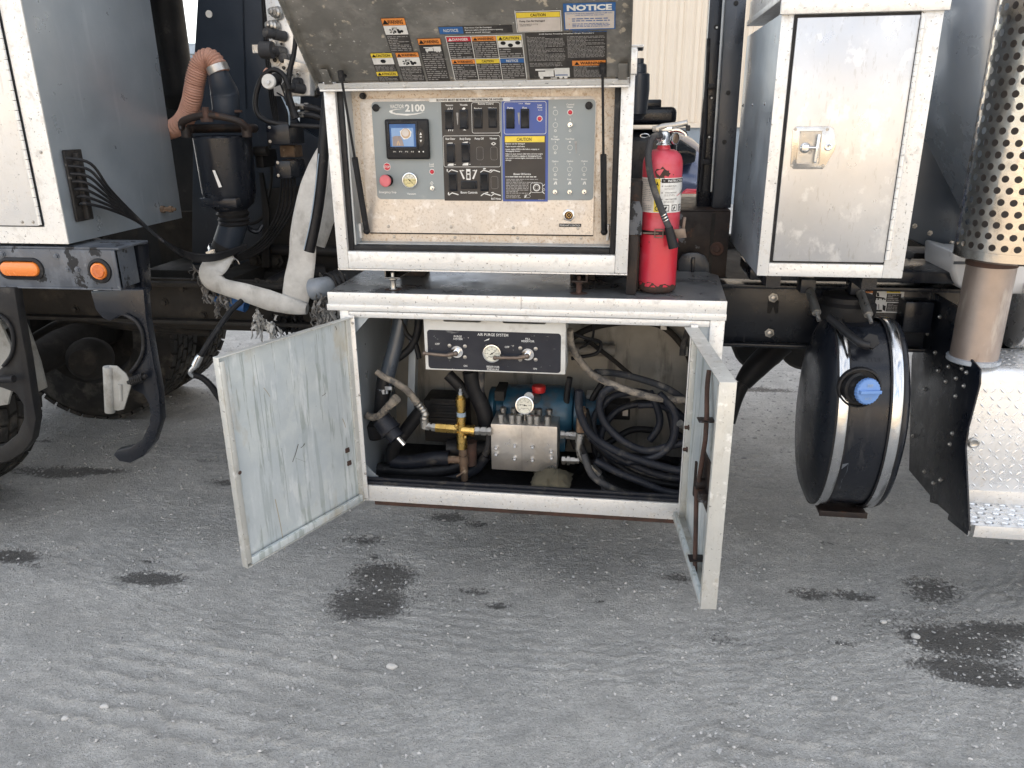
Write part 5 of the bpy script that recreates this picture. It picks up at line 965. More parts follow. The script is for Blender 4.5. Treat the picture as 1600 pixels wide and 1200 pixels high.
# ---- pump cabinet under the control cabinet
ZS = 1.097
sh = MB(); out_ = [(-.895, .0), (.288, .0), (.303, .385), (.255, .46), (-.83, .46), (-.895, .40)]
sh.prism([(x, y, ZS - .004) for x, y in out_], (0, 0, .004), 'alu_shelf')
lcb = MB()
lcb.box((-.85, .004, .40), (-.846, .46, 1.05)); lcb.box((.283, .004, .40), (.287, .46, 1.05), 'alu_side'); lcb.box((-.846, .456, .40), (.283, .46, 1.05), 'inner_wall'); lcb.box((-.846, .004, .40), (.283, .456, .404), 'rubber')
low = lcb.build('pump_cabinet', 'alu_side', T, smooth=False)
sh.build('top_shelf', 'alu_shelf', low, smooth=False)
lip = MB(); lip.box((-.895, -.0015, ZS - .038), (.289, .004, ZS + .0012)); lip.box((-.899, -.004, ZS - .055), (.290, .006, ZS - .036)); lip.box((-.895, .006, ZS - .052), (-.892, .40, ZS - .0045)); lip.build('shelf_lip', 'alu_edge', low, bevel=.0022)
MB().box((-.30, -.0022, ZS - .036), (-.299, .0, ZS + .001)).build('lip_seam', 'rubber', low)
fm = MB(); fm.box((-.862, .0, .395), (-.832, .04, 1.045)); fm.box((.246, 0, .395), (.288, .04, 1.045)); fm.box((-.832, 0, .392), (.246, .03, .450)); fm.box((-.832, .0, 1.02), (.246, .03, 1.04)); fm.build('door_frame', 'alu_edge', low, bevel=.004)
sl = MB(); sl.box((-.832, .003, .4515), (.246, .012, .463)); sl.box((-.832, .018, .4515), (.246, .028, .470)); sl.build('sill_seal', 'hose_navy', low, bevel=.003)
MB().box((-.80, .012, .372), (.255, .44, .3915)).build('rusty_angle', 'rust', low, bevel=.003)
MB().box((-.83, .30, .36), (.25, .42, .40)).build('support_beam', 'black_dusty', low)
for x in (-.832, .246): s_ = 1 if x < 0 else -1; MB().prism([(x, .012, 1.0195), (x + s_ * .06, .012, 1.0195), (x, .012, .955)], (0, .003, 0)).build('gusset', 'alu_side', low); MB().prism([(x, .031, .4505), (x + s_ * .06, .031, .4505), (x, .031, .515)], (0, .003, 0)).build('gusset', 'alu_side', low)
# hinge leaf strips with rivets
for xa, xb, lst, nm in ((-.834, -.812, ((551, 505), (562, 617), (571, 740)), 0), (.192, .2135, ((1094, 521), (1081, 661), (1072, 775)), 1)):
    MB().box((xa, -.011, .405), (xb, -.004, 1.03)).build('hinge_strip', 'alu_edge', low, bevel=.003)
    scatter('rivet', MB().lathe([(0, .0045), (.0015, .004), (.0028, .002), (.003, .0002)], (0, 0, 0), (0, -1, 0), 10), 'steel', [tuple(WY(a, b, -.011)) for a, b in lst], low)
# doors
def door(H, E, z0, z1, n_, name, lab, rim=.022):
    H = Vector((*H, 0)); E = Vector((*E, 0)); u = (E - H).normalized(); W = (E - H).length; n = Vector((*n_, 0)); n = (n - u * n.dot(u)).normalized()
    def bx(a0, a1, b0, b1, c0, c1, mb, mat=None): mb.obox(H + u * (a0 + a1) / 2 + Vector((0, 0, (b0 + b1) / 2)) + n * (c0 + c1) / 2, u * (a1 - a0) / 2, Vector((0, 0, (b1 - b0) / 2)), n * (c1 - c0) / 2, mat)
    mb = MB(); bx(.006, W - .003, z0 + .003, z1 - .003, .0, .003, mb, 'alu_inner'); d = mb.build(name, 'alu_inner', T, label=lab, smooth=False)
    r = MB(); bx(W - .003, W, z0, z1, -.0, rim, r); bx(0, W - .003, z1 - .003, z1, 0, rim, r); bx(0, W - .003, z0, z0 + .003, 0, rim, r); bx(W - .018, W - .003, z0 + .012, z1 - .012, rim - .003, rim, r); bx(.0, .02, z0 + .003, z1 - .003, .003, rim * .5, r)
    r.build('door_rim', 'alu_rim', d, bevel=.0012)
    b_ = MB(); bx(.02, W - .018, z0 + .004, z0 + .026, rim - .012, rim, b_); b_.build('bottom_channel', 'alu_inner', d, bevel=.002)
    return d, H, u, n, W, bx
dl, H, u, n, W, bx = door((-.834, -.004), (-1.036, -.448), .405, 1.024, (.88, -.47), 'open_door', 'left cabinet door swung open, streaked and water stained inside')
for a, b in ((541, 703), (544, 723)):
    dr = ray(a, b); t = (H - CAM).dot(n) / dr.dot(n); p = CAM + dr * t + n * .003; MB().lathe([(0, .0105), (.004, .0105), (.005, .006), (.009, .005)], p, n, 4).build('rusty_bolt', 'rust', dl)
MB().lathe([(0, .006), (.0015, .004)], H + u * (W - .012) + n * .0302 + Vector((0, 0, .70)), n, 8).build('dark_chip', 'rust', dl)
nn_ = n
SC = Print(H + n * .0034, -u if (-u).cross(Vector((0, 0, 1))).dot(n) > 0 else u, (0, 0, 1), .0002)
for x0, y0, x1, y1, w_, m_ in ((494, 522, 501, 640, 1.0, 'scratch_grey'), (466, 694, 457, 722, 1.2, 'scratch_dark'), (476, 693, 470, 700, 1.6, 'scratch_dark'), (462, 716, 478, 722, 1, 'scratch_dark'), (503, 619, 509, 614, 1.4, 'scratch_dark'), (412, 606, 422, 620, 1.3, 'scratch_tan'), (535, 654, 540, 668, 1.2, 'scratch_tan'), (397, 554, 409, 640, 1.1, 'scratch_grey'), (409, 640, 420, 720, 1.0, 'scratch_grey'), (398, 620, 412, 700, .9, 'scratch_grey'), (440, 700, 452, 800, 1.2, 'scratch_grey'), (430, 780, 445, 860, 1.4, 'scratch_tan'), (524, 510, 526, 516, 1.4, 'scratch_dark')):
    SC.poly([(x0 - w_ / 2, y0), (x0 + w_ / 2, y0), ((x0 + x1) / 2 + w_ * .9, (y0 + y1) / 2), (x1 + w_ / 3, y1), (x1 - w_ / 3, y1), ((x0 + x1) / 2 + w_ * .1, (y0 + y1) / 2)], m_, 0)
SC.build('scratches', dl)
dr_, H, u, n, W, bx = door((.214, -.004), (.262, -.487), .412, 1.022, (-1, -.1), 'open_door', 'right cabinet door swung open almost edge on, with rusty latch rods', rim=.040)
rod = MB()
def dp(a, z, c=.02): return H + u * a + Vector((0, 0, z)) + n * c
rod.tube([dp(.24, .97, .012), dp(.26, .93, .018), dp(.30, .86, .022), dp(.305, .80, .022)], .0065, 10); rod.cyl(dp(.305, .80, .022), dp(.28, .66, .026), .0062)
rod.cyl(dp(.28, .655, .030), dp(.33, .40, .026), .0062); rod.build('latch_rod', 'rust', dr_)
for z, a in ((.855, .30), (.455, .315)): MB().obox(dp(a, z, .02), u * .018, Vector((0, 0, .0015)), n * .024).build('rod_guide', 'rusty_black', dr_, bevel=.001)
lm = MB(); bx(.22, .33, .60, .74, .003, .008, lm); lm.cyl(dp(.275, .66, .006), dp(.275, .66, .034), .016); lm.obox(dp(.275, .675, .034), u * .006, Vector((0, 0, .05)), n * .003); lm.obox(dp(.30, .64, .018), u * .022, Vector((0, 0, .012)), n * .012)
lm.build('latch_gear', 'rusty_black', dr_, bevel=.001)
scatter('rusty_nut', bolt((-1, -.1, 0), .006, .012), 'rust', [tuple(dp(.06, .735, .018)), tuple(dp(.06, .665, .018))], dr_)
hm = MB(); bx(.25, .33, .62, .73, -.010, -.0005, hm); hm.tube([dp(.28, .70, -.012), dp(.29, .70, -.03), dp(.30, .66, -.034), dp(.31, .63, -.012)], .0065, 8); hm.build('door_handle', 'steel_bright', dr_, bevel=.001)
MB().tube([dp(.30, .63, -.014), dp(.31, .60, -.02), dp(.30, .575, -.016), dp(.32, .56, -.03)], .0025, 6).build('key_chain', 'steel', dr_)
DP = Print(dp(.0, .0, .0032), -u, (0, 0, 1)); 
DP.rm(-.215, .845, -.12, 1.0, 'ink_dim', 1); DP.rm(-.31, .86, -.222, .98, 'sticker_pale', 1); DP.lines(-.30, .865, -.23, .93, 5, 'ink_black', 2, .4, 3); DP.rm(-.31, .935, -.222, .98, 'ink_dim', 2); DP.rm(-.31, .862, -.29, .90, 'ink_yellow', 3); DP.build('inside_label', dr_)

# purge panel
xa, xb, za, zb, yp = -.609, -.170, .848, 1.021, .040
pts = [(xa, zb), (xa + .052, zb), (xa + .066, zb - .016), (xa + .176, zb - .016), (xa + .192, zb), (xa + .235, zb), (xa + .250, zb - .016), (xa + .375, zb - .016), (xa + .390, zb), (xb, zb), (xb, za), (xa, za)]
pp = MB(); pp.prism([(x, yp, z) for x, z in pts], (0, .004, 0)); pp.box((xb - .003, yp + .004, za), (xb, .16, zb)); pp.box((xa, yp + .004, za), (xa + .003, .16, zb)); pp.box((xa + .003, yp + .004, za), (xb - .003, .16, za + .003))
PPp = pp.build('purge_panel', 'white_plastic', T, bevel=.002, label='white framed black air purge panel with two lever valves and a gauge')
K = Print((0, yp, 0), (1, 0, 0), (0, 0, 1))
a0, b1 = K.uv(667, 515); a1, b0 = K.uv(876, 583); K.rm(a0, b0, a1, b1, 'purge_black', 0, .010)
for x, y, s, w_, h in ((770, 523, 'AIR PURGE SYSTEM', 48, 4.2), (715.5, 525.5, 'PURGE', 12.5, 3), (715.5, 529.5, 'SYSTEM', 14, 3), (683.5, 537.3, 'OFF', 7, 3), (727.3, 571.5, 'ON', 5.5, 3), (770.5, 573, 'RESERVOIR', 20, 3), (770.5, 577, 'PRESSURE', 18.5, 3), (792.3, 542, 'OFF', 7, 3), (825, 529.3, 'FILL', 7.5, 2.8), (825, 533, 'RESERVOIR', 20, 3), (836, 576, 'ON', 5.5, 2.8)): K.text(x, y, s, w_, h, 'ink_white', 2, bold=.01)
K.poly([(756, 533), (760, 530.5), (765, 528.5), (764, 531), (760, 532)], 'ink_white', 2)
K.build('panel_print', PPp)
gauge(769.5, 551, yp, .0285, 'pressure_gauge', PPp, .008, ang=35)
for cx, cy in ((714.5, 549), (825, 553)):
    c = WY(cx, cy, yp); MB().lathe([(0, .019), (.006, .019), (.006, .016), (.007, .016)], c, (0, -1, 0), 24).lathe([(.006, .010), (.02, .010), (.022, .006), (.028, .006)], c, (0, -1, 0), 14).build('valve_stem', 'steel_bright', PPp)
    lv = MB(); e = c + Vector((-.098, -.026, -.008 if cx > 800 else -.002)); lv.tube([c + Vector((0, -.022, 0)), c + Vector((-.02, -.026, -.004)), c + Vector((-.035, -.026, -.006)), e], [.0075, .0065, .005, .005], 10); lv.ball(c + Vector((0, -.024, 0)), .0085); lv.ball(e, .0075); lv.build('valve_lever', 'lever', PPp)
    scatter('panel_bolt', MB().lathe([(0, .0062), (.002, .006), (.003, .003), (.0032, .0002)], (0, 0, 0), (0, -1, 0), 12), 'steel', [tuple(WY(cx + dx, cy + dy, yp - .0008)) for dx, dy in ((-12, -9), (12, -8), (-12, 9), (12, 9))], PPp)

# pump, gauge and valve block
pu = MB(); c = WY(842, 640, .30)
pu.lathe([(-.12, .05), (-.115, .085), (.10, .09), (.12, .08), (.125, .05)], c, (1, 0, 0), 28); pu.box((c.x - .10, .22, c.z - .12), (c.x + .10, .38, c.z - .02)); pu.lathe([(0, .075), (.02, .075), (.025, .05), (.05, .05)], c + Vector((-.17, 0, 0)), (1, 0, 0), 24); pu.lathe([(0, .07), (.03, .07), (.04, .045), (.10, .045)], c + Vector((.125, 0, 0)), (1, 0, 0), 24)
pump = pu.build('water_pump', 'blue_pump', T, bevel=.002, label='blue high pressure pump behind the valve block')
MB().lathe([(0, .022), (.012, .024), (.022, .022), (.024, .012)], WY(842, 612, .24), (0, 0, 1), 20).build('filler_cap', 'red_plastic', pump)
MB().box(tuple(WY(773, 626, .20)), tuple(WY(794, 597, .30))).build('name_plate', 'frame_dirt', pump)
bk = MB(); A, B = WY(768, 733.5, .12), WY(871, 667, .12); bk.box((A.x, .12, A.z), (B.x, .24, B.z)); blk = bk.build('valve_block', 'block', T, bevel=.003, label='steel valve block with socket head bolts')
MB().box((B.x - .117 - .0005, .1192, A.z), (B.x - .117, .12, B.z)).build('block_seam', 'rust', blk)
scatter('socket_bolt', MB().lathe([(0, .0075), (.002, .0075), (.006, .0055), (.009, .0055), (.009, .003), (.005, .0028), (.005, .0001)], (0, 0, 0), (0, -1, 0), 12), 'steel_bright', [tuple(WY(a, b, .12)) for a, b in ((775.5, 699), (775.5, 708.8), (804.7, 696), (804.4, 716), (832.2, 697.5), (832.2, 718), (861.7, 705), (861.7, 714.5))], blk)
scatter('cap_nut', MB().lathe([(0, .010), (.016, .010), (.016, .0115), (.028, .0115), (.030, .008)], (0, 0, 0), (0, 0, 1), 12), 'steel', [(WY(a, 664, yb).x, yb, B.z) for a, yb in ((783, .14), (800, .14), (811, .14), (828, .14), (838.5, .14), (855.5, .14), (786.5, .20), (803.5, .20), (832, .20), (842, .20), (858, .20))], blk)
MB().cyl((WY(820, 660, .17).x, .17, B.z), (WY(820, 660, .17).x, .17, B.z + .04), .007).cyl(WY(826, 622, .20), WY(826, 622, .20) + Vector((.02, .05, -.02)), .02).build('gauge_stem', 'steel', blk)
gauge(820.3, 632.5, .165, .0300, 'pressure_gauge', T, .010, (0, -1, .22), ang=170)
# brass cross and fittings
def hexrun(mb, a, b, parts, mat=None, n=8):   # a chain of collars from a to b: list of (fraction, radius)
    a, b = Vector(a), Vector(b); d = b - a; L_ = d.length; prof = []
    for (f0, f1, r) in parts: prof += [(f0 * L_, r), (f1 * L_, r)]
    mb.lathe(prof, a, d, n, mat)
br = MB(); Yb = .12
hexrun(br, WY(681, 668, Yb), WY(722, 671, Yb), [(0, .4, .0155), (.4, .42, .0135), (.42, .78, .0155), (.78, 1, .014)], n=6)
hexrun(br, WY(722, 671, Yb), WY(742, 673, Yb), [(0, .8, .0175), (.8, 1, .020)], n=16)
hexrun(br, WY(719.5, 617, Yb), WY(722, 700, Yb), [(0, .06, .012), (.06, .20, .0175), (.2, .42, .0145), (.42, .56, .0155), (.56, .68, .0145), (.68, 1, .0185)], n=12)
br.lathe([(0, .006), (.006, .006), (.009, .003)], WY(713, 665, Yb - .018), (0, -1, 0), 10); br.lathe([(0, .006), (.006, .006), (.009, .003)], WY(727, 683, Yb - .018), (0, -1, 0), 10)
cross = br.build('brass_valve', 'brass', T, label='bright brass cross valve left of the steel block')
MB().lathe([(0, .0085), (.012, .0085), (.013, .006), (.022, .0065), (.026, .003)], WY(719.5, 617, Yb), (0, 0, 1), 12).build('adjuster', 'steel_bright', cross)
MB().lathe([(0, .0155), (.015, .0155)], WY(721, 650, Yb), (0, 0, 1), 12, caps=False).build('tape_band', 'pipe_blue', cross)
rb = MB(); hexrun(rb, WY(722.5, 692, Yb), WY(726, 750, Yb), [(0, .3, .014), (.3, .34, .011), (.34, .55, .0165), (.55, .8, .014), (.8, 1, .012)], n=10); rb.cyl(WY(722, 718, Yb), WY(701, 718, Yb), .013); rb.cyl(WY(727, 736, Yb - .01), WY(713, 745, Yb - .03), .0035)
rb.build('drain_cock', 'rust_brass', T)
ft = MB(); hexrun(ft, WY(742, 673, Yb), WY(768, 674, Yb), [(0, .3, .015), (.3, .4, .011), (.4, .7, .0155), (.7, .8, .012), (.8, 1, .015)], n=6); hexrun(ft, WY(681, 668, Yb), WY(662, 665, Yb), [(0, .3, .014), (.3, .5, .010), (.5, 1, .014)], n=6); ft.build('union_fitting', 'steel', T); ft = MB(); ft.tube([WY(664, 668, Yb), WY(663, 655, Yb)], .0145, 10)
ft.tube([WY(663, 655, Yb), WY(664, 646, Yb), WY(659, 638, Yb), WY(652, 630, Yb - .01)], .0125, 10, rib=(.014, .10), sub=8); ft.build('union_fitting', 'steel', T)
MB().tube([WY(652, 630, .11), WY(638, 612, .10), WY(618, 598, .08), WY(600, 589, .07), WY(588, 580, .07)], [.0125, .012, .011, .010, .010], 12).build('whip_hose', 'dirt_coat', T)
rt = MB(); hexrun(rt, WY(876, 679, .15), WY(900, 681, .15), [(0, .25, .013), (.25, .35, .009), (.35, .6, .0125), (.6, 1, .014)], n=6); hexrun(rt, WY(907, 676, .15), WY(904, 702, .15), [(0, .6, .015), (.6, 1, .012)], n=10); rt.tube([WY(904, 700, .15), WY(908, 714, .15), WY(918, 724, .15), WY(928, 734, .15)], [.011, .0115, .012, .0145], 10); rt.cyl(WY(924, 730, .15), WY(936, 742, .15), .015, n=8)
rt.build('tee_fitting', 'steel', T)
rv = MB(); hexrun(rv, WY(909, 636, .15), WY(907, 674, .15), [(0, .12, .013), (.12, .4, .0155), (.4, .45, .012), (.45, 1, .0155)], n=8); rv.build('relief_valve', 'rust_brass', T)
MB().tube([WY(934, 740, .15), WY(941, 752, .14), WY(944, 762, .13), WY(943, 770, .12)], .011, 10).build('whip_hose', 'rubber_dusty', T)
sc2 = MB(); hexrun(sc2, WY(878, 719, .16), WY(905, 720, .16), [(0, .2, .015), (.2, .3, .010), (.3, .45, .017), (.45, .5, .010), (.5, .75, .013), (.75, 1, .010)], n=6); sc2.build('suction_fitting', 'steel', T)
# left end of the compartment: filter, pipes, clamps
MB().tube([WY(628, 490, .22), WY(620, 530, .20), WY(608, 575, .18), WY(602, 600, .17)], .026, 16).build('inlet_pipe', 'slate', T)
MB().tube([WY(602, 585, .17), WY(598, 612, .16), WY(596, 640, .16), WY(592, 665, .16)], .025, 16).build('rubber_sleeve', 'rubber', T)
MB().lathe([(0, .027), (.016, .027)], WY(600, 612, .163), (0, 0, 1), 20, caps=False).obox(WY(607, 606, .13), (.012, 0, 0), (0, .004, 0), (0, 0, .006)).build('band_clamp', 'steel_bright', T)
vt = MB(); hexrun(vt, WY(590, 652, .10), WY(620, 622, .08), [(0, .2, .012), (.2, .5, .013), (.5, .6, .010), (.6, .8, .014), (.8, 1, .016)], n=12); vt.tube([WY(572, 648, .10), WY(582, 652, .10), WY(592, 650, .10)], .012, 10); vt.build('test_port', 'dirt_coat', T)
fb = MB(); hexrun(fb, WY(596, 655, .12), WY(620, 685, .10), [(0, .25, .034), (.25, .6, .037), (.6, .64, .04), (.64, 1, .028)], n=14); fb.build('filter_bowl', 'hose_navy', T); MB().cyl(WY(622, 684, .09), WY(632, 695, .085), .0085, n=8).build('drain_stem', 'steel_bright', T)
MB().lathe([(0, .001), (.0, .035), (.02, .042), (.06, .042)], WY(588, 680, .17), (0, -.2, 1), 16).build('rubber_cap', 'rubber', T)
for pts, r, mt in (([(612, 720), (640, 722), (680, 716), (702, 716)], .026, 'hose_navy'), ([(560, 735), (600, 733), (650, 736), (700, 733), (730, 722)], .022, 'rubber'), ([(600, 748), (650, 750), (700, 748), (740, 735), (760, 712)], .019, 'hose_navy'), ([(625, 490), (634, 520), (648, 535), (655, 560)], .009, 'rubber'), ([(655, 490), (652, 520), (640, 545), (610, 568)], .013, 'rubber'),
        ([(660, 640), (640, 665), (615, 700), (612, 720)], .024, 'rubber'), ([(735, 580), (742, 610), (755, 640), (760, 665)], .028, 'rubber'), ([(752, 580), (752, 620), (760, 650), (764, 690), (752, 725)], .012, 'rubber_dusty'), ([(700, 585), (715, 600), (730, 620)], .020, 'black_dusty')):
    MB().tube([WY(a, b, .20) for a, b in pts], r, 12).build('plumbing_hose', mt, T)
MB().obox(WY(645, 600, .30), (.012, .004, .16), (0, .02, 0), (.012, 0, -.004)).build('brace', 'alu_side', T)
MB().box(tuple(WY(664, 690, .30)), tuple(WY(735, 610, .42))).build('gear_box', 'black_dusty', T, bevel=.006)
for k in range(6): MB().box(tuple(WY(672, 628 + 10 * k, .292)), tuple(WY(728, 624 + 10 * k, .30))).build('cooling_rib', 'black_dusty', T, bevel=.001)
MB().cyl(WY(700, 700, .25), WY(790, 705, .25), .035).build('suction_pipe', 'rubber', T)
MB().cyl(WY(735, 690, .16), WY(735, 725, .16), .022).build('rusty_tube', 'rust', T)
MB().box(tuple(WY(915, 660, .34)), tuple(WY(945, 610, .40))).build('breaker_box', 'white_plastic', T, bevel=.003)
sb_ = MB().box(tuple(WY(945, 655, .33)), tuple(WY(985, 622, .40))).build('solenoid_box', 'rubber', T, bevel=.003); PB = Print((0, .33, 0), (1, 0, 0), (0, 0, 1)); PB.rect(973, 640, 981, 650, 'sticker_pale', 0); PB.build('box_label', sb_)
MB().cyl(WY(888, 545, .40), WY(960, 548, .42), .022).build('stained_pipe', 'inner_wall', T)
MB().tube([WY(890, 530, .30), WY(925, 512, .34), WY(980, 503, .40), WY(1030, 508, .42), WY(1062, 535, .42), WY(1080, 570, .42), WY(1085, 640, .42)], .011, 12).build('conduit', 'frame_dirt', T)
for a, b in ((1037, 507), (1070, 548)): MB().obox(WY(a, b, .40), (.010, 0, 0), (0, .010, 0), (0, 0, .016)).build('conduit_clip', 'steel', T)
MB().tube([WY(1078, 500, .38), WY(1073, 520, .38), WY(1068, 540, .36), WY(1066, 556, .35)], [.008, .009, .0115, .0105], 10).build('lead_end', 'rubber_dusty', T)
MB().tube([WY(893, 520, .25), WY(915, 528, .25), WY(938, 535, .27), WY(932, 552, .27), WY(905, 558, .26), (WY(893, 560, .25))], .006, 8).build('cable_loop', 'rubber', T)
MB().tube([WY(928, 495, .3), WY(925, 530, .3), WY(905, 545, .3)], .004, 6).build('cable_loop', 'rubber', T)
MB().tube([WY(915, 530, .32), WY(955, 560, .35), WY(985, 585, .36), WY(1000, 592, .36)], .008, 8).build('cable_loop', 'frame_dirt', T)

# hose lying coiled inside the pump cabinet
def coil(name, paths, r, mat, lab, grp='wash-down hoses coiled in the pump cabinet'):
    mb = MB()
    for pts, y0, y1 in paths:
        n_ = len(pts); mb.tube([WY(a, b, y0 + (y1 - y0) * (.5 - .5 * math.cos(i / max(1, n_ - 1) * 6.28 * 1.5))) for i, (a, b) in enumerate(pts)], r, 12, sub=7)
    return mb.build(name, mat, label=lab, cat='hose', group=grp)
coil('coiled_hose', [([(890, 515), (893, 540), (905, 562), (925, 584), (948, 597), (985, 611), (1020, 621), (1060, 625), (1098, 624)], .10, .16)], .0115, 'dirt_coat', 'upper mud coated hose crossing the cabinet from the panel to the right door')
coil('coiled_hose', [([(930, 582), (960, 583), (1000, 592), (1040, 606), (1068, 624), (1095, 650)], .18, .24)], .0115, 'rubber_dusty', 'dusty hose running just above the mud coated hose')
def ring_path(cx, cy, rx, ry, a0, a1, st=24, wob=0, sd=0):
    rd = random.Random(sd); return [(cx + rx * math.cos(math.radians(a)) * (1 + rd.uniform(-wob, wob)), cy + ry * math.sin(math.radians(a)) * (1 + rd.uniform(-wob, wob))) for a in range(a0, a1, st)]
coil('coiled_hose', [([(960, 603), (942, 615), (937, 640), (948, 665), (975, 690), (1010, 704), (1050, 696), (1085, 688)], .12, .14), ([(1015, 612), (1028, 640), (1030, 665), (1015, 688)], .2, .2)], .0125, 'hose_navy', 'navy hose making the tall left loop of the coil')
coil('coiled_hose', [([(1030, 615), (1052, 640), (1056, 665), (1048, 695), (1022, 714), (980, 722)], .12, .12)], .0120, 'hose_navy', 'navy hose curving down the right of the coil')
coil('coiled_hose', [([(905, 610), (905, 640), (918, 672), (940, 692), (975, 710), (1020, 725), (1060, 735), (1095, 738)], .10, .10)], .0130, 'hose_navy', 'thick navy hose sweeping diagonally through the middle of the coil')
coil('coiled_hose', [([(920, 680), (950, 705), (980, 722), (1030, 742), (1070, 748), (1100, 746)], .14, .14), ([(930, 720), (965, 738), (1000, 752), (1040, 768), (1075, 772)], .10, .10)], .0125, 'hose_navy', 'lower pair of navy hose turns near the floor of the cabinet')
coil('coiled_hose', [([(912, 710), (925, 742), (950, 760), (985, 775), (1030, 780), (1070, 782)], .12, .08)], .0115, 'rubber_dusty', 'dusty hose lying lowest against the sill')
coil('coiled_hose', [([(960, 722), (990, 735), (1020, 745), (1045, 748)], .18, .18)], .011, 'dirt_coat', 'short mud coated hose length buried in the coil')
coil('coiled_hose', [([(890, 590), (885, 630), (890, 670), (900, 700)], .24, .24), ([(940, 600), (925, 625), (920, 650), (926, 690)], .3, .3)], .011, 'rubber', 'black hose hanging behind the relief valve')
coil('coiled_hose', [(ring_path(990, 668, 62, 56, -150, 240, 24, .03, 14), .17, .24), (ring_path(1010, 690, 72, 60, -100, 280, 24, .04, 15), .20, .26)], .0115, 'hose_navy', 'navy hose turns just behind the front loops of the coil')
coil('coiled_hose', [([(915, 640), (930, 690), (960, 722), (1000, 745), (1050, 757), (1100, 760)], .16, .18), ([(905, 690), (930, 738), (965, 762), (1010, 772), (1080, 776)], .15, .15)], .0105, 'rubber', 'thin black hose turns tucked between the navy ones low in the cabinet')
coil('coiled_hose', [(ring_path(1005, 690, 75, 62, -120, 250, 24, .04, 4), .30, .36), (ring_path(1015, 720, 80, 50, -60, 300, 24, .06, 9), .26, .36), (ring_path(990, 745, 85, 34, 20, 380, 24, .05, 2), .22, .34)], .012, 'rubber', 'dark back turns of the coil, half hidden in shadow')
MB().lathe([(0, .012), (.012, .012), (.013, .009), (.03, .009)], WY(1062, 661, .10), WY(1074, 672, .12) - WY(1062, 661, .10), 10).build('hose_coupling', 'steel', label='dull steel hose coupling lying on the coiled hose', cat='coupling')
rg = MB(); rd = random.Random(5); c0 = WY(862, 752, .09); nx_, ny_ = 12, 8; vs = []
for j in range(ny_ + 1):
    for i in range(nx_ + 1):
        s, t = i / nx_ - .5, j / ny_ - .5; e = max(0, 1 - (2 * abs(s)) ** 2) * max(0, 1 - (2 * abs(t)) ** 2)
        vs.append((c0.x + s * .13 + rd.uniform(-.004, .004), c0.y + t * .12 + rd.uniform(-.004, .004), .4645 + .035 * e + rd.uniform(-.006, .008) * (e > .05)))
rg.add(vs, [(j * (nx_ + 1) + i, j * (nx_ + 1) + i + 1, (j + 1) * (nx_ + 1) + i + 1, (j + 1) * (nx_ + 1) + i) for j in range(ny_) for i in range(nx_)])
ro = rg.build('rag', 'rag', label='crumpled dirty brown rag lying below the valve block', cat='rag'); so = ro.modifiers.new('t', 'SOLIDIFY'); so.thickness = .003

# ---- fire extinguisher on its post
EC = Vector((.094, .12, 0)); ER = .0565
pz = lambda py: WY(1026, py, .12).z
ex = thing('fire_extinguisher', (EC.x, EC.y, ZS + .004), 'red fire extinguisher with scuffed paint strapped upright to a rusty post', 'fire extinguisher')
z0 = ZS + .004; zt = pz(257)
prof = [(z0, .045), (z0 + .004, .052), (z0 + .012, ER), (z0 + .026, ER), (zt, ER)] + [(zt + .042 * math.sin(math.radians(a)), .017 + (ER - .017) * math.cos(math.radians(a)) ** .8) for a in (15, 30, 45, 60, 75, 88)] + [(pz(226), .017)]
MB().lathe([(h, r) for h, r in prof], (EC.x, EC.y, 0), (0, 0, 1), 40).build('cylinder', 'red_can', ex)
MB().lathe([(z0 - .001, .046), (z0 + .004, .0535), (z0 + .012, ER + .0006), (z0 + .019, ER + .0008)], (EC.x, EC.y, 0), (0, 0, 1), 40, caps=False).build('worn_base', 'rust', ex)
class CP(Print):
    def P(s, a, b, lay): th = a / ER - math.pi / 2; r = ER + .0006 + .00035 * lay; return Vector((EC.x + r * math.cos(th), EC.y + r * math.sin(th), b))
    def rm(s, a0, b0, a1, b1, mat, lay=0, r=0):
        n_ = max(1, int(abs(a1 - a0) / .006)); vs = []
        for i in range(n_ + 1): a = a0 + (a1 - a0) * i / n_; vs += [s.P(a, b0, lay), s.P(a, b1, lay)]
        s.mb.add(vs, [(2 * i, 2 * i + 2, 2 * i + 3, 2 * i + 1) for i in range(n_)], mat)
E_ = CP((0, 0, 0), (1, 0, 0), (0, 0, 1)); za, zb = pz(329), pz(276)
E_.rm(-.078, za, .090, zb, 'ink_white', 0); E_.rm(-.074, za + .003, -.024, zb - .003, 'sticker_pale', 1); E_.lines(-.072, za + .03, -.027, zb - .004, 12, 'ink_dim', 2, .45, 3, .98); E_.lines(-.072, za + .006, -.027, za + .026, 4, 'ink_dim', 2, .45, 4, .98)
E_.rm(-.022, za + .002, -.006, zb - .002, 'ink_yellow', 1); E_.tm(-.014, zb - .016, 'A', .008, .011, 'ink_black', 2, bold=.03); E_.tm(-.014, zb - .045, 'B', .008, .011, 'ink_black', 2, bold=.03); E_.tm(-.014, za + .012, 'C', .009, .012, 'ink_black', 2, bold=.03)
E_.rm(-.003, zb - .013, .088, zb - .002, 'ink_black', 1); E_.tm(.045, zb - .0075, 'INSTRUCTIONS', .060, .0062, 'ink_white', 2, bold=.02); E_.tm(.004, zb - .0075, 'TO', .005, .004, 'ink_white', 2)
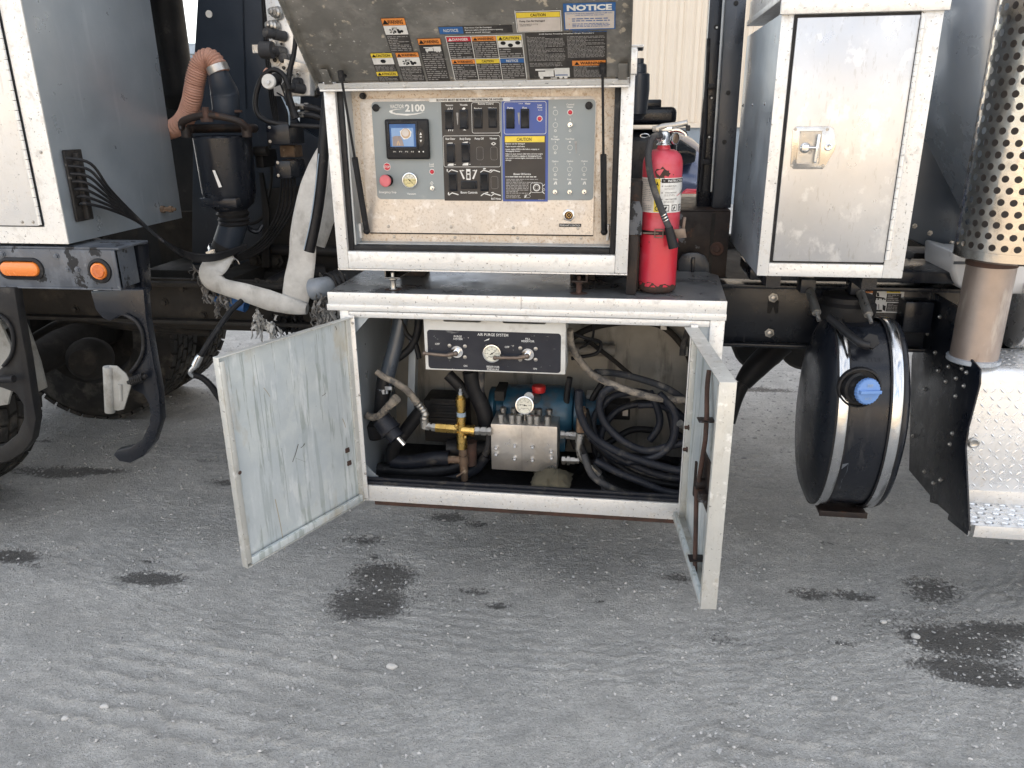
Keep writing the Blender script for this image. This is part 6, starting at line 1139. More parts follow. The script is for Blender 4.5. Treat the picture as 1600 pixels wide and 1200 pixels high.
for i, s_ in enumerate(('HOLD UPRIGHT. PULL PIN', 'STAND BACK 8 FT', 'AIM AT BASE OF FIRE')): E_.tm(.024 + .002 * i, zb - .022 - i * .018, s_, .036, .0034, 'ink_black', 2, bold=.01); E_.mb.add([E_.P(.0 + .0025 * math.cos(k), zb - .022 - i * .018 + .0025 * math.sin(k), 2) for k in range(6)], [tuple(range(6))], 'ink_dim'); E_.lines(.006, zb - .032 - i * .018, .04, zb - .026 - i * .018, 2, 'ink_dim', 2, .4, 9 + i)
for i in range(5): E_.rm(.046 + .005 * i, zb - .05 + .002 * i, .049 + .005 * i, zb - .047 + .002 * i, 'ink_red' if i < 3 else 'ink_black', 2)
E_.rm(.07, zb - .05, .074, zb - .034, 'ink_black', 2)
for i in range(3): E_.rm(.004 + i * .026, za + .004, .022 + i * .026, za + .022, 'ink_black', 2); E_.rm(.006 + i * .026, za + .006, .020 + i * .026, za + .020, 'ink_white', 3); E_.mb.add([E_.P(.011 + i * .026 + x * .004, za + .013 + y * .005, 4) for x, y in ((-.6, -1), (.2, -1), (1.2, .6), (.6, 1), (-.4, .4))], [(0, 1, 2, 3, 4)], 'ink_black')
E_.build('instruction_label', ex)
E2 = CP((0, 0, 0), (1, 0, 0), (0, 0, 1)); rd = random.Random(8); zc = pz(270)
def chip(a, z, r, sd, sx=1.0, mat='rust'):
    rd = random.Random(sd); E2.mb = MB(); E2.mb.add([E2.P(a + r * sx * (1 + rd.uniform(-.3, .3)) * math.cos(k * .45), z + r * (1 + rd.uniform(-.3, .3)) * math.sin(k * .45), .2) for k in range(14)], [tuple(range(14))], mat); E2.mb.build('paint_chip', mat, ex, smooth=False)
for a, dz, r, sd in ((-.006, .002, .0165, 1), (.010, .002, .009, 2), (-.034, -.008, .004, 3), (.012, .0, .004, 4), (-.004, -.014, .008, 5), (.03, -.002, .0016, 6), (.02, -.14, .0018, 7), (-.03, -.19, .002, 8)): chip(a, zc + dz, r, sd)
for a, dz, r, sd, sx in ((-.02, .03, .010, 11, 3.2), (.02, .028, .008, 12, 2.5), (-.055, .03, .012, 13, 1.6), (.05, .026, .006, 14, 2)): chip(a, z0 + dz - .008, r, sd, sx)
va = MB(); va.lathe([(pz(227), .021), (pz(225), .021), (pz(224), .017), (pz(207), .0155), (pz(205), .012)], (EC.x, EC.y, 0), (0, 0, 1), 20); va.box((EC.x - .026, EC.y - .012, pz(205)), (EC.x + .02, EC.y + .012, pz(198))); va.lathe([(0, .0105), (.018, .0105), (.020, .008)], (EC.x - .004, EC.y - .012, pz(214)), (-.6, -.8, -.1), 14); va.build('valve', 'steel_bright', ex, bevel=.0015)
hnd = MB(); hnd.tube([(EC.x - .028, EC.y - .01, pz(203)), (EC.x - .008, EC.y - .01, pz(198)), (EC.x + .03, EC.y, pz(195.5)), (EC.x + .062, EC.y + .005, pz(192))], .0085, 10, flat=.006); hnd.box((EC.x - .034, EC.y - .022, pz(206)), (EC.x - .016, EC.y + .006, pz(197))); hnd.build('top_lever', 'steel', ex, bevel=.002)
MB().tube([(EC.x + .01, EC.y, pz(205)), (EC.x + .035, EC.y, pz(203)), (EC.x + .055, EC.y, pz(208)), (EC.x + .06, EC.y, pz(213))], .006, 10, flat=.009).build('carry_handle', 'steel_bright', ex)
MB().box((EC.x + .058, EC.y - .006, pz(205)), (EC.x + .070, EC.y + .012, pz(196))).build('safety_seal', 'rubber', ex, bevel=.002)
tr_ = [(EC.x - .055 + .012 * math.cos(a), EC.y - .03, pz(211.5) + .005 * math.sin(a)) for a in [k * .5 for k in range(14)]]; MB().tube(tr_, .0016, 6, smooth=False).tube([(EC.x - .043, EC.y - .03, pz(212)), (EC.x - .02, EC.y - .02, pz(214))], .0016, 6).tube([(EC.x + .045 + .010 * math.cos(a * .5), EC.y - .01, pz(213) + .006 * math.sin(a * .5)) for a in range(14)], .0014, 6, smooth=False).build('pull_pin', 'steel_bright', ex)
gz = Vector((EC.x + .020, EC.y - .028, pz(216))); MB().lathe([(0, .008), (.008, .013), (.010, .0165), (.014, .0165), (.0145, .014), (.012, .0135), (.012, .0001)], gz, (.75, -.65, 0), 22).build('gauge', 'steel_bright', ex); MB().lathe([(.0125, .013), (.0135, .011), (.0138, .0001)], gz, (.75, -.65, 0), 18).build('gauge_dial', 'rust_brass', ex)
hz = MB(); hz.tube([(EC.x - .012, EC.y - .03, pz(212)), (EC.x - .028, EC.y - .05, pz(212)), (EC.x - .040, EC.y - .058, pz(222)), (EC.x - .043, EC.y - .064, pz(245)), (EC.x - .033, EC.y - .071, pz(275)), (EC.x - .014, EC.y - .076, pz(305)), (EC.x + .012, EC.y - .078, pz(337)), (EC.x + .026, EC.y - .078, pz(352))], .0095, 14)
hz.build('discharge_hose', 'rubber_dusty', ex); MB().tube([(EC.x + .022, EC.y - .078, pz(349)), (EC.x + .040, EC.y - .078, pz(380))], [.0115, .0150], 16).build('nozzle', 'rubber', ex)
for q in (330, 334, 338): t = (q - 305) / 32; MB().lathe([(0, .0104), (.0022, .0104)], (EC.x - .014 + .026 * t, EC.y - .0772, pz(q)), (.62, 0, -1), 16).build('hose_band', 'steel_bright', ex)
# its bracket
bp2 = MB(); bp2.box((.004, .055, ZS + .001), (.034, .085, 1.30)); bp2.box((.004, .10, 1.10), (.040, .19, 1.42), None)
post = bp2.build('extinguisher_post', 'rusty_black', T, bevel=.003)
MB().prism([(.006, .050, pz(362)), (.006, .050, pz(318)), (.014, .050, pz(311)), (.032, .050, pz(311)), (.042, .050, pz(325)), (.042, .050, pz(362))], (0, .004, 0)).build('back_plate', 'rail_paint', post)
stp = MB(); stp.lathe([(pz(363), ER + .0012), (pz(357), ER + .0012)], (EC.x, EC.y, 0), (0, 0, 1), 40, caps=False); stp.build('band_strap', 'rusty_black', post)
bu = MB(); cb = Vector((EC.x + .006, EC.y - ER - .006, pz(360)))
bu.frame(cb.x - .022, cb.x + .004, cb.z - .013, cb.z + .013, .003, .003, .003, .003, cb.y, cb.y + .004); bu.box((cb.x - .055, cb.y + .003, cb.z - .002), (cb.x - .01, cb.y + .006, cb.z + .002)); bu.obox(cb + Vector((.045, -.012, .002)), (.020, -.004, .003), (0, .004, 0), (-.003, 0, .013)); bu.obox(cb + Vector((.060, .02, .018)), (.004, 0, 0), (0, .003, 0), (.002, 0, .026)); bu.build('buckle', 'lever', post, bevel=.001)

# ---- gap between cabinets: posts, cross box, air box
def post(pts, Y, name, mat, d=.05): return MB().prism([WY(a, b, Y) for a, b in pts], (0, d, 0)).build(name, mat, T, bevel=.003)
p1 = post([(1113, -60), (1134, -60), (1112, 340), (1088, 340)], .62, 'frame_post', 'black_paint', .07)
MB().prism([WY(a, b, .615) for a, b in ((1133, -60), (1136, -60), (1113, 300), (1110, 300))], (0, .004, 0)).build('post_edge', 'alu_side', p1)
p2 = post([(1139, -60), (1171, -60), (1142, 325), (1113, 325)], .56, 'frame_post', 'cab_dark', .06)
for lst, Y, pr in (((((1119, 42)), (1111, 152), (1107, 213)), .619, p1), (((1150, 5), (1138, 145), (1132, 222)), .559, p2)):
    for a, b in lst: MB().lathe([(0, .0075), (.0015, .007), (.0016, .0001)], WY(a, b, Y), (0, -1, 0), 14).build('post_hole', 'ink_black', pr)
for a, b in ((1112, 135), (1104, 253)): MB().obox(WY(a, b, .60), (.012, 0, 0), (0, .012, 0), (0, 0, .008)).build('cable_clip', 'rubber', p1, bevel=.002)
for pts in ([(1107, 60), (1106, 90), (1104, 140), (1103, 190), (1100, 240), (1094, 300)],): MB().tube([WY(a, b, .61) for a, b in pts], .006, 8).build('cable', 'rubber', p1)
for a, b in ((1119, 42), (1107, 213), (1111, 152)): MB().lathe([(0, .0035), (.001, .0035)], WY(a + 1, b + 1, .6165), (0, -1, 0), 8).build('hole_glint', 'white_plastic', p1)
cx_ = MB(); A, B = WY(1056, 432, .50), WY(1142, 331, .50); cx_.box((A.x - .35, .50, A.z), (B.x, .70, B.z)); cx_.box((A.x - .35, .50, B.z + .0005), (B.x, .95, B.z + .004)); xb_ = cx_.build('cross_box', 'rusty_black', T, bevel=.004)
MB().box(tuple(WY(1111, 430, .498)), tuple(WY(1112.5, 333, .4995))).build('weld_line', 'frame_dirt', xb_)
MB().lathe([(0, .024), (.003, .022), (.003, .012), (.006, .010), (.006, .0001)], WY(1120, 389, .4985), (0, -1, 0), 24).build('rusty_plug', 'rust', xb_)
MB().prism([WY(a, b, .44) for a, b in ((1060, 430), (1060, 408), (1066, 398), (1076, 395), (1090, 395), (1102, 400), (1108, 412), (1108, 430))], (0, .008, 0)).build('mount_lug', 'cab_dark', T, bevel=.002)
MB().box(tuple(WY(1079, 430, .425)), tuple(WY(1086, 402, .44))).build('lug_web', 'black_paint', T, bevel=.002)
MB().box(tuple(WY(985, 331, .9)), tuple(WY(1115, 303, 1.1))).build('cross_box_rear', 'black_paint', T)
ab = MB(); ab.box(tuple(WY(930, 330, .95)), tuple(WY(1052, 200, 1.35))); ab.build('air_box', 'black_paint', T, bevel=.045, seg=5)
ab = MB(); ab.box(tuple(WY(930, 196, .90)), tuple(WY(1050, 168, 1.30))); ab.build('air_box_lid', 'black_paint', T, bevel=.02, seg=4); MB().box(tuple(WY(930, 170, .93)), tuple(WY(1030, 157, 1.2))).build('air_box_rib', 'black_paint', T, bevel=.006)
wz = WY(996, 140, .7); MB().lathe([(-.10, .02), (-.085, .028), (-.08, .036), (.0, .042), (.05, .040), (.055, .03), (.08, .028), (.085, .018), (.10, .018)], wz, (0, 0, 1), 24).build('washer_bowl', 'cab_dark', T)
MB().box(tuple(WY(968, 60, .7)), tuple(WY(985, -60, .75))).build('rear_post', 'black_paint', T)

# ---- tool box
TX0, TX1, TZ0, TZ1 = .363, .742, 1.174, 1.835
tb = MB(); tb.box((TX0, .004, TZ0), (TX1, .62, TZ1), 'alu_side'); tbx = tb.build('tool_box', 'alu_side', T, smooth=False)
MB().frame(TX0 - .001, TX1 + .001, TZ0 - .001, TZ1 + .02, .030, .052, .036, .022, -.003, .0035).build('box_frame', 'alu_edge', tbx, bevel=.0016)
cap = MB(); cap.box((TX0 - .006, -.014, TZ1 - .004), (TX1 + .010, .0, TZ1 + .030)); cap.box((TX0 - .006, -.010, TZ1 + .0305), (TX1 + .010, .62, TZ1 + .046)); cap.box((TX0 - .002, -.008, TZ1 + .0465), (TX1 + .004, .60, TZ1 + .10)); cap.build('drip_cap', 'alu_edge', tbx, bevel=.002)
dg = MB(); dg.box((TX0 + .031, -.0022, TZ0 + .037), (TX1 - .050, .003, TZ1 - .005)); dg.build('door_gap', 'rubber', tbx)
da, db, dc_, dd = WY(1206, 411, -.010), WY(1384, 417, -.010), WY(1245, 31, -.010), WY(1443, 28, -.010)
drm = MB(); drm.box((TX0 + .037, -.010, TZ0 + .042), (TX1 - .054, -.0025, TZ1 - .012)); tdo = drm.build('door', 'alu_door', tbx, bevel=.0025)
hg = MB(); z = TZ0 + .05
while z < TZ1 - .03: hg.cyl((TX1 - .048, -.012, z), (TX1 - .048, -.012, z + .0255), .0058, n=10); z += .027
hg.box((TX1 - .046, -.0045, TZ0 + .05), (TX1 - .036, -.0032, TZ1 - .03)); hg.build('piano_hinge', 'alu_edge', tbx)
def L1(px, py, Y=-.0115): return WY(px, py, Y)
lpts = [(1239, 203), (1245, 197), (1296, 197), (1303, 201), (1307, 226), (1304, 236), (1291, 258), (1286, 264), (1240, 264), (1235, 259)]
lt = MB().prism([L1(a, b, -.0135) for a, b in lpts], (0, .004, 0)).build('latch_plate', 'chrome', tdo, bevel=.0015) if False else MB().prism([L1(a, b, -.0135) for a, b in lpts], (0, .004, 0)).build('latch_plate', 'chrome', tbx, bevel=.0015)
cupA, cupB = L1(1243, 256, -.0138), L1(1286, 204, -.0138)
MB().frame(cupA.x, cupB.x, cupA.z, cupB.z, .0022, .0022, .0022, .0022, -.0165, -.0132).build('latch_cup_rim', 'chrome', tbx, bevel=.0008); MB().box((cupA.x + .0023, -.0148, cupA.z + .0023), (cupB.x - .0023, -.0140, cupB.z - .0023)).build('latch_cup', 'steel', tbx)
tp_ = MB(); tp_.lathe([(0, .0135), (.003, .0135), (.006, .010), (.010, .009)], L1(1258, 231, -.0150), (0, -1, 0), 20); tp_.box(tuple(L1(1253, 236, -.028)), tuple(L1(1263, 226, -.020))); tp_.tube([L1(1262, 231, -.024), L1(1273, 231, -.026), L1(1280, 231, -.026)], .0035, 8); tp_.tube([L1(1280, 210, -.024), L1(1277, 231, -.027), L1(1273, 254, -.024)], .0042, 10); tp_.build('tee_handle', 'steel_bright', tbx, bevel=.0008)
lk = MB().lathe([(0, .0090), (.004, .0090), (.005, .007), (.0045, .006), (.0045, .0001)], L1(1294, 230, -.0135), (0, -1, 0), 20).build('lock', 'steel_bright', tbx)
MB().obox(L1(1294, 230, -.0186), (.0006, 0, .0), (0, .0005, 0), (0, 0, .004)).build('key_slot', 'ink_black', tbx)
scatter('latch_screw', bolt(r=.0028, h=.002), 'steel', [tuple(L1(a, b, -.0136)) for a, b in ((1243, 202), (1293, 202), (1237, 259), (1286, 259))], tbx)
scatter('rivet', MB().lathe([(0, .005), (.0015, .004), (.003, .0002)], (0, 0, 0), (-1, 0, 0), 10), 'steel_bright', [tuple(WX(a, b, TX0 - .0002)) for a, b in ((1161, 165), (1176, 163.5), (1195, 162))], tbx)
MB().box((.40, .06, 1.128), (.44, .5, 1.172)).build('box_mount', 'black_paint', T); MB().box((.66, .06, 1.128), (.70, .5, 1.172)).build('box_mount', 'black_paint', T)

# ---- frame decals
R_ = Print((0, .468, 0), (1, 0, 0), (0, 0, 1)); R_.rect(1338, 450, 1408, 489, 'ink_white', 0); R_.rect(1340, 452, 1364, 458, 'ink_orange', 1); R_.text(1353, 455, 'WARNING', 17, 3, 'ink_black', 2, bold=.02)
R_.rect(1386, 452, 1406.5, 458, 'ink_yellow', 1); R_.text(1397, 455, 'CAUTION', 15, 3, 'ink_black', 2, bold=.02); R_.rect(1386, 458.5, 1406.5, 472, 'sticker_dark', 1); R_.rect(1386, 473, 1406.5, 487, 'sticker_dark', 1); R_.linespx(1387.5, 459.5, 1405, 471, 4, 'ink_dim', 2, .45, 3); R_.linespx(1387.5, 474, 1405, 486, 5, 'ink_dim', 2, .45, 4)
R_.rect(1340, 473, 1356, 487, 'sticker_dark', 1); R_.linespx(1341.5, 474, 1355, 486, 4, 'ink_dim', 2, .45, 5); R_.rect(1364.5, 450, 1365.2, 489, 'ink_black', 1)
for p_ in ([(1345, 460), (1348, 460), (1348, 470), (1345, 470)], [(1344, 464), (1354, 462), (1354, 463.4), (1344, 465.6)], [(1350, 461), (1357, 465), (1355, 469), (1352, 466)], [(1368, 463), (1382, 465), (1382, 467), (1368, 466)], [(1370, 457), (1373, 457), (1374, 463), (1370, 463)], [(1369, 484), (1378, 484), (1378, 487), (1369, 487)], [(1372.5, 475), (1373.5, 475), (1373.5, 483), (1372.5, 483)], [(1379, 476), (1384, 478), (1383, 486), (1379, 484)]): R_.poly(p_, 'ink_black', 1)
for x in (1368, 1372, 1379, 1382.5): R_.disc(x, 467.5, 1.3, 'ink_black', 2)
R_.build('warning_decal', T)

# ---- fluid tank between two straps
tc = Vector((0, .272, .708)); TR = .302
tk = MB().lathe([(-.035, .02), (-.030, .18), (-.018, .255), (.0, TR - .006), (.006, TR), (.030, TR), (.033, TR - .006), (.170, TR - .006), (.173, TR), (.197, TR), (.203, TR - .006), (.220, .24), (.225, .02)], (.610, tc.y, tc.z), (1, 0, 0), 64).build('fluid_tank', 'black_paint', T, label='round black fluid tank with blue cap')
for x in (.622, .768):
    s_ = MB()
    w_ = .0135; prof = [(-w_, TR + .001), (-w_, TR + .004), (-w_ + .004, TR + .007), (w_ - .004, TR + .007), (w_, TR + .004), (w_, TR + .001)]
    s_.lathe(prof, (x + .012, tc.y, tc.z), (1, 0, 0), 64, caps=False); o = s_.build('tank_strap', 'strap', tk)
    s2 = MB(); s2.lathe([(-.019, TR + .0005), (-.019, TR + .003), (.019, TR + .003), (.019, TR + .0005)], (x + .012, tc.y, tc.z), (1, 0, 0), 64, caps=False); s2.build('strap_pad', 'rubber', tk)
for a, b in ((1276, 489), (1357, 492)):
    p = WY(a, b, .12); MB().tube([p + Vector((-.005, .09, .045)), p], .013, 12).tube([p, p + Vector((.004, -.022, -.018))], .006, 8).build('strap_bolt', 'steel', tk); MB().obox(p + Vector((-.012, .12, .06)), (.022, 0, 0), (0, .03, 0), (0, 0, .022)).build('strap_bracket', 'black_paint', tk, bevel=.003)
pc = WY(1357, 612, -.055); rc = Vector((pc.x - .010, .0, pc.z))
MB().lathe([(-.01, .060), (.004, .058), (.005, .054), (-.004, .052), (-.004, .0001)], (rc.x - .004, -.018, rc.z - .002), (.0, -1, .05), 36, caps=False).build('filler_recess', 'rubber', tk)
fa = Vector((.35, -.92, .10)).normalized(); b0 = pc - fa * .06
MB().lathe([(-.02, .046), (.02, .046), (.022, .038), (.048, .038)], b0, fa, 32).build('filler_neck', 'rubber', tk)
cp_ = MB(); cp_.lathe([(.046, .034), (.048, .036), (.060, .0365), (.064, .034), (.065, .0001)], b0, fa, 40); 
uu = Vector((.93, .35, -.06)).normalized(); cp_.obox(b0 + fa * .068, uu * .033, fa * .006, fa.cross(uu) * .0045)
for k in range(24):
    a = k / 24 * 6.283; q = uu * math.cos(a) + fa.cross(uu) * math.sin(a); cp_.obox(b0 + fa * .055 + q * .0365, q * .0015, fa * .006, fa.cross(q) * .0016)
cpo = cp_.build('filler_cap', 'blue_cap', tk, bevel=.0008)
vv = fa.cross(uu); vv = vv if vv.z > 0 else -vv
CPp = Print(b0 + fa * .0652, uu, vv, .0004); CPp.n = fa
CPp.tm(0, .018, 'DEF', .018, .008, 'pipe_blue', 0, bold=.02); CPp.tm(-.002, -.019, 'AUS 32', .022, .0065, 'pipe_blue', 0); CPp.build('cap_print', tk)
def tank_text(txt, x0, x1, ang, h):   # raised lettering on the drum
    vs, fs = glyphs(txt, 0, .03); W_ = vs[:, 0].max(); mb = MB()
    def P_(x, y): a = math.radians(ang) + (y / .7 - .5) * h / TR; r = TR - .0045; return Vector((x0 + x / W_ * (x1 - x0), tc.y - r * math.cos(a), tc.z + r * math.sin(a)))
    mb.add([P_(x, y) for x, y in vs], fs); mb.build('raised_text', 'black_paint', tk, smooth=False)
tank_text('NO STEP', .650, .745, 48, .016)
scu = MB(); rd = random.Random(2); scu.add([(.655 + dx * .9, tc.y - (TR - .0055) * math.cos(math.radians(a_)), tc.z + (TR - .0055) * math.sin(math.radians(a_))) for dx, a_ in ((.0, -17), (.018, -16), (.02, -22), (.012, -30), (.016, -38), (.0, -48), (-.018, -54), (-.022, -50), (-.008, -40), (-.004, -30), (-.008, -22))], [tuple(range(11))]); scu.build('scuff', 'rail_paint', tk, smooth=False)
tb_ = MB(); tb_.box((.640, .10, .392), (.785, .17, .402)); tb_.box((.640, .092, .388), (.785, .0995, .408)); tb_.build('tank_bracket', 'rusty_black', tk, bevel=.002)
MB().lathe([(0, .08), (.03, .085), (.05, .085), (.06, .075), (.075, .075), (.08, .06)], (WY(1318, 490, .27).x, .25, tc.z + TR - .015), (0, 0, 1), 28).build('tank_vent', 'black_dusty', tk)
MB().tube([(.60, .12, 1.03), (.66, .03, .985), (.69, .02, .975)], .012, 10).build('sender_lead', 'rubber', tk); MB().cyl((.705, .055, .975), (.70, .035, .985), .022, n=6).build('sender_nut', 'black_dusty', tk)
for o in [tk] + [c for c in tk.children if c.name.split('.')[0] in ('tank_strap', 'strap_pad', 'raised_text', 'scuff')]:
    for v in o.data.vertices: v.co.y = (tc.y - TR) + (v.co.y - (tc.y - TR)) * .70
# under-frame: air chambers and a slanted boot
for a, b, Y in ((1190, 540, 1.0), (1262, 540, 1.1)): MB().lathe([(0, .10), (.02, .115), (.12, .115), (.14, .10)], WY(a, b, Y), (0, 1, 0), 28).build('air_chamber', 'black_dusty', T)
MB().tube([WY(1222, 535, .75), WY(1180, 575, .72), WY(1160, 600, .70)], [.05, .045, .032], 14).tube([WY(1160, 600, .70), WY(1150, 625, .68), WY(1140, 660, .66)], [.028, .024, .022], 12).build('hose_boot', 'black_dusty', T)

# ---- back of the cab, fairing and exhaust
fg = MB(); prof_y = []
rows = [(-60, [(1425, .62), (1450, .55), (1480, .42), (1510, .34), (1545, .30), (1620, .28)]), (100, [(1420, .62), (1448, .55), (1475, .42), (1505, .34), (1540, .30), (1620, .28)]), (180, [(1412, .63), (1440, .57), (1470, .45), (1500, .36), (1535, .31), (1620, .28)]), (240, [(1440, .64), (1460, .60), (1482, .50), (1508, .40), (1535, .33), (1620, .29)]), (300, [(1472, .65), (1488, .60), (1502, .53), (1515, .45), (1535, .36), (1620, .30)]), (352, [(1500, .66), (1510, .62), (1518, .57), (1528, .50), (1545, .40), (1620, .31)])]
vs = []; 
for py, r_ in rows: vs += [WY(a, py, y) for a, y in r_]
k = 6; fg.add(vs, [(j * k + i, j * k + i + 1, (j + 1) * k + i + 1, (j + 1) * k + i) for j in range(len(rows) - 1) for i in range(k - 1)])
fo = fg.build('cab_fairing', 'cab_grey', T); sm = fo.modifiers.new('s', 'SUBSURF'); sm.levels = 2; sm.render_levels = 2; so = fo.modifiers.new('t', 'SOLIDIFY'); so.thickness = .01; so.offset = 1
MB().prism([WY(a, b, .665) for a, b in ((1398, 100), (1490, 100), (1500, 405), (1490, 408), (1421, 374), (1395, 372))], (0, .02, 0)).build('splash_panel', 'slate', T, bevel=.003)
MB().prism([WY(a, b, .60) for a, b in ((1425, 170), (1530, 170), (1530, 412), (1492, 404), (1418, 372))], (0, .02, 0)).build('fairing_skirt', 'slate', T, bevel=.003)
scatter('panel_rivet', bolt(r=.006, h=.005), 'steel', [tuple(WY(a, b, .599)) for a, b in ((1453, 364), (1487, 380), (1429, 353))], T)
tf = MB().prism([WY(a, b, .33) for a, b in ((1489, 392), (1488, 425), (1495, 445), (1510, 456), (1525, 459), (1640, 462), (1640, 400), (1520, 400))], (0, .25, 0)).build('tank_fairing', 'cab_white', T, bevel=.012, seg=3)
MB().box(tuple(WY(1490, 413, .327)), tuple(WY(1640, 410.5, .33))).build('fairing_edge', 'slate', T)
for a, b, c_, d_, mt in ((1422, 385, 1478, 432, 'black_dusty'), (1478, 400, 1498, 440, 'rubber'), (1400, 432, 1530, 470, 'black_paint')): MB().box(tuple(WY(a, d_, .70)), tuple(WY(c_, b, .85))).build('chassis_bracket', mt, T, bevel=.01)
MB().tube([WY(1420, 405, .6), WY(1434, 430, .55), WY(1448, 460, .5), WY(1452, 490, .45)], .008, 8).build('chassis_cable', 'rubber', T)
MB().cyl(WY(1470, 500, .55), WY(1550, 470, .55), .012).build('stay_rod', 'black_dusty', T)
MB().box(tuple(WY(1408, 520, .40)), tuple(WY(1450, 465, .47))).build('step_bracket', 'black_paint', T, bevel=.006)
# exhaust stack
pa, pb = WY(1538, 565, .10), WY(1562, 412, .10); 
EX = Vector(((pa.x + pb.x) / 2 + .0, .14, 0)); PR = .064
px_ = WY(1537, 562, .10).x; EX = Vector((WY(1550, 490, .10).x, .16, 0))
st_ = MB().lathe([(.900, PR), (1.195, PR)], (EX.x, EX.y, 0), (0, 0, 1), 36).build('exhaust_pipe', 'exhaust', T)
MB().lathe([(.897, PR + .002), (.901, PR + .008), (.912, PR + .008), (.914, PR + .001)], (EX.x, EX.y, 0), (0, 0, 1), 36).build('pipe_collar', 'cab_grey', st_)
MB().lathe([(1.185, PR + .002), (1.188, PR + .003), (1.20, PR + .003)], (EX.x, EX.y, 0), (0, 0, 1), 36).build('pipe_weld', 'rust', st_)
SX = EX + Vector((.045, .0, 0)); SR = .145; MB().lathe([(1.19, .05), (1.20, .112), (3.2, .112)], (SX.x, SX.y + .01, 0), (0, 0, 1), 32).build('muffler', 'muffler', T)
def perf(cx, cy, R, z0, z1, a0, a1, cell, hole, nh=10):
    mb = MB(); da = cell / R; rows_ = int((z1 - z0) / cell); n_ = int((a1 - a0) / da)
    def P_(a, z): return (cx + R * math.cos(a), cy + R * math.sin(a), z)
    hy = cell * 1.0
    for j in range(rows_):
        z = z0 + j * hy; off = (j % 2) * da / 2
        for i in range(n_):
            aL = a0 + i * da + off; aR = aL + da; zc = z + hy / 2; ac = (aL + aR) / 2
            outer = []; inner = []
            for q in range(nh):
                t = 2 * math.pi * q / nh; c_, s_ = math.cos(t), math.sin(t); m_ = max(abs(c_), abs(s_)); outer.append(P_(ac + c_ / m_ * da / 2, zc + s_ / m_ * hy / 2)); inner.append(P_(ac + c_ * hole / R / 2, zc + s_ * hole / 2))
            # corners exact
            if random.random() < 0: continue
            mb.add(outer + inner, [(q, (q + 1) % nh, nh + (q + 1) % nh, nh + q) for q in range(nh)])
    return mb
hs = perf(SX.x, SX.y, SR, 1.235, 2.05, math.radians(150), math.radians(350), .0300, .0182, 16).build('heat_shield', 'chrome', T, merge=True)
MB().lathe([(1.2115, SR - .001), (1.2345, SR - .001)], (SX.x, SX.y, 0), (0, 0, 1), 64, caps=False).build('shield_rim', 'chrome', hs)
MB().lathe([(1.204, PR + .004), (1.207, SR - .01), (1.2115, SR)], (SX.x, SX.y, 0), (0, 0, 1), 48, caps=False).build('shield_foot', 'chrome', hs)
MB().lathe([(0, .007), (.003, .006), (.004, .001)], (SX.x + SR * math.cos(math.radians(238)), SX.y + SR * math.sin(math.radians(238)) - .002, 1.505), (math.cos(math.radians(238)), math.sin(math.radians(238)), 0), 8).build('shield_screw', 'steel_bright', hs)
# tread plate steps
def lug(mb, c, u, v, n, s_, L_=.011, w_=.0032, h=.0022):
    d = (u + v * s_).normalized(); e = n.cross(d); mb.add([c - d * L_, c + d * L_, c + e * w_, c - e * w_, c + n * h - d * L_ * .45, c + n * h + d * L_ * .45], [(0, 2, 5, 4), (2, 1, 5), (0, 4, 5, 3), (3, 5, 1)])
def lugs(o, u, v, wu, wv, st=.0235):
    mb = MB(); o = Vector(o); u = Vector(u); v = Vector(v); n = u.cross(v); j = 0
    for j in range(int(wv / st)):
        for i in range(int(wu / st)):
            lug(mb, o + u * (i + .5) * st + v * (j + .5) * st, u, v, n, 1 if (i + j) % 2 else -1)
    return mb
dpx0, dpx1, dpy = 1.020, 2.2, .10
bx_ = MB(); prof = [(.505, dpy), (.86, dpy)] + [(.86 + .035 * math.sin(math.radians(a)), dpy + .035 - .035 * math.cos(math.radians(a))) for a in (30, 60, 90)] + [(.895, dpy + .22)]
vs = []
for x in (dpx0, dpx1): vs += [(x, y, z) for z, y in prof]
nn = len(prof); bx_.add(vs, [(i, i + 1, nn + i + 1, nn + i) for i in range(nn - 1)]); 
stp_ = bx_.build('step_box', 'diamond', T); 
lugs((dpx0, dpy - .0002, .51), (1, 0, 0), (0, 0, 1), .42, .345).build('tread_lugs', 'diamond', stp_, kind='stuff', smooth=False)
lugs((dpx0, dpy + .04, .8952), (1, 0, 0), (0, 1, 0), .42, .17).build('tread_lugs', 'diamond', stp_, kind='stuff', smooth=False)
u2 = MB(); q0 = WY(1588, 560, .22); q1 = WY(1600, 480, .22); u2.lathe([(0, .11), (.9, .11)], (q0.x + .03, .36, 1.0), (1, 0, 0), 32); u2o = u2.build('tread_drum', 'diamond', T, bevel=.006)
mb = MB()
for i in range(10):
    for j in range(12):
        a = math.radians(120 + j * 12.3); c_ = Vector((q0.x + .045 + i * .0235, .36 + .1102 * math.cos(a), 1.0 + .1102 * math.sin(a))); n_ = Vector((0, math.cos(a), math.sin(a))); lug(mb, c_, Vector((1, 0, 0)), n_.cross(Vector((1, 0, 0))), n_, 1 if (i + j) % 2 else -1)
mb.build('tread_lugs', 'diamond', u2o, kind='stuff', smooth=False)
MB().lathe([(0, .0165), (.003, .0165), (.006, .012), (.004, .009), (.004, .0001)], WY(1521, 692, dpy - .002), (0, -1, 0), 24).build('step_bolt', 'steel', stp_)
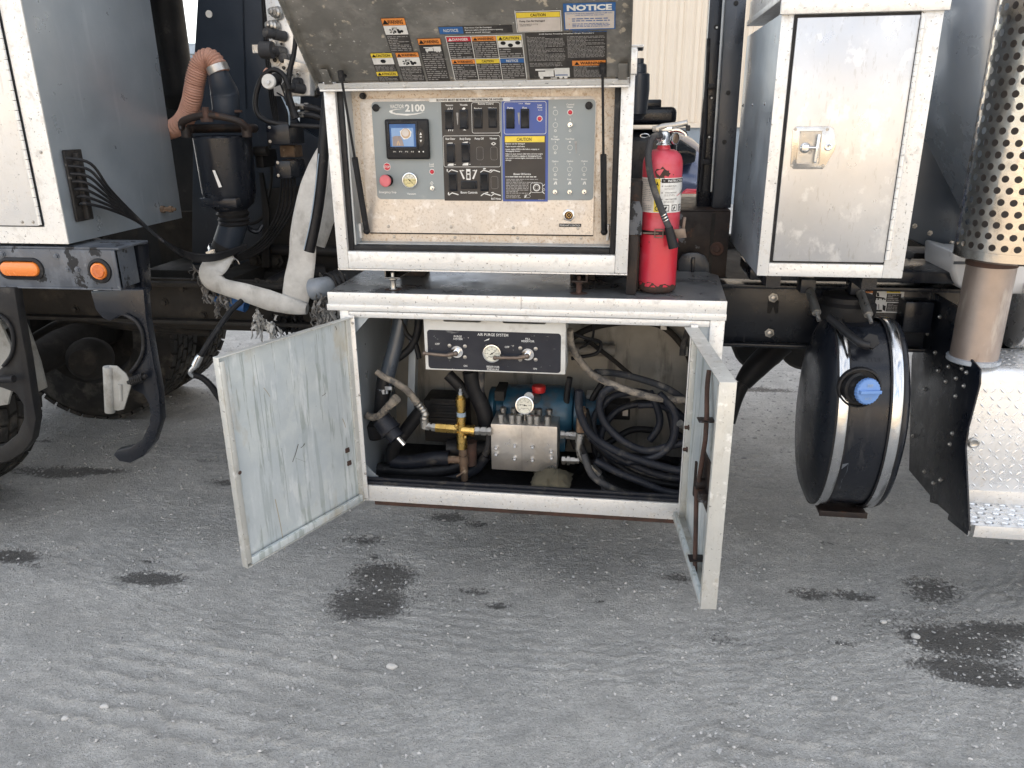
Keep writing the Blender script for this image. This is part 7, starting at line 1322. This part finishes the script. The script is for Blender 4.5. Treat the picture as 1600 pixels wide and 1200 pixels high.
# lower step: perforated tread with an upturned front lip
S0z = .462; sx0 = 1.005; hole_mb = MB(); cell = .046; 
def steptop(mb, x0, x1, y0, y1, nx_, ny_):
    cx_, cy_ = (x1 - x0) / nx_, (y1 - y0) / ny_; nh = 12
    for j in range(ny_):
        for i in range(nx_):
            ccx, ccy = x0 + (i + .5) * cx_, y0 + (j + .5) * cy_; outer = []; inner = []; rim_ = []
            offx = (cx_ * .18 if j % 2 else -cx_ * .18)
            for q in range(nh):
                t = 2 * math.pi * q / nh + math.pi / 4; c_, s_ = math.cos(t), math.sin(t); m_ = max(abs(c_), abs(s_)); outer.append((ccx + c_ / m_ * cx_ / 2, ccy + s_ / m_ * cy_ / 2, S0z)); rim_.append((ccx + offx + c_ * .0115, ccy + s_ * .0085, S0z + .003)); inner.append((ccx + offx + c_ * .0085, ccy + s_ * .006, S0z - .003))
            mb.add(outer + rim_ + inner, [(q, (q + 1) % nh, nh + (q + 1) % nh, nh + q) for q in range(nh)] + [(nh + q, nh + (q + 1) % nh, 2 * nh + (q + 1) % nh, 2 * nh + q) for q in range(nh)])
steptop(hole_mb, sx0 + .02, 1.62, -.045, .098, 14, 5); stp2 = hole_mb.build('lower_step', 'diamond', T)
ls = MB(); ls.box((sx0 + .03, -.050, .425), (1.62, -.0455, S0z + .001)); ls.box((sx0 + .02, .0985, S0z - .03), (1.62, .103, .506)); ls.prism([(sx0 + .02, -.0455, .425), (sx0 + .02, -.0455, S0z), (sx0 + .02, .098, S0z), (sx0 + .02, .098, .40)], (-.003, 0, 0), 'black_paint'); ls.build('step_lip', 'alu_edge', stp2, bevel=.001)
# black side plates beside the step
def XP(pts, X, d, name, mat='black_paint'): return MB().prism([WX(a, b, X) for a, b in pts], (d, 0, 0)).build(name, mat, T, bevel=.002)
m1 = XP([(1443, 462), (1461, 458), (1499, 480), (1505, 486), (1497, 540), (1512, 555), (1531, 577), (1530, 600), (1512, 668), (1508, 700), (1514, 830), (1508, 826), (1466, 790), (1420, 735), (1424, 560)], 1.002, .006, 'side_plate')
scatter('plate_bolt', MB().lathe([(0, .0075), (.002, .0075), (.004, .005), (.007, .004)], (0, 0, 0), (-1, 0, 0), 8), 'steel', [tuple(WX(a, b, 1.0018)) for a, b in ((1450, 522), (1462, 551), (1467, 579), (1483, 573), (1479, 596), (1495, 591), (1446, 608), (1504, 576), (1511, 582), (1507, 603), (1494, 619), (1489, 677), (1485, 694), (1427, 681), (1470, 750), (1459, 755), (1445, 737), (1469, 495))], m1)
XP([(1452, 785), (1478, 792), (1478, 740), (1455, 740)], 1.03, .02, 'plate_stiffener')

# ---- torn plastic wrap snagged on the pipes
def tatter(cx, cy, Y, w_, h, n_, seed, lab, mat='tatter', fall=1.0):
    rd = random.Random(seed); mb = MB(); o = WY(cx, cy, Y)
    for _ in range(n_):
        x = o.x + rd.gauss(0, w_ * .4); z = o.z + rd.gauss(0, h * .32); y = o.y + rd.uniform(-.03, .03); ln = rd.uniform(.02, .075) * fall; wd = rd.uniform(.003, .010); st = 5; vs = []; an = rd.uniform(0, 3.14); dx = rd.uniform(-.4, .4)
        for i in range(st + 1):
            t = i / st; px = x + dx * ln * t + rd.uniform(-.006, .006); pz_ = z - ln * t + rd.uniform(-.003, .003); py = y + rd.uniform(-.008, .008); ww = wd * (1 - .6 * t) * (1 if i else .5); an += rd.uniform(-.7, .7)
            vs += [(px - math.cos(an) * ww, py - math.sin(an) * ww, pz_), (px, py - .004, pz_ + .002), (px + math.cos(an) * ww, py + math.sin(an) * ww, pz_)]
        mb.add(vs, [f for i in range(st) for f in ((3 * i, 3 * i + 1, 3 * i + 4, 3 * i + 3), (3 * i + 1, 3 * i + 2, 3 * i + 5, 3 * i + 4))])
    return mb.build('plastic_wrap', mat, label=lab, cat='plastic wrap', group='torn plastic wrap snagged on the pipes')
tatter(322, 430, .56, .045, .09, 60, 1, 'grey torn plastic wrap bunched behind the top of the off white hose')
tatter(338, 458, .52, .05, .08, 55, 2, 'pale shreds of plastic wrap hanging just below the hose clamp')
tatter(506, 488, .42, .05, .10, 120, 3, 'dense crumpled grey wrap around the pipe left of the cabinet shelf')
tatter(540, 438, .60, .12, .05, 110, 4, 'dark and pale crumpled wrap on the ribbed pipe above the shelf corner')
tatter(498, 440, .62, .04, .06, 40, 5, 'small wad of crumpled wrap above the grey pipe coupling', 'black_dusty')
tatter(403, 500, .50, .022, .06, 22, 6, 'short pale shred hanging left of its twin under the off white hose', 'layflat')
tatter(424, 508, .48, .022, .07, 24, 7, 'longer pale shred with a torn loop hanging under the off white hose', 'layflat')
tatter(452, 500, .60, .10, .06, 60, 8, 'dark greasy strands under the off white hose bend', 'rubber', .8)
